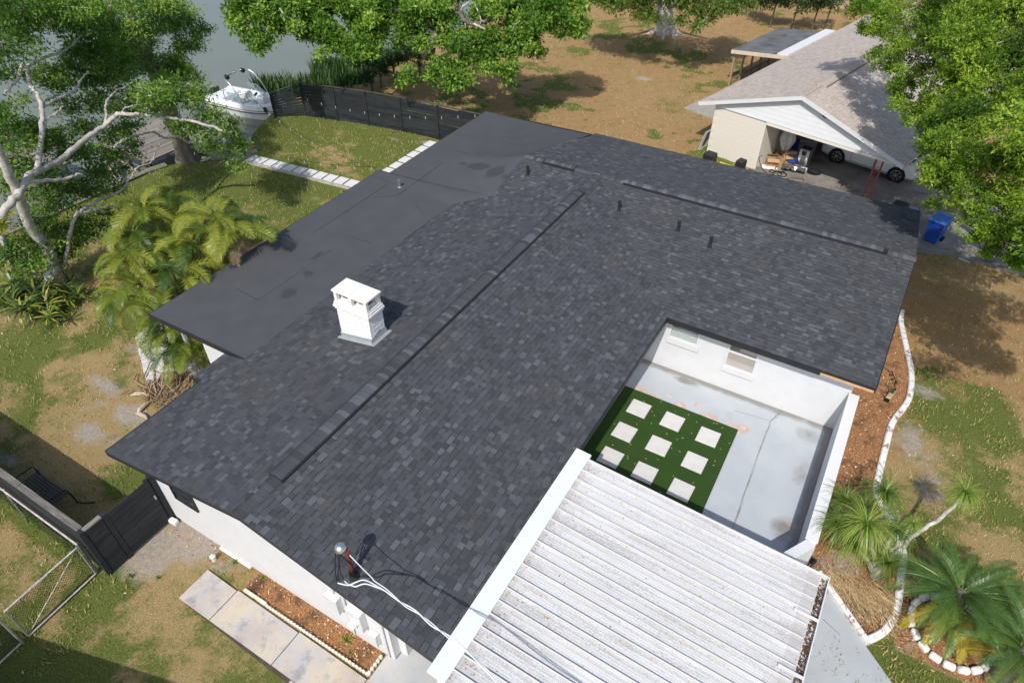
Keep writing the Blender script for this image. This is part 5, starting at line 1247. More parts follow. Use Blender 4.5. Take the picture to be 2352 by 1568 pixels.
slab('neighbour_driveway', nbox([(2.72, -4.2), (2.72, 6.2), (9.6, 6.2), (20, 6.6), (20, .6), (11.3, -1.2), (9.6, -1.2), (9.2, -2.6), (2.6, -4.2)]), -.05, .03, MDW, 'stained concrete driveway of the tan roofed house')
slab('neighbour_walk', nbox([(9.62, -3.0), (12, -1.35), (20, .2), (20, .56), (11.3, -1.22), (9.62, -1.22)]), -.05, .028, MDW, 'concrete strip beside the blue bin')
# red lattice posts
for x, lab in ((7.95, 'red brown iron lattice post holding up the open garage beam'),):
    t = thing('lattice_post', lab, 'post', nxf((x, -.02, 0)), A13)
    for dx in (-.14, .14): q = MB(); q.box(dx-.03, dx+.03, -.03, .03, .03, 2.265); q.build('upright', M['redpost'], t, local=True)
    for z in (.2, .7, 1.2, 1.7): q = MB(); q.bar((-.11, 0, z), (.11, 0, z+.05), .03, .03); q.build('cross_bar', M['redpost'], t, local=True)
    for z in (.45, .95, 1.45, 1.9): q = MB(); q.tube([(.07*math.cos(a), 0, z+.07*math.sin(a)) for a in np.linspace(0, 6.28, 13)], .012, 5); q.build('ring', M['redpost'], t, local=True)

# ------------------------------------------------------------------ cars
def make_car(loc, rz, label, group=None):
    car = thing('car', label, 'car', loc, rz)
    paint = bpy.data.materials.get('white_car_paint') or mat('white_car_paint', (.78, .785, .79), rough=.18, spec=.6)
    dark = M['glass']
    # x: nose at -2.38 to tail 2.38 ; half width .89
    S = [(-2.38, .55, .30, .58), (-2.28, .74, .24, .68), (-2.0, .84, .22, .76), (-1.5, .885, .20, .86), (-.9, .89, .19, .93), (0, .89, .19, .95), (.9, .89, .19, .97), (1.5, .885, .20, 1.0), (2.0, .85, .24, .99), (2.28, .78, .30, .95), (2.38, .66, .40, .84)]
    b = MB(); rings = []
    for x, hw, z0, zt_ in S:
        rings.append([(x, 0, z0), (x, hw*.86, z0), (x, hw*.985, z0+.12), (x, hw, (z0+zt_)*.55), (x, hw*.96, zt_-.06), (x, hw*.80, zt_), (x, 0, zt_+.025)])
    for i in range(len(S)-1):
        for j in range(6):
            for sg in (1, -1):
                q = [rings[i][j], rings[i+1][j], rings[i+1][j+1], rings[i][j+1]]; q = [(a, sg*y, z) for a, y, z in q]
                b.quad(*(q[::-1] if sg > 0 else q))
    for rr in (rings[0], rings[-1]): b.add([(a, y, z) for a, y, z in rr] + [(a, -y, z) for a, y, z in rr[::-1]], [tuple(range(14))])
    o = b.build('body', paint, car, local=True, smooth=True)
    # cabin
    G_ = [(-1.05, .74, .93), (-.25, .62, 1.36), (.35, .60, 1.43), (.95, .60, 1.40), (1.85, .72, 1.0)]
    c = MB(); rr = [[(x, 0, z+.015), (x, hw*.72, z+.005), (x, hw, z-.05), (x, .80, .93)] for x, hw, z in G_]
    roofb, glassb = MB(), MB()
    for i in range(4):
        for j in range(3):
            for sg in (1, -1):
                q = [(a, sg*y, z) for a, y, z in (rr[i][j], rr[i+1][j], rr[i+1][j+1], rr[i][j+1])]; q = q if sg < 0 else q[::-1]
                ((roofb if (j < 2 and i in (1, 2)) else glassb)).quad(*q)
    roofb.build('cabin_roof', paint, car, local=True, smooth=True); glassb.build('glass', dark, car, local=True)
    pl = MB()
    for sg in (1, -1):
        for (xa, za, xb, zb) in ((-1.02, .95, -.25, 1.33), (.35, .96, .40, 1.39), (1.1, .99, 1.0, 1.35), (1.85, 1.0, .95, 1.36)): pl.bar((xa, sg*.79, za), (xb, sg*.615, zb), .05, .03)
    pl.build('pillar', paint, car, local=True)
    for sg in (1, -1):
        for x in (-1.44, 1.41):
            a = MB(); a.lathe((x, sg*.80, .33), [(.40, -.05), (.40, .095)], 20, ax=(0, sg, 0)); a.build('wheel_arch', M['rubber'], car, local=True)
            wl = MB(); wl.lathe((x, sg*.72, .335), [(.20, 0), (.33, 0), (.335, .05), (.335, .16), (.31, .195), (.25, .20)], 22, ax=(0, sg, 0)); wo = wl.build('wheel', M['rubber'], car, local=True)
            rm = MB(); rm.lathe((x, sg*.90, .335), [(.255, 0), (.262, .018), (.235, .022), (.228, .004), (.02, .004)], 22, ax=(0, sg, 0), t=.5); rm.lathe((x, sg*.91, .335), [(.06, 0), (.05, .015)], 10, ax=(0, sg, 0))
            for k in range(7):
                an = 2*math.pi*k/7; rm.bar((x+.04*math.cos(an), sg*.918, .335+.04*math.sin(an)), (x+.24*math.cos(an+.1), sg*.918, .335+.24*math.sin(an+.1)), .02, .035, up=(0, 1, 0)); rm.bar((x+.04*math.cos(an), sg*.918, .335+.04*math.sin(an)), (x+.24*math.cos(an-.12), sg*.918, .335+.24*math.sin(an-.12)), .02, .03, up=(0, 1, 0))
            rm.build('rim', M['chrome'], wo, local=True)
        h_ = MB(); h_.blob((-2.06, sg*.70, .66), (.26, .11, .09), 10, 6); h_.build('headlight', mat('headlight_glass', (.55, .55, .5), rough=.1), car, local=True)
        h_ = MB(); h_.blob((2.20, sg*.70, .82), (.20, .12, .09), 10, 6); h_.build('tail_light', mat('red_lens', (.45, .012, .015), rough=.15, spec=.6), car, local=True)
        for (xa, xb) in ((-.78, .32), (.34, 1.22)):
            h_ = MB(); yy = sg*.8935
            for p_, q_ in (((xa, .32), (xa, .88)), ((xb, .34), (xb, .90)), ((xa, .32), (xb, .34))): h_.bar((p_[0], yy, p_[1]), (q_[0], yy, q_[1]), .012, .012)
            h_.build('door_seam', M['rubber'], car, local=True); h_ = MB(); h_.obox((xb-.2, sg*.90, .80), (.2, .03, .035)); h_.build('door_handle', paint, car, local=True)
        h_ = MB(); h_.blob((-.72, sg*.98, 1.0), (.08, .10, .07), 8, 6); h_.build('mirror', paint, car, local=True)
    h_ = MB(); h_.box(-2.405, -2.36, -.42, .42, .34, .52); h_.build('grille', M['rubber'], car, local=True)
    return car
make_car(nxf((6.62, 4.24, .03)), A13, 'white sedan parked inside the open garage with red tail light showing')
make_car(Vector((-3.1, 55.0, 0)), R(60), 'white car at the far edge, half hidden by the large tree')

# ------------------------------------------------------------------ garage clutter
def gz(a, b, z=.04): return at((2900+a*.17)/1.7415, (480+b*.17)/1.7415, z)
def carton(a, b, size, rz, label, tilt=0, flaps=True, m=None, z=.04, name='cardboard_box', cat='box'):
    p = gz(a, b, z); t = thing(name, label, cat, (p.x, p.y, z), rz); w2, d2, h2 = size
    k = MB(); th = .012
    for (x0, x1, y0, y1) in ((-w2/2, w2/2, -d2/2, -d2/2+th), (-w2/2, w2/2, d2/2-th, d2/2), (-w2/2, -w2/2+th, -d2/2+th, d2/2-th), (w2/2-th, w2/2, -d2/2+th, d2/2-th)): k.box(x0, x1, y0, y1, 0, h2)
    k.box(-w2/2+th, w2/2-th, -d2/2+th, d2/2-th, 0, th); k.build('box_side', m or M['cardboard'], t, local=True)
    if flaps:
        for (cx_, cy_, sx, sy, rx, ry) in ((0, -d2/2-.09, w2, .2, .6, 0), (0, d2/2+.08, w2, .2, -.9, 0), (w2/2+.08, 0, .2, d2, 0, .7)):
            k = MB(); k.obox((cx_, cy_, h2+.03), (sx, sy, .01), (rx, ry, 0), t=.8); k.build('flap', m or M['cardboard'], t, local=True)
    t.rotation_euler = (tilt, 0, rz); return t
carton(1090, 1060, (.55, .42, .34), .3, 'low open cardboard box by the cream garage wall')
carton(1260, 1080, (.42, .36, .36), -.2, 'cardboard box in front of the pile with its lid closed', flaps=False)
carton(1290, 930, (.46, .46, .36), .9, 'cardboard box with torn flap leaning in the pile', tilt=.25, z=.05)
carton(1430, 1040, (.36, .36, .40), .5, 'narrow cardboard box next to the silver sheet', tilt=-.1)
carton(1640, 1030, (.34, .3, .3), .2, 'small brown carton beneath the blue box', flaps=False)
bt = carton(1480, 960, (.58, .34, .36), .55, 'big cardboard box with blue printed side on top of the pile', tilt=-.35, z=.22)
p = gz(1610, 985, .22); t = thing('printed_box', 'blue printed carton lying on the cardboard pile', 'box', (p.x, p.y, .20), .55); k = MB(); k.box(-.33, .33, -.15, .15, 0, .34, bev=.01); k.build('carton', M['blue'], t, local=True); k = MB(); k.box(-.20, .26, -.156, -.152, .10, .24); k.build('print', mat('grey_print', (.30, .27, .30), (.05, .05, .08), 30), t, local=True); t.rotation_euler = (-.35, .1, .55)
# folded umbrella, cabinet, bins
p = nxf((3.2, 1.75, 0)); t = thing('umbrella', 'white folded patio umbrella standing in the garage corner', 'umbrella', (p.x, p.y, .03), 0)
k = MB(); n_ = 24; prof = [(.06, 2.1), (.16, 1.85), (.24, 1.45), (.30, 1.10), (.20, .78), (.13, .60)]; base = 0
for i, (r__, z) in enumerate(prof):
    for j in range(n_): a = 2*math.pi*j/n_; q = r__*(1 + (.30 if j % 3 == 0 else -.14)*min(1, i*.5) + rnd.uniform(-.05, .05)); k.v.append((q*math.cos(a), q*math.sin(a), z + (rnd.uniform(-.12, .05) if i == 5 else 0)))
for i in range(5):
    for j in range(n_): k.f.append([i*n_+j, (i+1)*n_+j, (i+1)*n_+(j+1) % n_, i*n_+(j+1) % n_]); k.t.append(.5)
k.build('canopy', mat('off_white_canvas', (.66, .64, .60), (.55, .53, .50), 5, rough=.9), t, local=True)
k = MB(); k.tube([(0, 0, 0), (0, 0, 2.2)], .025, 8)
for dx in (-.08, .08): k.tube([(dx, 0, .1), (dx*.7, 0, .9)], .014, 6)
k.build('pole', M['alu'], t, local=True); k = MB(); k.lathe((0, 0, 0), [(.25, 0), (.25, .05), (.05, .08)], 14); k.build('base', M['black'], t, local=True)
p = gz(1815, 1085); t = thing('metal_cabinet', 'tall silver and black appliance beside the white car', 'cabinet', (p.x, p.y, .03), A13)
k = MB(); k.box(-.24, .24, -.20, .20, 0, .92, bev=.03); k.build('case', M['alu'], t, local=True); k = MB(); k.box(-.10, .10, -.212, -.202, .08, .86); k.build('door_panel', mat('brushed_panel', (.35, .34, .33), rough=.4, metal=.6), t, local=True); k = MB(); k.box(-.22, .22, -.18, .18, .925, .95); k.obox((-.02, -.2, .74), (.2, .05, .2)); k.build('handle', M['black'], t, local=True)
p = gz(1860, 790); t = thing('storage_bin', 'grey plastic storage bin stacked at the back of the garage', 'bin', (p.x, p.y+.3, .03), .2); k = MB(); k.box(-.4, .4, -.25, .25, 0, .62, bev=.03); k.build('tub', mat('dark_grey_tub', (.16, .16, .17), rough=.5), t, local=True); k = MB(); k.box(-.43, .43, -.28, .28, .622, .67, bev=.015); k.build('lid', mat('grey_lid', (.30, .30, .31), rough=.5), t, local=True)
p = gz(1700, 720); t = thing('storage_bin', 'dark blue tub behind the folded umbrella', 'bin', (p.x, p.y+.2, .03), .4); k = MB(); k.box(-.25, .25, -.2, .2, 0, .42, bev=.03); k.build('tub', M['blue'], t, local=True); k = MB(); k.box(-.27, .27, -.22, .22, .422, .45); k.build('lid', M['blue'], t, local=True)
p = gz(2075, 1260); t = thing('garbage_bag', 'crumpled black bag on the garage floor', 'bag', (p.x, p.y, .03)); k = MB(); k.blob((0, 0, .12), (.36, .22, .14), 14, 8, .12); k.build('bag', M['rubber'], t, local=True)
p = gz(1600, 1200); t = thing('foil_sheet', 'crumpled silver foil insulation sheet on the concrete', 'sheet', (p.x, p.y, .03), .1)
k = MB(); xs_, ys_ = np.linspace(-.55, .55, 16), np.linspace(-.28, .28, 9); zz = [[.10+.13*rnd.random()*(1-abs(x)) + .08*(1-abs(y)*2) for y in ys_] for x in xs_]
for i in range(15):
    for j in range(8): k.quad((xs_[i], ys_[j], zz[i][j]), (xs_[i+1], ys_[j], zz[i+1][j]), (xs_[i+1], ys_[j+1], zz[i+1][j+1]), (xs_[i], ys_[j+1], zz[i][j+1]))
k.build('foil', mat('silver_foil', (.75, .75, .77), rough=.25, metal=.95), t, local=True)
p = gz(1840, 1200); t = thing('plastic_sheet', 'white plastic sheet crumpled next to the silver foil', 'sheet', (p.x, p.y, .03)); k = MB(); k.blob((0, 0, .08), (.26, .2, .10), 14, 7, .2); k.build('sheet', M['white'], t, local=True)
p = gz(1050, 1120); t = thing('paper_sheet', 'flat white sheet on the floor in front of the cartons', 'sheet', (p.x, p.y, .035), .25); k = MB(); k.obox((0, 0, .012), (.75, .40, .015), (.03, .02, 0)); k.build('sheet', M['white_old'], t, local=True)
p = gz(1100, 860, .04); t = thing('wreath', 'green tinsel wreath pile against the cream wall', 'wreath', (p.x, p.y, .03)); k = MB()
for i in range(260):
    a, q = rnd.uniform(0, 6.28), rnd.random()**.5*.26; k.obox((q*math.cos(a), q*math.sin(a)*.8, .10+.42*rnd.random()*(1-q*2.2)), (.09, .02, .012), (rnd.uniform(-1, 1), rnd.uniform(-1, 1), rnd.uniform(0, 3)))
k.build('tinsel', mat('green_tinsel', (.05, .16, .015), (.10, .26, .03), 20, rough=.35), t, local=True)
hs = thing('garden_hose', 'black garden hose looped over the floor below the cream garage wall', 'hose', gz(1300, 1250), 0)
k = MB(); pts = [(gz(880, 830, 1.1) + Vector((0, 0, 0)))]
for (a, b, z) in ((800, 900, .9), (860, 1100, .15), (960, 1240, .05), (1100, 1290, .05), (1200, 1330, .05)): pts.append(gz(a, b, z))
k.tube(smooth_path([tuple(q) for q in pts], 6), .016, 6)
for (a, b, r__) in ((1110, 1215, .13), (1225, 1280, .20), (1340, 1290, .21), (1300, 1165, .24)): c = gz(a, b, .05); k.tube([(c.x + r__*math.cos(q), c.y + r__*1.1*math.sin(q), .05+.004*q) for q in np.linspace(0, 9.5, 34)], .016, 6)
k.tube(smooth_path([tuple(gz(*q, .05)) for q in ((1440, 1385), (1600, 1370), (1760, 1380), (1850, 1400), (1840, 1440))], 6), .014, 6)
k.build('hose_coil', M['rubber'], hs)
# black boxes, screens and yellow strip by the cream wall
def r3p(a, b, z): return at(1568.8+a*.33358, b*.33358, z)
for (a, b, z, w2, d2, lab) in ((192, 1052, .62, .52, .46, 'shorter black utility box with gridded top against the cream wall'), (405, 1100, 1.0, .36, .42, 'taller black utility box against the cream wall, nearer the garage')):
    p = r3p(a, b, z); t = thing('utility_box', lab, 'box', (p.x, p.y, 0), A13)
    k = MB(); k.box(-w2/2, w2/2, -d2/2, d2/2, 0, z-.03, bev=.03); k.build('case', M['black'], t, local=True)
    k = MB()
    for i in range(5): x = -w2/2+.03+i*(w2-.06)/4; k.box(x-.012, x+.012, -d2/2+.02, d2/2-.02, z-.03, z-.012)
    for j in range(4): y = -d2/2+.03+j*(d2-.06)/3; k.box(-w2/2+.02, w2/2-.02, y-.012, y+.012, z-.028, z-.01)
    k.build('grille', mat('dark_grey_plastic', (.05, .052, .055), rough=.5), t, local=True)
p = r3p(300, 1130, .1); t = thing('yellow_strip', 'yellow plank lying between the two black utility boxes', 'plank', (p.x, p.y, 0), A13); k = MB(); k.obox((0, 0, .05), (.75, .16, .05)); k.build('plank', mat('yellow_paint', (.62, .47, .05)), t, local=True)
t = thing('window_screen', 'two white framed screens leaning on the side of the cream house', 'screen', nxf((-.28, .35, 0)), A13)
for dx in (0, .07):
    k = MB()
    for (y0, y1, z0, z1) in ((-.35, -.31, 0, 1.0), (.31, .35, 0, 1.0), (-.31, .31, 0, .04), (-.31, .31, .96, 1.0)): k.add([(dx-.22+z*.24+e, y, z) for z in (z0, z1) for y in (y0, y1) for e in (0, .025)], [(0,2,3,1), (4,5,7,6), (0,1,5,4), (2,6,7,3), (0,4,6,2), (1,3,7,5)])
    k.build('frame', M['white'], t, local=True)
k = MB(); k.quad((-.21, -.31, .04), (-.21, .31, .04), (.02, .31, .96), (.02, -.31, .96)); k.build('screen_cloth', mat('grey_screen', (.22, .22, .23)), t, local=True)

# blue wheelie bin
p = Vector((2.78, 29.35, 0)); t = thing('wheelie_bin', 'blue wheelie bin at the edge of the driveway beside the far roof corner', 'bin', p, R(-20))
k = MB()
a_, b_ = (.24, .26), (.32, .36)
k.add([(-.24, -.27, .03), (.24, -.27, .03), (.24, .22, .03), (-.24, .22, .03), (-.31, -.37, 1.02), (.31, -.37, 1.02), (.31, .36, 1.02), (-.31, .36, 1.02)], [(3,2,1,0), (0,1,5,4), (1,2,6,5), (2,3,7,6), (3,0,4,7), (4,5,6,7)])
k.box(-.33, .33, -.39, .38, .97, 1.022, bev=.01); k.box(-.20, .20, -.345, -.31, .62, .75); k.build('tub', M['blue'], t, local=True)
k = MB(); k.add([(-.34, -.41, 1.025), (.34, -.41, 1.025), (.34, .40, 1.035), (-.34, .40, 1.035), (-.28, -.33, 1.085), (.28, -.33, 1.085), (.30, .36, 1.12), (-.30, .36, 1.12)], [(3,2,1,0), (0,1,5,4), (1,2,6,5), (2,3,7,6), (3,0,4,7), (4,5,6,7)]); k.build('lid', mat('blue_lid', (.03, .12, .42), (.05, .15, .46), 4, rough=.4), t, local=True)
k = MB(); k.tube([(-.30, .42, 1.0), (.30, .42, 1.0)], .02, 6); k.build('handle', M['blue'], t, local=True)
for x in (-.29, .29): k = MB(); k.lathe((x, .27, .12), [(.12, -.03), (.12, .03)], 14, ax=(1, 0, 0)); k.build('wheel', M['rubber'], t, local=True)
t = thing('recycling_box', 'dark box with a pale lid behind the far roof edge', 'box', at(2080, 470, .9) * 1, R(-10)); t.location.z = 0
k = MB(); k.box(-.45, .12, -.25, .25, 0, .9, bev=.02); k.build('case', M['black'], t, local=True); k = MB(); k.box(.14, .5, -.2, .2, 0, .84, bev=.02); k.build('lid', mat('grey_blue_lid', (.25, .29, .34)), t, local=True)
# tan solar lights
def solar(loc, rz, label, coil=True):
    t = thing('solar_light', label, 'light', loc, rz); m_ = bpy.data.materials.get('tan_plastic') or mat('tan_plastic', (.42, .34, .19), (.37, .30, .165), 5, rough=.6)
    k = MB(); k.box(-.08, .08, -.26, .22, .02, .20, bev=.04); k.build('case', m_, t, local=True)
    k = MB(); k.box(-.055, .055, -.02, .16, .202, .208); k.build('panel', M['glass'], t, local=True)
    k = MB(); k.lathe((0, .23, .11), [(.07, 0), (.075, .05), (.05, .06)], 12, ax=(0, 1, 0)); k.box(-.07, .07, -.30, -.265, .03, .15); k.build('lamp_head', M['rubber'], t, local=True)
    if coil:
        k = MB(); k.tube([( -.12+.06*math.cos(q)-.02*q, .75+.08*math.sin(q)+.03*q, .03) for q in np.linspace(0, 14, 40)], .012, 5); k.tube(smooth_path([(0, .28, .08), (.03, .45, .03), (-.05, .6, .03), (-.10, .75, .03)], 5), .01, 5); k.tube(smooth_path([(-.38, 1.15, .03), (-.6, 1.25, .03), (-.9, 1.4, .03)], 5), .01, 5); k.build('cord', M['rubber'], t, local=True)
solar((2.62, 18.75, 0), R(-12), 'tan solar light with coiled cord on the mulch beside the winding curb')
solar((-20.55, 19.72, .0), R(60), 'tan solar light at the house end of the back lawn path', coil=False)
k = MB(); t = thing('litter_scrap', 'pale green scrap on the brown leaves by the blue bin', 'scrap', at(2215, 598, .02)); k.obox(at(2215, 598, .02), (.42, .12, .02), (0, 0, -.3)); k.build('scrap', mat('pale_green_scrap', (.34, .50, .33)), t)

# string lights
sl_t = thing('string_lights', 'string of small bulbs hanging over the back lawn', 'string lights', (-22, 18, 2))
wire = MB(); bulbs = []
for (A_, B_2, sag, nb) in (((-17.7, 19.0, 2.5), (-28.3, 18.0, 2.5), .55, 12), ((-17.7, 18.9, 2.5), (-28.8, 22.0, 2.6), .6, 12), ((-17.2, 26.0, 2.35), (-28.6, 25.3, 1.2), .5, 12)):
    A_, B_2 = Vector(A_), Vector(B_2); pts = []
    for i in range(37): f = i/36; q = A_.lerp(B_2, f); q.z -= sag*4*f*(1-f); pts.append(q)
    wire.tube([tuple(q) for q in pts], .008, 5)
    for i in range(nb): bulbs.append(pts[int(1.5+i*3)])
wire.build('wire', M['rubber'], sl_t)
kb = MB(); kb.lathe((0, 0, -.06), [(.012, .06), (.022, .05), (.022, 0)], 6); kb.lathe((0, 0, -.15), [(.006, 0), (.018, .03), (.017, .06), (.012, .09)], 8); kbm = kb.mesh('bulb', mat('bulb_glass', (.50, .47, .40), rough=.2, spec=.6))
for q in bulbs: inst('bulb', kbm, sl_t, q)

# neighbouring building out of frame whose shadow falls on the lower left lawn
ob = thing('house', 'neighbouring house beyond the lower left lawn', 'house', (-12, -6, 0))
e_ = [(-17.5, -3.35), (-8.72, -.98), (-6.5, -9.0), (-15.3, -11.4)]
k = MB(); k.prism([(-16.9, -3.75), (-9.2, -1.7), (-7.2, -8.8), (-15, -10.9)], -.1, 2.9); k.build('wall', M['stucco'], ob)
k = MB(); cx_, cy_ = -12.0, -6.2
k.add([(*q, 3.0) for q in e_] + [(-14.2, -6.8, 4.3), (-9.8, -5.6, 4.3)] + [(*q, 2.85) for q in e_], [(0,1,5,4), (1,2,5), (2,3,4,5), (3,0,4), (0,6,7,1), (1,7,8,2), (2,8,9,3), (3,9,6,0), (9,8,7,6)]); k.build('roof', M['shingle'], ob)
# far house wall beyond the trees
fh = thing('house', 'distant pinkish house wall glimpsed behind the top trees', 'house', (-6, 64, 0)); k = MB(); k.box(-10, 8, 63, 72, 0, 2.7); k.build('wall', mat('pinkish_wall', (.42, .30, .25)), fh)
k = MB(); k.add([(-10.6, 62.3, 2.7), (8.6, 62.3, 2.7), (8.6, 72.7, 2.7), (-10.6, 72.7, 2.7), (-6, 67.5, 4.2), (4, 67.5, 4.2)], [(0,1,5,4), (1,2,5), (2,3,4,5), (3,0,4)]); k.build('roof', mat('pale_roof', (.5, .47, .44)), fh)
# ------------------------------------------------------------------ vegetation
def atd(u, v, D):
    a, b = at(u, v, 0.0), Vector((0, 0, CAM_H)); f = D / math.hypot(a.x, a.y)
    return b + (a - b) * f
def unit(a): return a / np.maximum(np.linalg.norm(a, axis=-1, keepdims=True), 1e-9)
def leaf_quads(base, d, nrm, L, W):
    s_ = unit(np.cross(d, nrm)); n = len(base)
    m_ = base + d*L[:, None]*.45; t = base + d*L[:, None]
    Vv = np.stack([base, m_ - s_*W[:, None]*.5 , t, m_ + s_*W[:, None]*.5], 1).reshape(-1, 3)
    return Vv
def crown(name, parent, blobs, m, L, dens, rosette=7, spread=.10, flat=.75, tint0=(.25, .75), droop=0.0, wr=.42, subs=(7, 11), subr=(.28, .5), seed=1, up=.55):
    g = np.random.default_rng(seed); VV, TT, twig = [], [], MB()
    for (c, r, rz) in blobs:
        c = np.array(c); ns = g.integers(*subs); ns = max(4, int(ns*(.6+.25*r)))
        sd = unit(g.normal(size=(ns, 3))); sd[:, 2] = np.where(sd[:, 2] < -.35, -sd[:, 2], sd[:, 2])
        rad = g.uniform(.35, .92, ns)
        sc = c + sd * rad[:, None] * np.array([r, r, rz]); sr = g.uniform(*subr, ns) * r
        st_ = g.uniform(*tint0, ns)
        tot = dens * math.pi * r * r; per = np.maximum((tot / rosette * sr**2 / (sr**2).sum()).astype(int), 3)
        for k in range(ns):
            n = per[k]; q = unit(g.normal(size=(n, 3))) * (g.random((n, 1))**.40) * sr[k]
            q[:, 2] *= flat; ce = sc[k] + q; ce[:, 2] -= droop * np.hypot(q[:, 0], q[:, 1])
            ct = np.clip(st_[k] + g.normal(0, .10, n), 0, 1)
            B_ = np.repeat(ce, rosette, 0) + g.normal(0, spread, (n*rosette, 3)) * np.array([1, 1, .6])
            out = unit(np.repeat(q + 1e-6, rosette, 0)) * .5 + g.normal(0, .75, (n*rosette, 3)); out[:, 2] += .15 - droop
            d = unit(out); nm = unit(g.normal(0, .6, (n*rosette, 3)) + np.array([0, 0, up]))
            LL = L * g.uniform(.65, 1.35, n*rosette)
            VV.append(leaf_quads(B_, d, nm, LL, LL*wr)); TT.append(np.clip(np.repeat(ct, rosette) + g.normal(0, .09, n*rosette), 0, 1))
            if k % 2 == 0:
                mid = (sc[k]+c)/2 + g.normal(0, .08*r, 3)
                twig.tube([tuple(c), tuple(mid), tuple(sc[k])], [.03+.008*r, .02, .008], 5, caps=False)
    VV = np.concatenate(VV); TT = np.concatenate(TT)
    o = np_obj(name, VV, np.arange(len(VV)).reshape(-1, 4), m, parent, TT)
    return o, twig
def limb(b, pts, r0, r1, n=9, per=5, wob=.03):
    q = smooth_path([tuple(p) for p in pts], per); k = len(q)
    q = [tuple(p[j] + rnd.uniform(-wob, wob) * (0 < i < k-1) for j in range(3)) for i, p in enumerate(q)]
    b.tube(q, [r0 + (r1-r0)*(i/(k-1))**.85 for i in range(k)], n)
G_LEFT = [(0, (.036, .084, .018)), (.35, (.090, .168, .030)), (.65, (.165, .265, .046)), (1, (.29, .385, .09))]
G_OAK = [(0, (.040, .098, .014)), (.4, (.105, .205, .026)), (.7, (.19, .31, .044)), (1, (.33, .44, .09))]
G_RIGHT = [(0, (.034, .078, .010)), (.35, (.105, .190, .018)), (.7, (.235, .335, .035)), (1, (.42, .50, .075))]
mL = mat_leaf('fine_tree_leaf', G_LEFT, .28, rough=.6, spec=.15); mO = mat_leaf('oak_leaf', G_OAK, .28, rough=.5, spec=.25); mR = mat_leaf('glossy_oak_leaf', G_RIGHT, .28, rough=.45, spec=.28)

# --- pale barked tree with long limbs
t1 = thing('tree', 'pale barked tree with long bare limbs reaching over the dock', 'tree', (-25.4, 8.55, 0))
tk = MB()
P = lambda L: [atd(*q) for q in L]
base = at(109, 672, 0)
limb(tk, [base + Vector((0, 0, -.1)), atd(113, 650, 26.6), atd(124, 612, 26.6), atd(116, 585, 26.5), atd(100, 560, 26.4), atd(66, 514, 26.0), atd(40, 445, 25.5), atd(18, 395, 25.2), atd(0, 350, 25.0), atd(-40, 250, 24.6)], .25, .11, 12)
limb(tk, [base + Vector((.1, -.1, -.1)), atd(128, 625, 26.6), atd(150, 600, 26.8)], .22, .10)
tk.build('trunk', M['bark'], t1, smooth=True)
for pts, r0, r1 in (
    ([(42, 448, 25.5), (58, 415, 25.8), (83, 393, 26.2), (133, 370, 27), (177, 337, 27.8), (210, 310, 28.3), (240, 290, 28.8), (262, 268, 28.7), (276, 261, 28.5), (300, 263, 28.3), (330, 265, 28.1), (367, 268, 27.9), (417, 274, 27.6), (470, 285, 27.2), (510, 300, 27)], .19, .06),
    ([(240, 290, 28.8), (245, 265, 29.2), (241, 247, 29.4), (247, 230, 29.6), (265, 210, 30), (282, 203, 30.3), (300, 190, 30.6)], .09, .03),
    ([(276, 261, 28.5), (290, 248, 28.4), (320, 240, 28.2), (352, 238, 28), (380, 250, 27.8)], .035, .012),
    ([(330, 265, 28.1), (345, 255, 28), (360, 245, 27.9)], .03, .012),
    ([(83, 393, 26.2), (90, 340, 27), (97, 274, 28), (96, 244, 28.4), (88, 221, 28.8), (72, 200, 29.1), (66, 180, 29.4), (63, 160, 29.7), (70, 148, 29.9), (100, 133, 30.3), (147, 117, 30.8), (170, 98, 31.2), (187, 80, 31.5)], .15, .045),
    ([(68, 150, 29.9), (53, 147, 29.9), (46, 165, 29.8), (42, 182, 29.6), (28, 198, 29.4), (10, 216, 29.2)], .10, .05),
    ([(96, 133, 30.2), (75, 110, 30.4), (58, 98, 30.6), (40, 83, 30.8), (15, 60, 31)], .06, .02),
    ([(97, 246, 28.4), (112, 238, 28.7), (131, 229, 29), (150, 219, 29.3), (162, 212, 29.5), (177, 204, 29.8), (187, 180, 30.2), (203, 164, 30.5)], .09, .04),
    ([(104, 275, 28), (120, 268, 28.2), (135, 262, 28.4), (150, 264, 28.6), (175, 268, 28.8), (215, 265, 29.2)], .045, .014),
    ([(120, 268, 28.2), (135, 255, 28.5), (145, 245, 28.8)], .05, .03),
    ([(150, 600, 26.8), (160, 540, 26.7), (172, 497, 26.8), (190, 482, 27), (207, 471, 27.3), (235, 458, 27.7), (260, 447, 28.1), (280, 436, 28.4), (296, 415, 28.8), (313, 390, 29.3), (330, 380, 29.6), (347, 373, 29.9), (353, 360, 30.2), (360, 345, 30.5), (367, 330, 30.7)], .11, .03),
    ([(172, 497, 26.8), (200, 486, 27), (230, 478, 27.3), (257, 470, 27.6)], .075, .035),
    ([(60, 420, 25.8), (100, 415, 26), (143, 412, 26.4), (165, 406, 26.6), (185, 400, 26.8), (195, 405, 27)], .10, .05),
    ([(262, 337, 29.2), (275, 328, 29.5), (290, 318, 29.8), (310, 312, 30.2), (333, 306, 30.6), (353, 303, 30.9), (367, 312, 31.1), (385, 318, 31.4), (407, 313, 31.8), (420, 320, 32), (433, 327, 32.2), (458, 326, 32.5)], .075, .05),
    ([(0, 500, 25.2), (20, 470, 25.2), (42, 448, 25.5)], .18, .17)):
    b = MB(); limb(b, P([(u, v, D-.3) for u, v, D in pts]), r0*.66, r1*.8); b.build('limb', M['bark'], t1, smooth=True)
def blobs(L, rzf=.6, push=0.0): return [(tuple(atd(u, v, D + push)), r, r*rzf) for u, v, D, r in L]
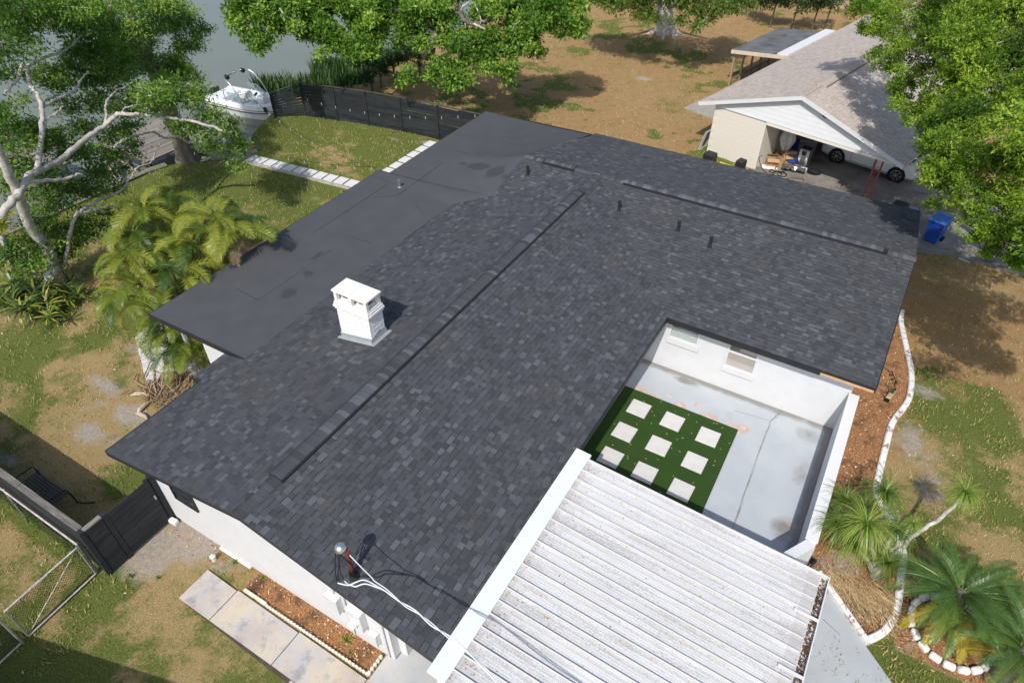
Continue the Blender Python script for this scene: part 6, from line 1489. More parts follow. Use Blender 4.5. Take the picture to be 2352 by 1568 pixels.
B1 = [(40, 30, 29, 2.2), (110, 50, 29, 2.0), (10, 120, 28, 1.4), (150, 40, 31, 1.6), (190, 120, 30.5, 1.3), (130, 190, 30, 1.0), (20, 270, 27, 1.3), (45, 310, 27, 1.2), (15, 330, 26, 1.0), (150, 170, 30.5, 1.1), (220, 235, 29.5, .9),
      (250, 320, 29, .8), (285, 355, 29.5, .8), (270, 300, 29.5, .7), (310, 330, 30.5, .6), (215, 395, 28, 1.0), (180, 350, 28, .8), (250, 400, 28.5, .7), (130, 330, 27.5, .7), (80, 330, 27, .8), (110, 410, 26.5, .8), (235, 440, 28, .6), (270, 440, 28.3, .45), (150, 440, 27, .8), (185, 440, 27.3, .7),
      (120, 480, 26.4, .9), (170, 520, 26.6, .9), (60, 570, 25.6, 1.1), (130, 540, 26.2, .8), (20, 590, 25.5, .7), (110, 590, 25.9, .7), (150, 570, 26.3, .8), (200, 550, 26.8, .7), (330, 245, 30.5, .6), (370, 235, 31, .6), (230, 180, 30.5, 1.0), (200, 300, 29, .7), (160, 300, 28.6, .7), (120, 320, 28, .6), (60, 380, 26.5, .8), (20, 420, 25.8, .6), (200, 340, 28.6, .6), (230, 360, 28.6, .6), (290, 390, 29, .45), (240, 490, 27.8, .4), (80, 510, 26, .7), (90, 550, 25.8, .8), (30, 180, 29, .8), (105, 170, 30, .7), (60, 450, 25.4, .4), (110, 385, 26.2, .45), (150, 360, 26.8, .4), (200, 430, 27, .45), (90, 500, 25.5, .5), (140, 590, 26, .45), (60, 610, 25.2, .6), (235, 520, 27.2, .35), (20, 380, 25, .5), (70, 290, 27.5, .6), (180, 250, 29.5, .8), (140, 240, 29.6, .6), (290, 260, 29.9, .45), (310, 290, 30.2, .4)]
o, tw_ = crown('crown', t1, blobs(B1, .5, .9), mL, .15, 340, rosette=8, spread=.15, flat=.5, tint0=(.05, .80), droop=.3, wr=.34, subs=(12, 18), subr=(.18, .38), seed=3, up=.9)
tw_.build('twigs', M['bark'], t1, kind='stuff')
# --- cypress behind the dock
t2 = thing('tree', 'tall fluted cypress between dock and small deck, with drooping feathery crown', 'tree', (-30.2, 18.8, 0))
b = MB(); bs = at(432, 366, 0); top_ = atd(393, 277, 35.2)
n_ = 22; pr = [(0, .62), (.3, .50), (.8, .42), (1.6, .36), (3.2, .32), (5, .26), (7, .18), (9, .10)]
for i, (z, r_) in enumerate(pr):
    f = z/9; cxy = Vector((bs.x, bs.y, 0)).lerp(Vector((bs.x+.3, bs.y-.6, 0)), f)
    for j in range(n_): a = 2*math.pi*j/n_; q = r_*(1 + (.16 if i < 5 else .05)*math.cos(a*7)*(1-.12*i)); b.v.append((cxy.x+q*math.cos(a), cxy.y+q*math.sin(a), z-.1))
for i in range(len(pr)-1):
    for j in range(n_): b.f.append([i*n_+j, i*n_+(j+1) % n_, (i+1)*n_+(j+1) % n_, (i+1)*n_+j]); b.t.append(.5)
b.build('trunk', M['bark_cypress'], t2, smooth=True)
for pts, r0, r1 in (([(300, 190, 32), (283, 165, 32.6), (277, 150, 33), (262, 140, 33.4)], .06, .02), ([(283, 165, 32.6), (282, 140, 33), (286, 125, 33.4), (310, 118, 33.8)], .045, .014), ([(365, 55, 36), (390, 48, 36.4), (420, 60, 36.8), (450, 70, 37)], .05, .015), ([(358, 75, 36), (375, 45, 36.3), (400, 30, 36.6)], .05, .02),
                    ([(355, 160, 34.5), (378, 178, 34.4), (385, 195, 34.2), (398, 215, 34)], .045, .015), ([(410, 270, 33.5), (412, 250, 33.8), (404, 235, 34)], .04, .02), ([(490, 250, 34), (500, 265, 33.8), (507, 290, 33.6)], .03, .012), ([(460, 326, 33), (485, 300, 33.4), (497, 275, 33.8)], .045, .02), ([(433, 327, 32.8), (470, 310, 33.3), (490, 300, 33.8)], .04, .012),
                    ([(215, 190, 32.5), (260, 200, 33), (268, 185, 33.3)], .03, .012)):
    b = MB(); limb(b, P(pts), r0, r1); b.build('limb', M['bark'], t2, smooth=True)
B2 = [(250, 30, 34, 1.9), (320, 20, 36, 2.0), (390, 30, 37, 1.9), (440, 70, 37, 1.2), (350, 80, 36, 1.7), (280, 95, 34, 1.7), (420, 110, 36.5, .9), (455, 108, 37, .4), (210, 60, 32, 1.6), (300, 170, 33, 1.5), (350, 150, 34.5, 1.3), (250, 180, 32, 1.3), (390, 175, 34.5, 1.2), (330, 220, 33, 1.0), (420, 180, 34.5, 1.0), (370, 200, 34, 1.0),
      (450, 210, 34, .9), (470, 220, 34, .7), (430, 230, 33.5, .8), (497, 268, 33.7, .65), (460, 262, 33.4, .8), (538, 312, 33.6, .5), (500, 305, 33.2, .8), (535, 345, 33.2, .65), (535, 285, 34, .35), (500, 345, 32.6, .55), (530, 370, 32.6, .45), (556, 330, 33.5, .33), (420, 300, 32.8, .55), (445, 295, 33, .5), (200, 140, 31.5, 1.1), (547, 385, 32.3, .28), (375, 250, 33.4, .6), (390, 225, 33.6, .7), (400, 285, 33, .4), (345, 250, 33.2, .6), (300, 230, 32.6, .8), (270, 250, 32.4, .6), (320, 130, 35, 1.4), (230, 120, 32.5, 1.2), (410, 140, 35.6, .9), (450, 300, 32.8, .6), (470, 330, 32.6, .45)]
NB_ = [(u, v, D-5.6, r*.86) for u, v, D, r in B2 if u >= 325 and v >= 195]; B2 = [q for q in B2 if not (q[0] >= 325 and q[1] >= 195)]
o, tw_ = crown('crown', t1, blobs(NB_, .55), mL, .15, 360, rosette=8, spread=.15, flat=.5, tint0=(.25, .92), droop=.4, wr=.34, subs=(12, 18), subr=(.18, .38), seed=6, up=.9); tw_.build('twigs', M['bark'], t1, kind='stuff')
o, tw_ = crown('crown', t2, blobs(B2, .6), mat_leaf('feathery_leaf', [(0, (.040, .095, .018)), (.4, (.105, .195, .032)), (.7, (.195, .305, .050)), (1, (.32, .42, .09))], .3), .16, 330, rosette=8, spread=.16, flat=.5, tint0=(.12, .92), droop=.45, wr=.33, subs=(12, 18), subr=(.18, .38), seed=5, up=.9)
tw_.build('twigs', M['bark'], t2, kind='stuff')
# slim yellow-leaved tree at the left edge
t3 = thing('tree', 'slim pale trunk with yellow leaves at the left picture edge', 'tree', at(33, 628, 0)); b = MB()
limb(b, [at(33, 630, 0), atd(20, 585, 26.9), atd(5, 545, 26.6), atd(-6, 510, 26.4)], .12, .07); b.build('trunk', M['bark'], t3, smooth=True)
o, tw_ = crown('crown', t3, blobs([(3, 525, 26.3, .40), (-12, 500, 26.2, .6)]), mat_leaf('yellow_leaf', [(0, (.10, .14, .02)), (.5, (.40, .34, .03)), (1, (.60, .42, .03))], .3), .14, 500, wr=.4, seed=8); 
# --- central oak by the canal
t4 = thing('tree', 'broad green oak leaning over the canal with foliage hanging to the lawn', 'tree', (-28.2, 37.5, 0)); b = MB()
limb(b, [at(985, 132, -.2), atd(988, 110, 45.5), atd(1000, 70, 45.4), atd(1010, 30, 45.5), atd(1015, -20, 46)], .42, .22, 12)
limb(b, [at(975, 138, -.2), atd(985, 115, 45.4), atd(995, 85, 45.3)], .35, .2, 10)
b.build('trunk', M['bark_dark'], t4, smooth=True)
b = MB(); limb(b, P([(1010, 30, 45.4), (1000, 0, 42), (990, 10, 39), (1008, 35, 37.6)]), .24, .17); b.build('limb', M['bark_dark'], t4, smooth=True)
for pts, r0, r1 in (([(1008, 35, 45.4), (1040, 10, 44), (1052, 20, 43.2), (1058, 35, 42.8), (1070, 50, 42.4), (1090, 55, 42.2), (1110, 50, 42.2), (1130, 40, 42)], .20, .10), ([(1070, 50, 42.4), (1095, 58, 42), (1115, 68, 41.6)], .09, .04), ([(1055, 30, 43), (1065, 15, 42.8), (1078, 5, 42.6)], .08, .05),
                    ([(1092, 10, 42.6), (1098, 25, 42.2), (1104, 45, 42), (1102, 60, 41.9)], .045, .015), ([(1104, 45, 42), (1112, 52, 41.9)], .03, .012), ([(1060, 45, 42.6), (1054, 50, 42.4)], .04, .02), ([(1068, 55, 42.2), (1070, 65, 42.1)], .03, .012), ([(1170, 60, 42.2), (1185, 70, 42), (1180, 85, 41.8)], .03, .01), ([(1195, 48, 42.2), (1180, 62, 42), (1190, 75, 41.8)], .03, .01), ([(1215, 48, 42.3), (1225, 62, 42), (1245, 66, 41.8)], .03, .01),
                    ([(985, 60, 44.5), (950, 40, 43.5), (900, 20, 42.5)], .16, .06), ([(642, 20, 43), (655, 35, 42.6), (670, 45, 42.3), (690, 60, 42)], .05, .015)):
    pts = [(u, v, 33.3 + (D-39.5)*.72) for u, v, D in pts]; b = MB(); limb(b, P(pts), r0*.84, r1*.84, wob=.02); b.build('limb', M['bark'] if r0 < .1 else M['bark_dark'], t4, smooth=True)
B4 = [(u, v, 33.3 + (D-39.5)*.72, r*.84) for u, v, D, r in [(570, 30, 44, 1.7), (590, 90, 42.5, 1.0), (560, 55, 43.5, 1.1), (640, 20, 45, 2.2), (645, 75, 43, 1.4), (600, 115, 42, .6), (700, 25, 46, 2.4), (720, 80, 43.5, 1.8), (775, 30, 46, 2.5), (770, 105, 43, 1.4), (840, 40, 46, 2.4), (860, 90, 44, 1.7), (810, 120, 42.5, 1.0), (850, 130, 42.5, .9),
      (920, 30, 45, 2.2), (930, 80, 43, 1.2), (965, 100, 42.4, .8), (1030, 95, 42, 1.0), (990, 30, 43.5, 1.8), (960, 10, 47, 2.4), (1060, 110, 41.5, 1.3), (1095, 100, 41.6, 1.0), (1010, 155, 40.6, 1.0), (1050, 165, 40.2, 1.1), (1040, 195, 39.6, .7), (1065, 185, 39.8, .7), (990, 185, 40.2, .6), (940, 170, 40.6, .55), (925, 195, 40.2, .4),
      (1100, 140, 41, 1.2), (1130, 110, 42, 1.4), (1170, 120, 41.8, 1.2), (1160, 30, 44, 2.2), (1200, 90, 42.4, 1.6), (1240, 60, 43, 1.8), (1290, 50, 44, 1.6), (1310, 75, 43.5, 1.0), (1250, 20, 45, 2.2), (1090, -10, 45, 2.0), (1320, 15, 45, 1.2), (1175, 160, 40.8, .8), (1140, 160, 40.6, .8), (1220, 125, 42, .8), (1172, 185, 40.3, .5), (1330, 55, 44, .7), (1120, 30, 43, 1.6), (1000, 60, 43.5, 1.2), (880, 20, 44, 1.6)]]
o, tw_ = crown('crown', t4, blobs(B4, .7), mO, .19, 440, rosette=8, spread=.14, flat=.8, tint0=(.15, .9), droop=.2, wr=.48, subs=(11, 16), subr=(.18, .36), seed=11, up=.8)
tw_.build('twigs', M['bark_dark'], t4, kind='stuff')
# --- oak at the top with visible trunk
t5 = thing('tree', 'grey trunked oak standing in the brown leaf strewn yard at the top', 'tree', at(1528, 76, 0)); b = MB()
bs = at(1528, 78, 0)
limb(b, [bs + Vector((0, 0, -.2)), atd(1528, 55, 52.4), atd(1526, 30, 52.4), atd(1524, 0, 52.5), atd(1520, -40, 52.6)], .75, .42, 14)
for dx, dy in ((1.3, -.5), (-1.2, -.7), (.3, -1.3), (1.0, .8), (-1.0, .6)): limb(b, [bs + Vector((0, 0, .7)), bs + Vector((dx*.5, dy*.5, .2)), bs + Vector((dx, dy, -.08))], .34, .08)
b.build('trunk', M['bark'], t5, smooth=True)
b = MB(); limb(b, P([(1526, 10, 52.4), (1480, -10, 50), (1430, 0, 48.5)]), .25, .08); limb(b, P([(1526, 10, 52.4), (1580, -10, 50), (1640, 0, 49)]), .25, .08); b.build('limb', M['bark'], t5, smooth=True)
B5 = [(u, v, D-4.5, r*.92) for u, v, D, r in [(1375, 5, 49.5, 1.0), (1410, 20, 49, .9), (1440, 5, 49, 1.3), (1480, 35, 48.5, 1.0), (1500, 5, 49, 1.5), (1545, 10, 48.5, 1.4), (1560, 55, 47.8, .6), (1580, 25, 48.5, 1.2), (1620, 45, 48.3, .9), (1640, 5, 49, 1.4), (1690, 0, 49.5, 1.2), (1725, 10, 50, .8), (1600, 65, 47.8, .5), (1510, 45, 48, .5), (1460, -40, 50, 2.4), (1560, -50, 50, 3), (1680, -50, 50, 2.5), (1390, -40, 50, 2)]]
o, tw_ = crown('crown', t5, blobs(B5, .7), mat_leaf('pale_oak_leaf', [(0, (.05, .085, .02)), (.5, (.12, .18, .03)), (1, (.24, .30, .07))], .3), .19, 330, rosette=8, spread=.16, tint0=(.2, .85), droop=.2, wr=.46, seed=13); tw_.build('twigs', M['bark'], t5, kind='stuff')
# --- large oak on the right
t6 = thing('tree', 'large glossy green oak filling the right edge above driveway and tan roof', 'tree', (7.5, 26, 0)); b = MB()
limb(b, [(7.5, 26, -.2), (7.3, 26, 1.5), (6.9, 25.8, 3.2), (6.2, 25.6, 4.6)], .5, .34, 14); b.build('trunk', M['bark_dark'], t6, smooth=True)
for tgt in ((2150, 150, 29.5), (2200, 320, 26), (2300, 480, 23), (2330, 120, 29), (2330, 320, 25)):
    b = MB(); e = atd(*tgt); limb(b, [(6.4, 25.6, 4.3), tuple(Vector((6.4, 25.6, 4.3)).lerp(e, .5) + Vector((0, 0, .3))), tuple(e)], .2, .05); b.build('limb', M['bark_dark'], t6, smooth=True)
for pts in ([(2210, 30, 28), (2230, 45, 28.2), (2260, 38, 28.5)], [(2290, 100, 26.5), (2320, 90, 26.3), (2345, 75, 26.2)], [(2318, 320, 23.2), (2335, 325, 23.1), (2352, 318, 23.0)], [(2325, 312, 23.2), (2335, 330, 23.1), (2330, 345, 23.1)], [(2240, 335, 24), (2270, 322, 24.1), (2300, 315, 24.2)]):
    b = MB(); limb(b, P(pts), .035, .012, 6, 4, .015); b.build('limb', M['bark'], t6, smooth=True)
B6 = [(2000, 20, 34, 1.4), (2055, 30, 33, 1.5), (2025, 85, 32, 1.0), (1995, 75, 32.5, .6), (2060, 125, 30.5, 1.0), (2030, 160, 30.5, .7), (2005, 130, 31.5, .5), (2085, 180, 29, .9), (2050, 215, 29, .6), (2120, 60, 31, 1.6), (2130, 140, 29, 1.3), (2190, 40, 30, 1.8), (2090, 235, 28, .8), (2070, 200, 28.5, .6), (2105, 290, 27, .6), (2130, 260, 27, 1.0),
      (2260, 40, 29, 1.9), (2330, 30, 29, 1.9), (2200, 120, 28, 1.5), (2270, 120, 27, 1.7), (2345, 130, 27, 1.6), (2170, 210, 27, 1.2), (2230, 200, 26, 1.4), (2310, 210, 25.5, 1.5), (2160, 300, 25.6, .9), (2210, 290, 25, 1.1), (2270, 290, 24.6, 1.3), (2340, 270, 24.5, 1.2), (2135, 335, 25.2, .6), (2135, 385, 24.8, .35), (2170, 370, 24.4, .9), (2230, 370, 23.6, 1.1), (2300, 380, 23.2, 1.2), (2350, 370, 23, 1.0),
      (2160, 430, 23.8, .7), (2195, 470, 23, .7), (2210, 430, 23, .8), (2260, 450, 22.4, 1.0), (2330, 460, 22, 1.1), (2240, 510, 22.2, .65), (2290, 530, 21.5, .85), (2345, 550, 21, .9), (2310, 590, 20.8, .55), (2345, 610, 20.5, .5), (2270, 570, 21.3, .4), (2410, 200, 26, 2.4), (2420, 420, 23, 2.2), (2420, 40, 30, 2.6), (2400, 560, 21.5, 1.2), (2150, 478, 23.4, .4), (2470, 520, 19.5, 1.8), (2500, 640, 18.5, 1.8), (2460, 330, 22, 2.0), (2600, 500, 19, 2.2), (2620, 700, 17.5, 1.8), (2225, 545, 22, .35)]
B6 = [(u, v, D*(.955 if (u < 2260 and v > 280) else 1), r) for u, v, D, r in B6] + [(2150, 350, 23.2, .8), (2175, 400, 22.4, .8), (2150, 385, 22.8, .5)]
o, tw_ = crown('crown', t6, blobs(B6, .75), mR, .105, 1000, rosette=9, spread=.045, flat=.85, tint0=(.12, .85), droop=.1, wr=.36, subs=(9, 14), subr=(.22, .42), seed=17, up=.8)
tw_.build('twigs', M['bark_dark'], t6, kind='stuff')
# dark shrubs at the far edge and bushes on the bank
for lab, L, sd in (('dark shrubbery against the distant wall at the top right', [(1780, 8, 56, 1.5), (1830, 12, 56, 1.5), (1880, 8, 56, 1.4), (1740, 2, 57, 1.4), (1910, 5, 57, 1.0)], 21), ('dark undergrowth on the canal bank beneath the broad oak', [(870, 165, 41.5, .9), (900, 140, 42.5, 1.0), (850, 180, 40.5, .6), (930, 120, 43.5, .9), (830, 150, 42, 1.0), (960, 140, 43, .5)], 22)):
    p = atd(*L[0][:3]); t = thing('shrub', lab, 'shrub', (p.x, p.y, 0)); o, tw_ = crown('foliage', t, blobs(L, .8), mat_leaf('dark_shrub_leaf_%d' % sd, [(0, (.012, .028, .008)), (.6, (.030, .060, .015)), (1, (.075, .12, .03))], .2), .2, 260, seed=sd, wr=.4); 
    for (u, v, D, r) in L: q = atd(u, v, D); b = MB(); b.tube([(q.x, q.y, -.3), (q.x+.1, q.y, q.z)], .06, 6); b.build('stem', M['bark_dark'], t)
# reeds in the water beside the fence
g = np.random.default_rng(4); k = 5200
rp = np.stack([g.uniform(-35.5, -29.0, k), g.uniform(27.8, 37.0, k)], -1); bx = np.interp(rp[:, 1], BANK_Y, BANK_X); keep = (rp[:, 0] < bx + .8) & (rp[:, 0] > bx - 4.6 + .9*np.sin(rp[:, 1]*1.3)); rp = rp[keep]; k = len(rp)
H = g.uniform(.6, 1.2, k); a = g.uniform(0, 6.28, k); ln = g.uniform(.1, .5, k); dx, dy = np.cos(a), np.sin(a); wd = .045
b0 = np.stack([rp[:, 0]-dy*wd, rp[:, 1]+dx*wd, 0*H+WZ-.1], -1); b1 = np.stack([rp[:, 0]+dy*wd, rp[:, 1]-dx*wd, 0*H+WZ-.1], -1)
m0 = np.stack([rp[:, 0]-dy*wd*.9+dx*ln*.35, rp[:, 1]+dx*wd*.9+dy*ln*.35, WZ+H*.6], -1); m1 = np.stack([rp[:, 0]+dy*wd*.9+dx*ln*.35, rp[:, 1]-dx*wd*.9+dy*ln*.35, WZ+H*.6], -1)
tp_ = np.stack([rp[:, 0]+dx*ln, rp[:, 1]+dy*ln, WZ+H], -1); tp2 = tp_ + np.stack([dy*.008, -dx*.008, 0*dx], -1)
Vv = np.stack([b0, b1, m1, m0, tp2, tp_], 1).reshape(-1, 3); Fv = (np.arange(k)[:, None, None]*6 + np.array([[0,1,2,3],[3,2,4,5]])[None]).reshape(-1, 4)
tag(np_obj('reeds', Vv, Fv, mat_leaf('reed_leaf', [(0, (.018, .045, .012)), (.6, (.045, .095, .022)), (1, (.10, .16, .04))], .2, rough=.4), None, np.repeat(g.random(k), 2), kind='stuff'), 'dark green reeds growing in the canal beside the fence corner')

# --- palms
def frond_mesh(name, m, Lr, el, curve, npair, ll, seed, tint, wl=.035, fold=.35, fwd=.55, droop=.35, twist=0.0):
    """feather frond from the origin along +x; el start elevation, curve total bend"""
    r = random.Random(seed); s_ = MB(); n = 14; pts = []; p = Vector((0, 0, 0)); step = Lr/n
    for i in range(n+1): pts.append(p.copy()); a = el - curve*(i/n)**1.15; p = p + Vector((math.cos(a), twist*math.sin(i/n*2)*.3, math.sin(a)))*step
    s_.tube(pts, [.022*(1-.85*i/n) for i in range(n+1)], 4, t=min(tint+.12, 1))
    for i in range(npair):
        f = .14 + .86*(i+.5)/npair; x = f*n; k = min(int(x), n-1); q = pts[k].lerp(pts[k+1], x-k); d = (pts[k+1]-pts[k]).normalized(); sd = Vector((0, 1, 0)); up = d.cross(sd)*-1
        if up.z < 0: up = -up
        l = ll*(.35 + .65*math.sin(min(1, (f-.08)*1.15)*math.pi)**.7)*(1 if f < .9 else .8)*r.uniform(.85, 1.1)
        for sg in (1, -1):
            fw = fwd + .5*f; v = (sd*sg + d*fw + up*(fold+r.uniform(-.12, .12))).normalized(); m1 = q + v*l*.5; v2 = (v - Vector((0, 0, droop*r.uniform(.6, 1.5)))).normalized(); e = m1 + v2*l*.5
            wv = d.cross(v).cross(v).normalized()*wl*.5; wv = d*wl*.5
            t = min(1, max(0, tint + r.uniform(-.08, .08)))
            s_.quad(q-wv*.7, q+wv*.7, m1+wv, m1-wv, t); s_.add([m1-wv, m1+wv, e], [(0, 1, 2)], t)
    return s_.mesh(name, m)
G_PALM = [(0, (.020, .050, .009)), (.25, (.055, .105, .015)), (.5, (.185, .225, .028)), (.7, (.33, .31, .04)), (.82, (.36, .22, .05)), (1, (.32, .245, .16))]
mP = mat_leaf('palm_leaf', G_PALM, .22, rough=.42, spec=.35)
FR = {k: [frond_mesh('frond', mP, 1.75*s_, el, cv, 30, .50, 10*i+j, tn, .045) for j, (s_, el, cv) in enumerate(((1, 1.1, 1.9), (.9, .8, 1.7), (1.12, .95, 2.2)))] for i, (k, tn) in enumerate((('g', .2), ('yg', .42), ('y', .56), ('o', .70), ('d', .97)))}
def palm_stem(t, basep, topp, nf, kinds, sc=1.0, r_=.05, dead=1):
    b = MB(); basep, topp = Vector(basep), Vector(topp); mid = basep.lerp(topp, .5) + Vector((rnd.uniform(-.1, .1), rnd.uniform(-.1, .1), .1))
    limb(b, [basep, mid, topp], r_, r_*.7, 7, 4, .0); b.build('stem', bpy.data.materials.get('palm_stem') or mat('palm_stem', (.26, .25, .17), (.17, .16, .11), 12, rough=.8), t, smooth=True)
    a0 = rnd.uniform(0, 6.28)
    for i in range(nf):
        kd = rnd.choice(kinds); inst('frond', rnd.choice(FR[kd]), t, topp + Vector((0, 0, -.02*i)), (rnd.uniform(-.25, .25), rnd.uniform(-.25, .35) + .05*i, a0 + i*2.4 + rnd.uniform(-.3, .3)), sc*rnd.uniform(.8, 1.1))
    for i in range(dead): inst('frond', rnd.choice(FR['d'] + FR['o']), t, topp + Vector((0, 0, -.2)), (rnd.uniform(-.5, .5), .9 + rnd.uniform(0, .5), rnd.uniform(0, 6.28)), sc*.85)
pc = thing('areca_palm', 'tall yellowing areca palm clump left of the flat roof', 'palm', (-21.5, 11, 0))
for (u, v, D) in ((305, 530, 23.4), (330, 480, 24.2), (385, 470, 24.4), (440, 500, 24.0), (300, 590, 22.7), (350, 560, 23.0), (405, 545, 23.2), (285, 590, 23.2), (320, 650, 21.9), (375, 615, 22.2), (430, 570, 23.2), (295, 680, 22.0)):
    tp_ = atd(u, v, D); bs = Vector((-21.2 + (tp_.x+21.0)*.45, 10.9 + (tp_.y-10.5)*.5, 0)); palm_stem(pc, bs, tp_, 9, ('g', 'yg', 'yg', 'yg', 'y', 'y'), .84)
pc2 = thing('areca_palm', 'slender areca palm with bare stems standing over the roof edge', 'palm', (-20.3, 13, 0))
for (u, v, D, bu, bv) in ((500, 505, 21.6, 487, 640), (530, 522, 21.4, 500, 632), (455, 560, 21.8, 455, 650), (475, 490, 22.2, 440, 640), (560, 535, 21.2, 505, 628), (420, 620, 21.0, 430, 660)):
    palm_stem(pc2, at(bu, bv, 0), atd(u, v, D), 7, ('g', 'yg', 'y', 'y'), .85, .04, 1)
pc3 = thing('areca_palm', 'low bright green areca palm on the white pebbles under the roof corner', 'palm', (-18, 8.3, 0))
for (u, v, D) in ((395, 755, 19.9), (430, 775, 19.6), (372, 730, 20.3), (420, 735, 19.9), (445, 805, 19.2), (405, 800, 19.4)):
    tp_ = atd(u, v, D); palm_stem(pc3, (tp_.x*.6 - 18*.4, tp_.y*.6 + 8.4*.4, 0), tp_, 9, ('g', 'g', 'yg', 'yg'), .78, .035, 1)
# fallen dead fronds on the lawn by the pebbles
for i, (u, v, a) in enumerate(((395, 893, 2.2), (380, 915, 2.6), (410, 880, .3), (365, 900, 1.2), (400, 925, 2.9), (350, 920, .2), (420, 905, 2.0))):
    p = at(u, v, .06); ff = bpy.data.objects.new('palm_frond', FR['d'][i % 3]); col.objects.link(ff); ff.location = p; ff.rotation_euler = (rnd.uniform(-.2, .2), .35, a); ff.scale = (.8, .7, .4)
    tag(ff, 'dry brown palm frond ' + ('at the centre of the heap on the white pebbles', 'lowest in the heap, close to the shingle eave', 'across the top of the heap beside the low areca palm', 'at the left end of the heap on bare ground', 'nearest the stepped shingle eave corner', 'lying apart on the sandy lawn left of the heap', 'half hidden behind the shingle eave by the pebbles')[i], 'palm frond', 'fallen dry palm fronds')
dl = thing('dry_frond_litter', 'brown tangle of dead palm stalks between pebbles and shingle eave', 'litter', at(390, 905, 0)); b = MB()
for i in range(260):
    p = at(385 + rnd.gauss(0, 28), 903 + rnd.gauss(0, 16), .03 + .12*rnd.random()); a = 2.3 + rnd.gauss(0, .6); L = rnd.uniform(.25, .8); b.bar(p, p + Vector((math.cos(a)*L, math.sin(a)*L, rnd.uniform(-.08, .1))), .03, .008, t=rnd.random())
b.build('stalk', mat_ramp('dead_frond', [(0, (.10, .06, .035)), (.6, (.25, .165, .10)), (1, (.42, .32, .22))], bump=0), dl, kind='stuff')
for (u, v, a, lab) in ((322, 908, .6, 'pale curled palm husk nearest the dry frond heap'), (330, 938, 1.8, 'pale curled palm husk below the dry frond heap'), (327, 957, .1, 'long thin pale husk lying by the shingle eave')):
    p = at(u, v, .03); t = thing('palm_husk', lab, 'husk', p, a); k = MB(); k.tube([(-.28, 0, .02), (-.1, .03, .06), (.12, .02, .06), (.3, -.04, .02)], [.02, .07, .06, .012], 7); k.build('husk', mat('pale_husk', (.56, .47, .38), (.40, .28, .19), 6) if 'pale_husk' not in bpy.data.materials else bpy.data.materials['pale_husk'], t, local=True)
# --- strap leaved clump round the pale tree
def strap_mesh(name, m, nl, Ls, seed, el=(.5, 1.4), wd=.05, curl=1.6, tint=(.2, .7), nseg=4, hang=0.0):
    r = random.Random(seed); s_ = MB()
    for i in range(nl):
        a = r.uniform(0, 6.28); e = r.uniform(*el); L = Ls*r.uniform(.7, 1.15); p = Vector((0, 0, 0)); c, sn = math.cos(a), math.sin(a); pts = [p]; cv = curl*r.uniform(.6, 1.3)
        for k in range(nseg): ang = e - cv*((k+.5)/nseg)**1.1 - hang*k/nseg; p = p + Vector((c*math.cos(ang), sn*math.cos(ang), math.sin(ang)))*(L/nseg); pts.append(p)
        t = r.uniform(*tint); sd = Vector((-sn, c, 0))
        for k in range(nseg):
            w0, w1 = wd*(1-.15*k) if k else wd*.6, wd*(1-.15*(k+1)) if k < nseg-1 else .004
            s_.quad(pts[k]-sd*w0/2, pts[k]+sd*w0/2, pts[k+1]+sd*w1/2, pts[k+1]-sd*w1/2, min(1, t+.05*k))
    return s_.mesh(name, m)
mS = mat_leaf('strap_leaf', [(0, (.018, .045, .010)), (.5, (.075, .125, .020)), (.8, (.22, .25, .04)), (1, (.46, .40, .09))], .2, rough=.35, spec=.5)
SR = [strap_mesh('leaf_rosette', mS, 22, .75, 50+i, (.3, 1.3), .085, 1.4, (.1, .85)) for i in range(4)]
sb = thing('strap_leaf_bush', 'dense clump of yellow green strap leaves around the pale tree base', 'bush', (-25.6, 7.8, 0))
for i in range(30):
    u, v = rnd.uniform(10, 125), rnd.uniform(640, 735); p = at(u, v, rnd.uniform(.1, .7)); inst('leaf_rosette', SR[i % 4], sb, p, (rnd.uniform(-.25, .25), rnd.uniform(-.25, .25), rnd.uniform(0, 6)), rnd.uniform(.75, 1.15))
for (u, v) in ((165, 655), (180, 680), (155, 690), (148, 665)): inst('leaf_rosette', SR[0], sb, at(u, v, .2), (0, 0, rnd.uniform(0, 6)), .9)
# --- ponytail palms
mT = mat_leaf('ponytail_leaf', [(0, (.030, .065, .012)), (.4, (.085, .155, .028)), (.7, (.185, .265, .045)), (1, (.40, .44, .09))], .25, rough=.4, spec=.45)
TU = [strap_mesh('leaf_tuft', mT, 230, 1.0, 70+i, (-.2, 1.5), .018, 1.9, (.2+.12*i, .65+.15*i), 6, .5) for i in range(3)]
pt = thing('ponytail_palm', 'many headed ponytail palm with grassy tufts beside the courtyard wall', 'palm', (3.1, 12.4, 0))
root_ = at(2010, 1325, 0); hub = at(2025, 1290, .7)
b = MB(); limb(b, [root_, at(2015, 1305, .4), hub],   .12, .08, 9); b.build('trunk', M['bark'], pt, smooth=True)
for (u, v, z, s_, k) in ((1940, 1150, 1.5, .75, 0), (2031, 1133, 1.7, .95, 0), (1922, 1210, 1.6, .85, 0), (1989, 1208, 2.1, 1.0, 2), (2054, 1218, 1.6, .85, 0), (2096, 1203, 1.8, .38, 2), (2037, 1292, .9, .75, 0), (1985, 1165, 1.5, .7, 0), (1960, 1255, 1.3, .8, 1)):
    e = at(u, v, z); b = MB(); limb(b, [root_ if u < 2000 else hub, tuple(Vector(hub).lerp(e, .5) - Vector((0, 0, .1))), e], .05, .03, 7); b.build('branch', M['bark'], pt, smooth=True); inst('leaf_tuft', TU[k], pt, e, (rnd.uniform(-.15, .15), rnd.uniform(-.15, .15), rnd.uniform(0, 6)), s_)
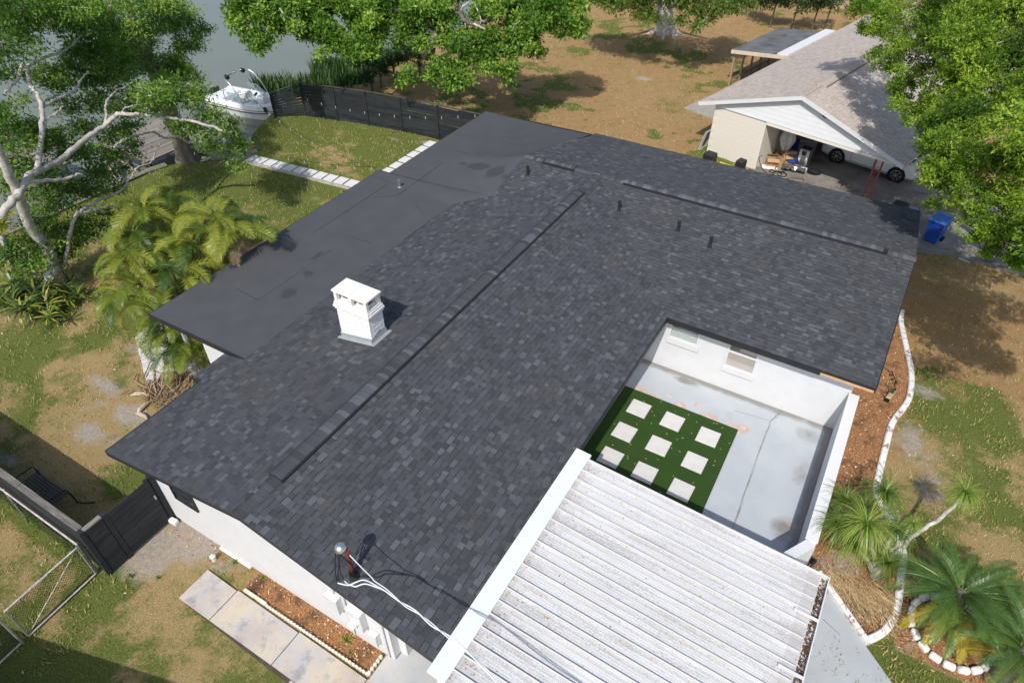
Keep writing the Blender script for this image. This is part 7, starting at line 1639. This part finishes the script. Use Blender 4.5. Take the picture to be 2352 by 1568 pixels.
b = MB(); e = at(2213, 1133, 1.9); limb(b, [hub, at(2060, 1270, .9), at(2102, 1226, 1.15), at(2140, 1205, 1.3), at(2173, 1180, 1.5), e], .06, .045, 8); b.build('branch', M['bark'], pt, smooth=True); inst('leaf_tuft', TU[2], pt, e, (0, 0, 1), .72); inst('leaf_tuft', TU[1], pt, e - Vector((0, 0, .05)), (.1, .2, 3), .6)
# --- date palms
G_DATE = [(0, (.022, .060, .012)), (.3, (.075, .145, .028)), (.6, (.16, .235, .048)), (.8, (.36, .30, .035)), (1, (.48, .36, .05))]
mD = mat_leaf('date_palm_leaf', G_DATE, .2, rough=.35, spec=.5)
FD = [frond_mesh('frond', mD, 1.45, el, cv, 46, .24, 200+i, tn, .020, .35, .5, .25) for i, (el, cv, tn) in enumerate(((.75, 1.1, .25), (.45, 1.0, .38), (.95, 1.3, .30), (.25, .85, .45)))]
FDY = [frond_mesh('frond', mD, 1.3, .1, .9, 42, .28, 230, .82, .022, .2, .6, .3), frond_mesh('frond', mD, 1.4, .0, .8, 42, .28, 231, .95, .022, .2, .6, .35)]
def date_palm(lab, c, nf, nyel, yaw_y, sc=1.0):
    t = thing('date_palm', lab, 'palm', (c[0], c[1], 0)); b = MB(); b.lathe((c[0], c[1], -.05), [(.20, 0), (.24, .3), (.26, .8), (.22, c[2]), (.08, c[2]+.2)], 12); b.build('trunk', M['bark_dark'], t)
    for i in range(nf): inst('frond', FD[i % 4], t, (c[0], c[1], c[2]), (rnd.uniform(-.3, .3), rnd.uniform(-.25, .25), i*2.399 + rnd.uniform(-.2, .2)), sc*rnd.uniform(.85, 1.12))
    for i in range(nyel): inst('frond', FDY[i % 2], t, (c[0], c[1], c[2]-.25), (rnd.uniform(-.3, .3), rnd.uniform(.0, .4), yaw_y + rnd.uniform(-.9, .9)), sc*.95)
c = at(2203, 1365, 1.15); date_palm('date palm with drooping feather fronds inside the stone ring', c, 30, 6, -1.7, 1.0)
c = at(2352, 1498, 1.1); date_palm('date palm with yellowing fronds in the bottom right corner', c, 28, 6, 2.6, .95)
# dry straw heap and torn plastic in the right bed
ds = thing('straw_heap', 'long heap of dry tan palm leaves under the ponytail palm', 'straw', at(1960, 1355, 0)); b = MB()
for i in range(900):
    f = rnd.random(); u = 1880 + 165*f + rnd.gauss(0, 6); v = 1308 + 82*f + rnd.gauss(0, 9 + 10*f); p = at(u, v, .02+.1*rnd.random()); a = -.75 + rnd.gauss(0, .35); L = rnd.uniform(.2, .5)
    b.bar(p, p + Vector((math.cos(a)*L, math.sin(a)*L, rnd.uniform(-.04, .05))), .012, .005, t=rnd.random())
b.build('straw', mat_ramp('dry_straw', [(0, (.24, .15, .07)), (.6, (.46, .32, .17)), (1, (.62, .48, .28))], bump=0), ds, kind='stuff')
b = MB()
for i in range(70): p = at(rnd.uniform(1940, 2110), rnd.uniform(1340, 1480), .03); a = rnd.uniform(0, 3.1); L = rnd.uniform(.3, .8); b.bar(p, p + Vector((math.cos(a)*L, math.sin(a)*L, .02)), .012, .006, t=rnd.random())
b.build('stalk', bpy.data.materials['dry_straw'], ds, kind='stuff')
t = thing('plastic_scrap', 'torn black plastic scrap by the end of the courtyard wall', 'scrap', at(1873, 1300, 0)); b = MB(); c0 = at(1873, 1300, .1)
pts = [c0 + Vector((rnd.uniform(-.22, .22), rnd.uniform(-.28, .28), rnd.uniform(-.06, .14))) for _ in range(9)]
for i in range(7): b.add([pts[i], pts[i+1], pts[i+2], pts[i]-Vector((0, 0, .01))], [(0, 1, 2), (0, 3, 1)])
b.build('plastic', M['rubber'], t)
# small weeds in the front bed
for (u, v, s_, lab) in ((797, 1470, .32, 'small green weed with yellow flowers in the bare front bed'), (805, 1498, .16, 'tiny green weed near the cream edging corner'), (605, 1327, .18, 'tuft of grass at the white wall base'), (538, 1290, .2, 'green weed by the long stone strip'), (300, 1322, .2, 'grass tuft in front of the black gate'), (363, 1327, .16, 'grass tuft below the bare sand patch')):
    p = at(u, v, .02); t = thing('weed', lab, 'weed', p); o = bpy.data.objects.new('leaves', SR[int(u) % 4]); col.objects.link(o); o.parent = t; o.scale = (s_*.9,)*3; tag(o)
# vines on the chain link fence
vb = [((-13.6 - .5*i + rnd.uniform(-.3, .3), 2.38 + rnd.uniform(-.03, .12), rnd.uniform(.2, .9)), rnd.uniform(.18, .34), .25) for i in range(9)]
t = thing('vine', 'green weeds growing through the chain link fence', 'vine', (-15.5, 2.4, 0)); crown('foliage', t, vb, mat_leaf('vine_leaf', [(0, (.03, .08, .01)), (1, (.12, .22, .03))], .3), .07, 500, seed=31, subr=(.4, .8))
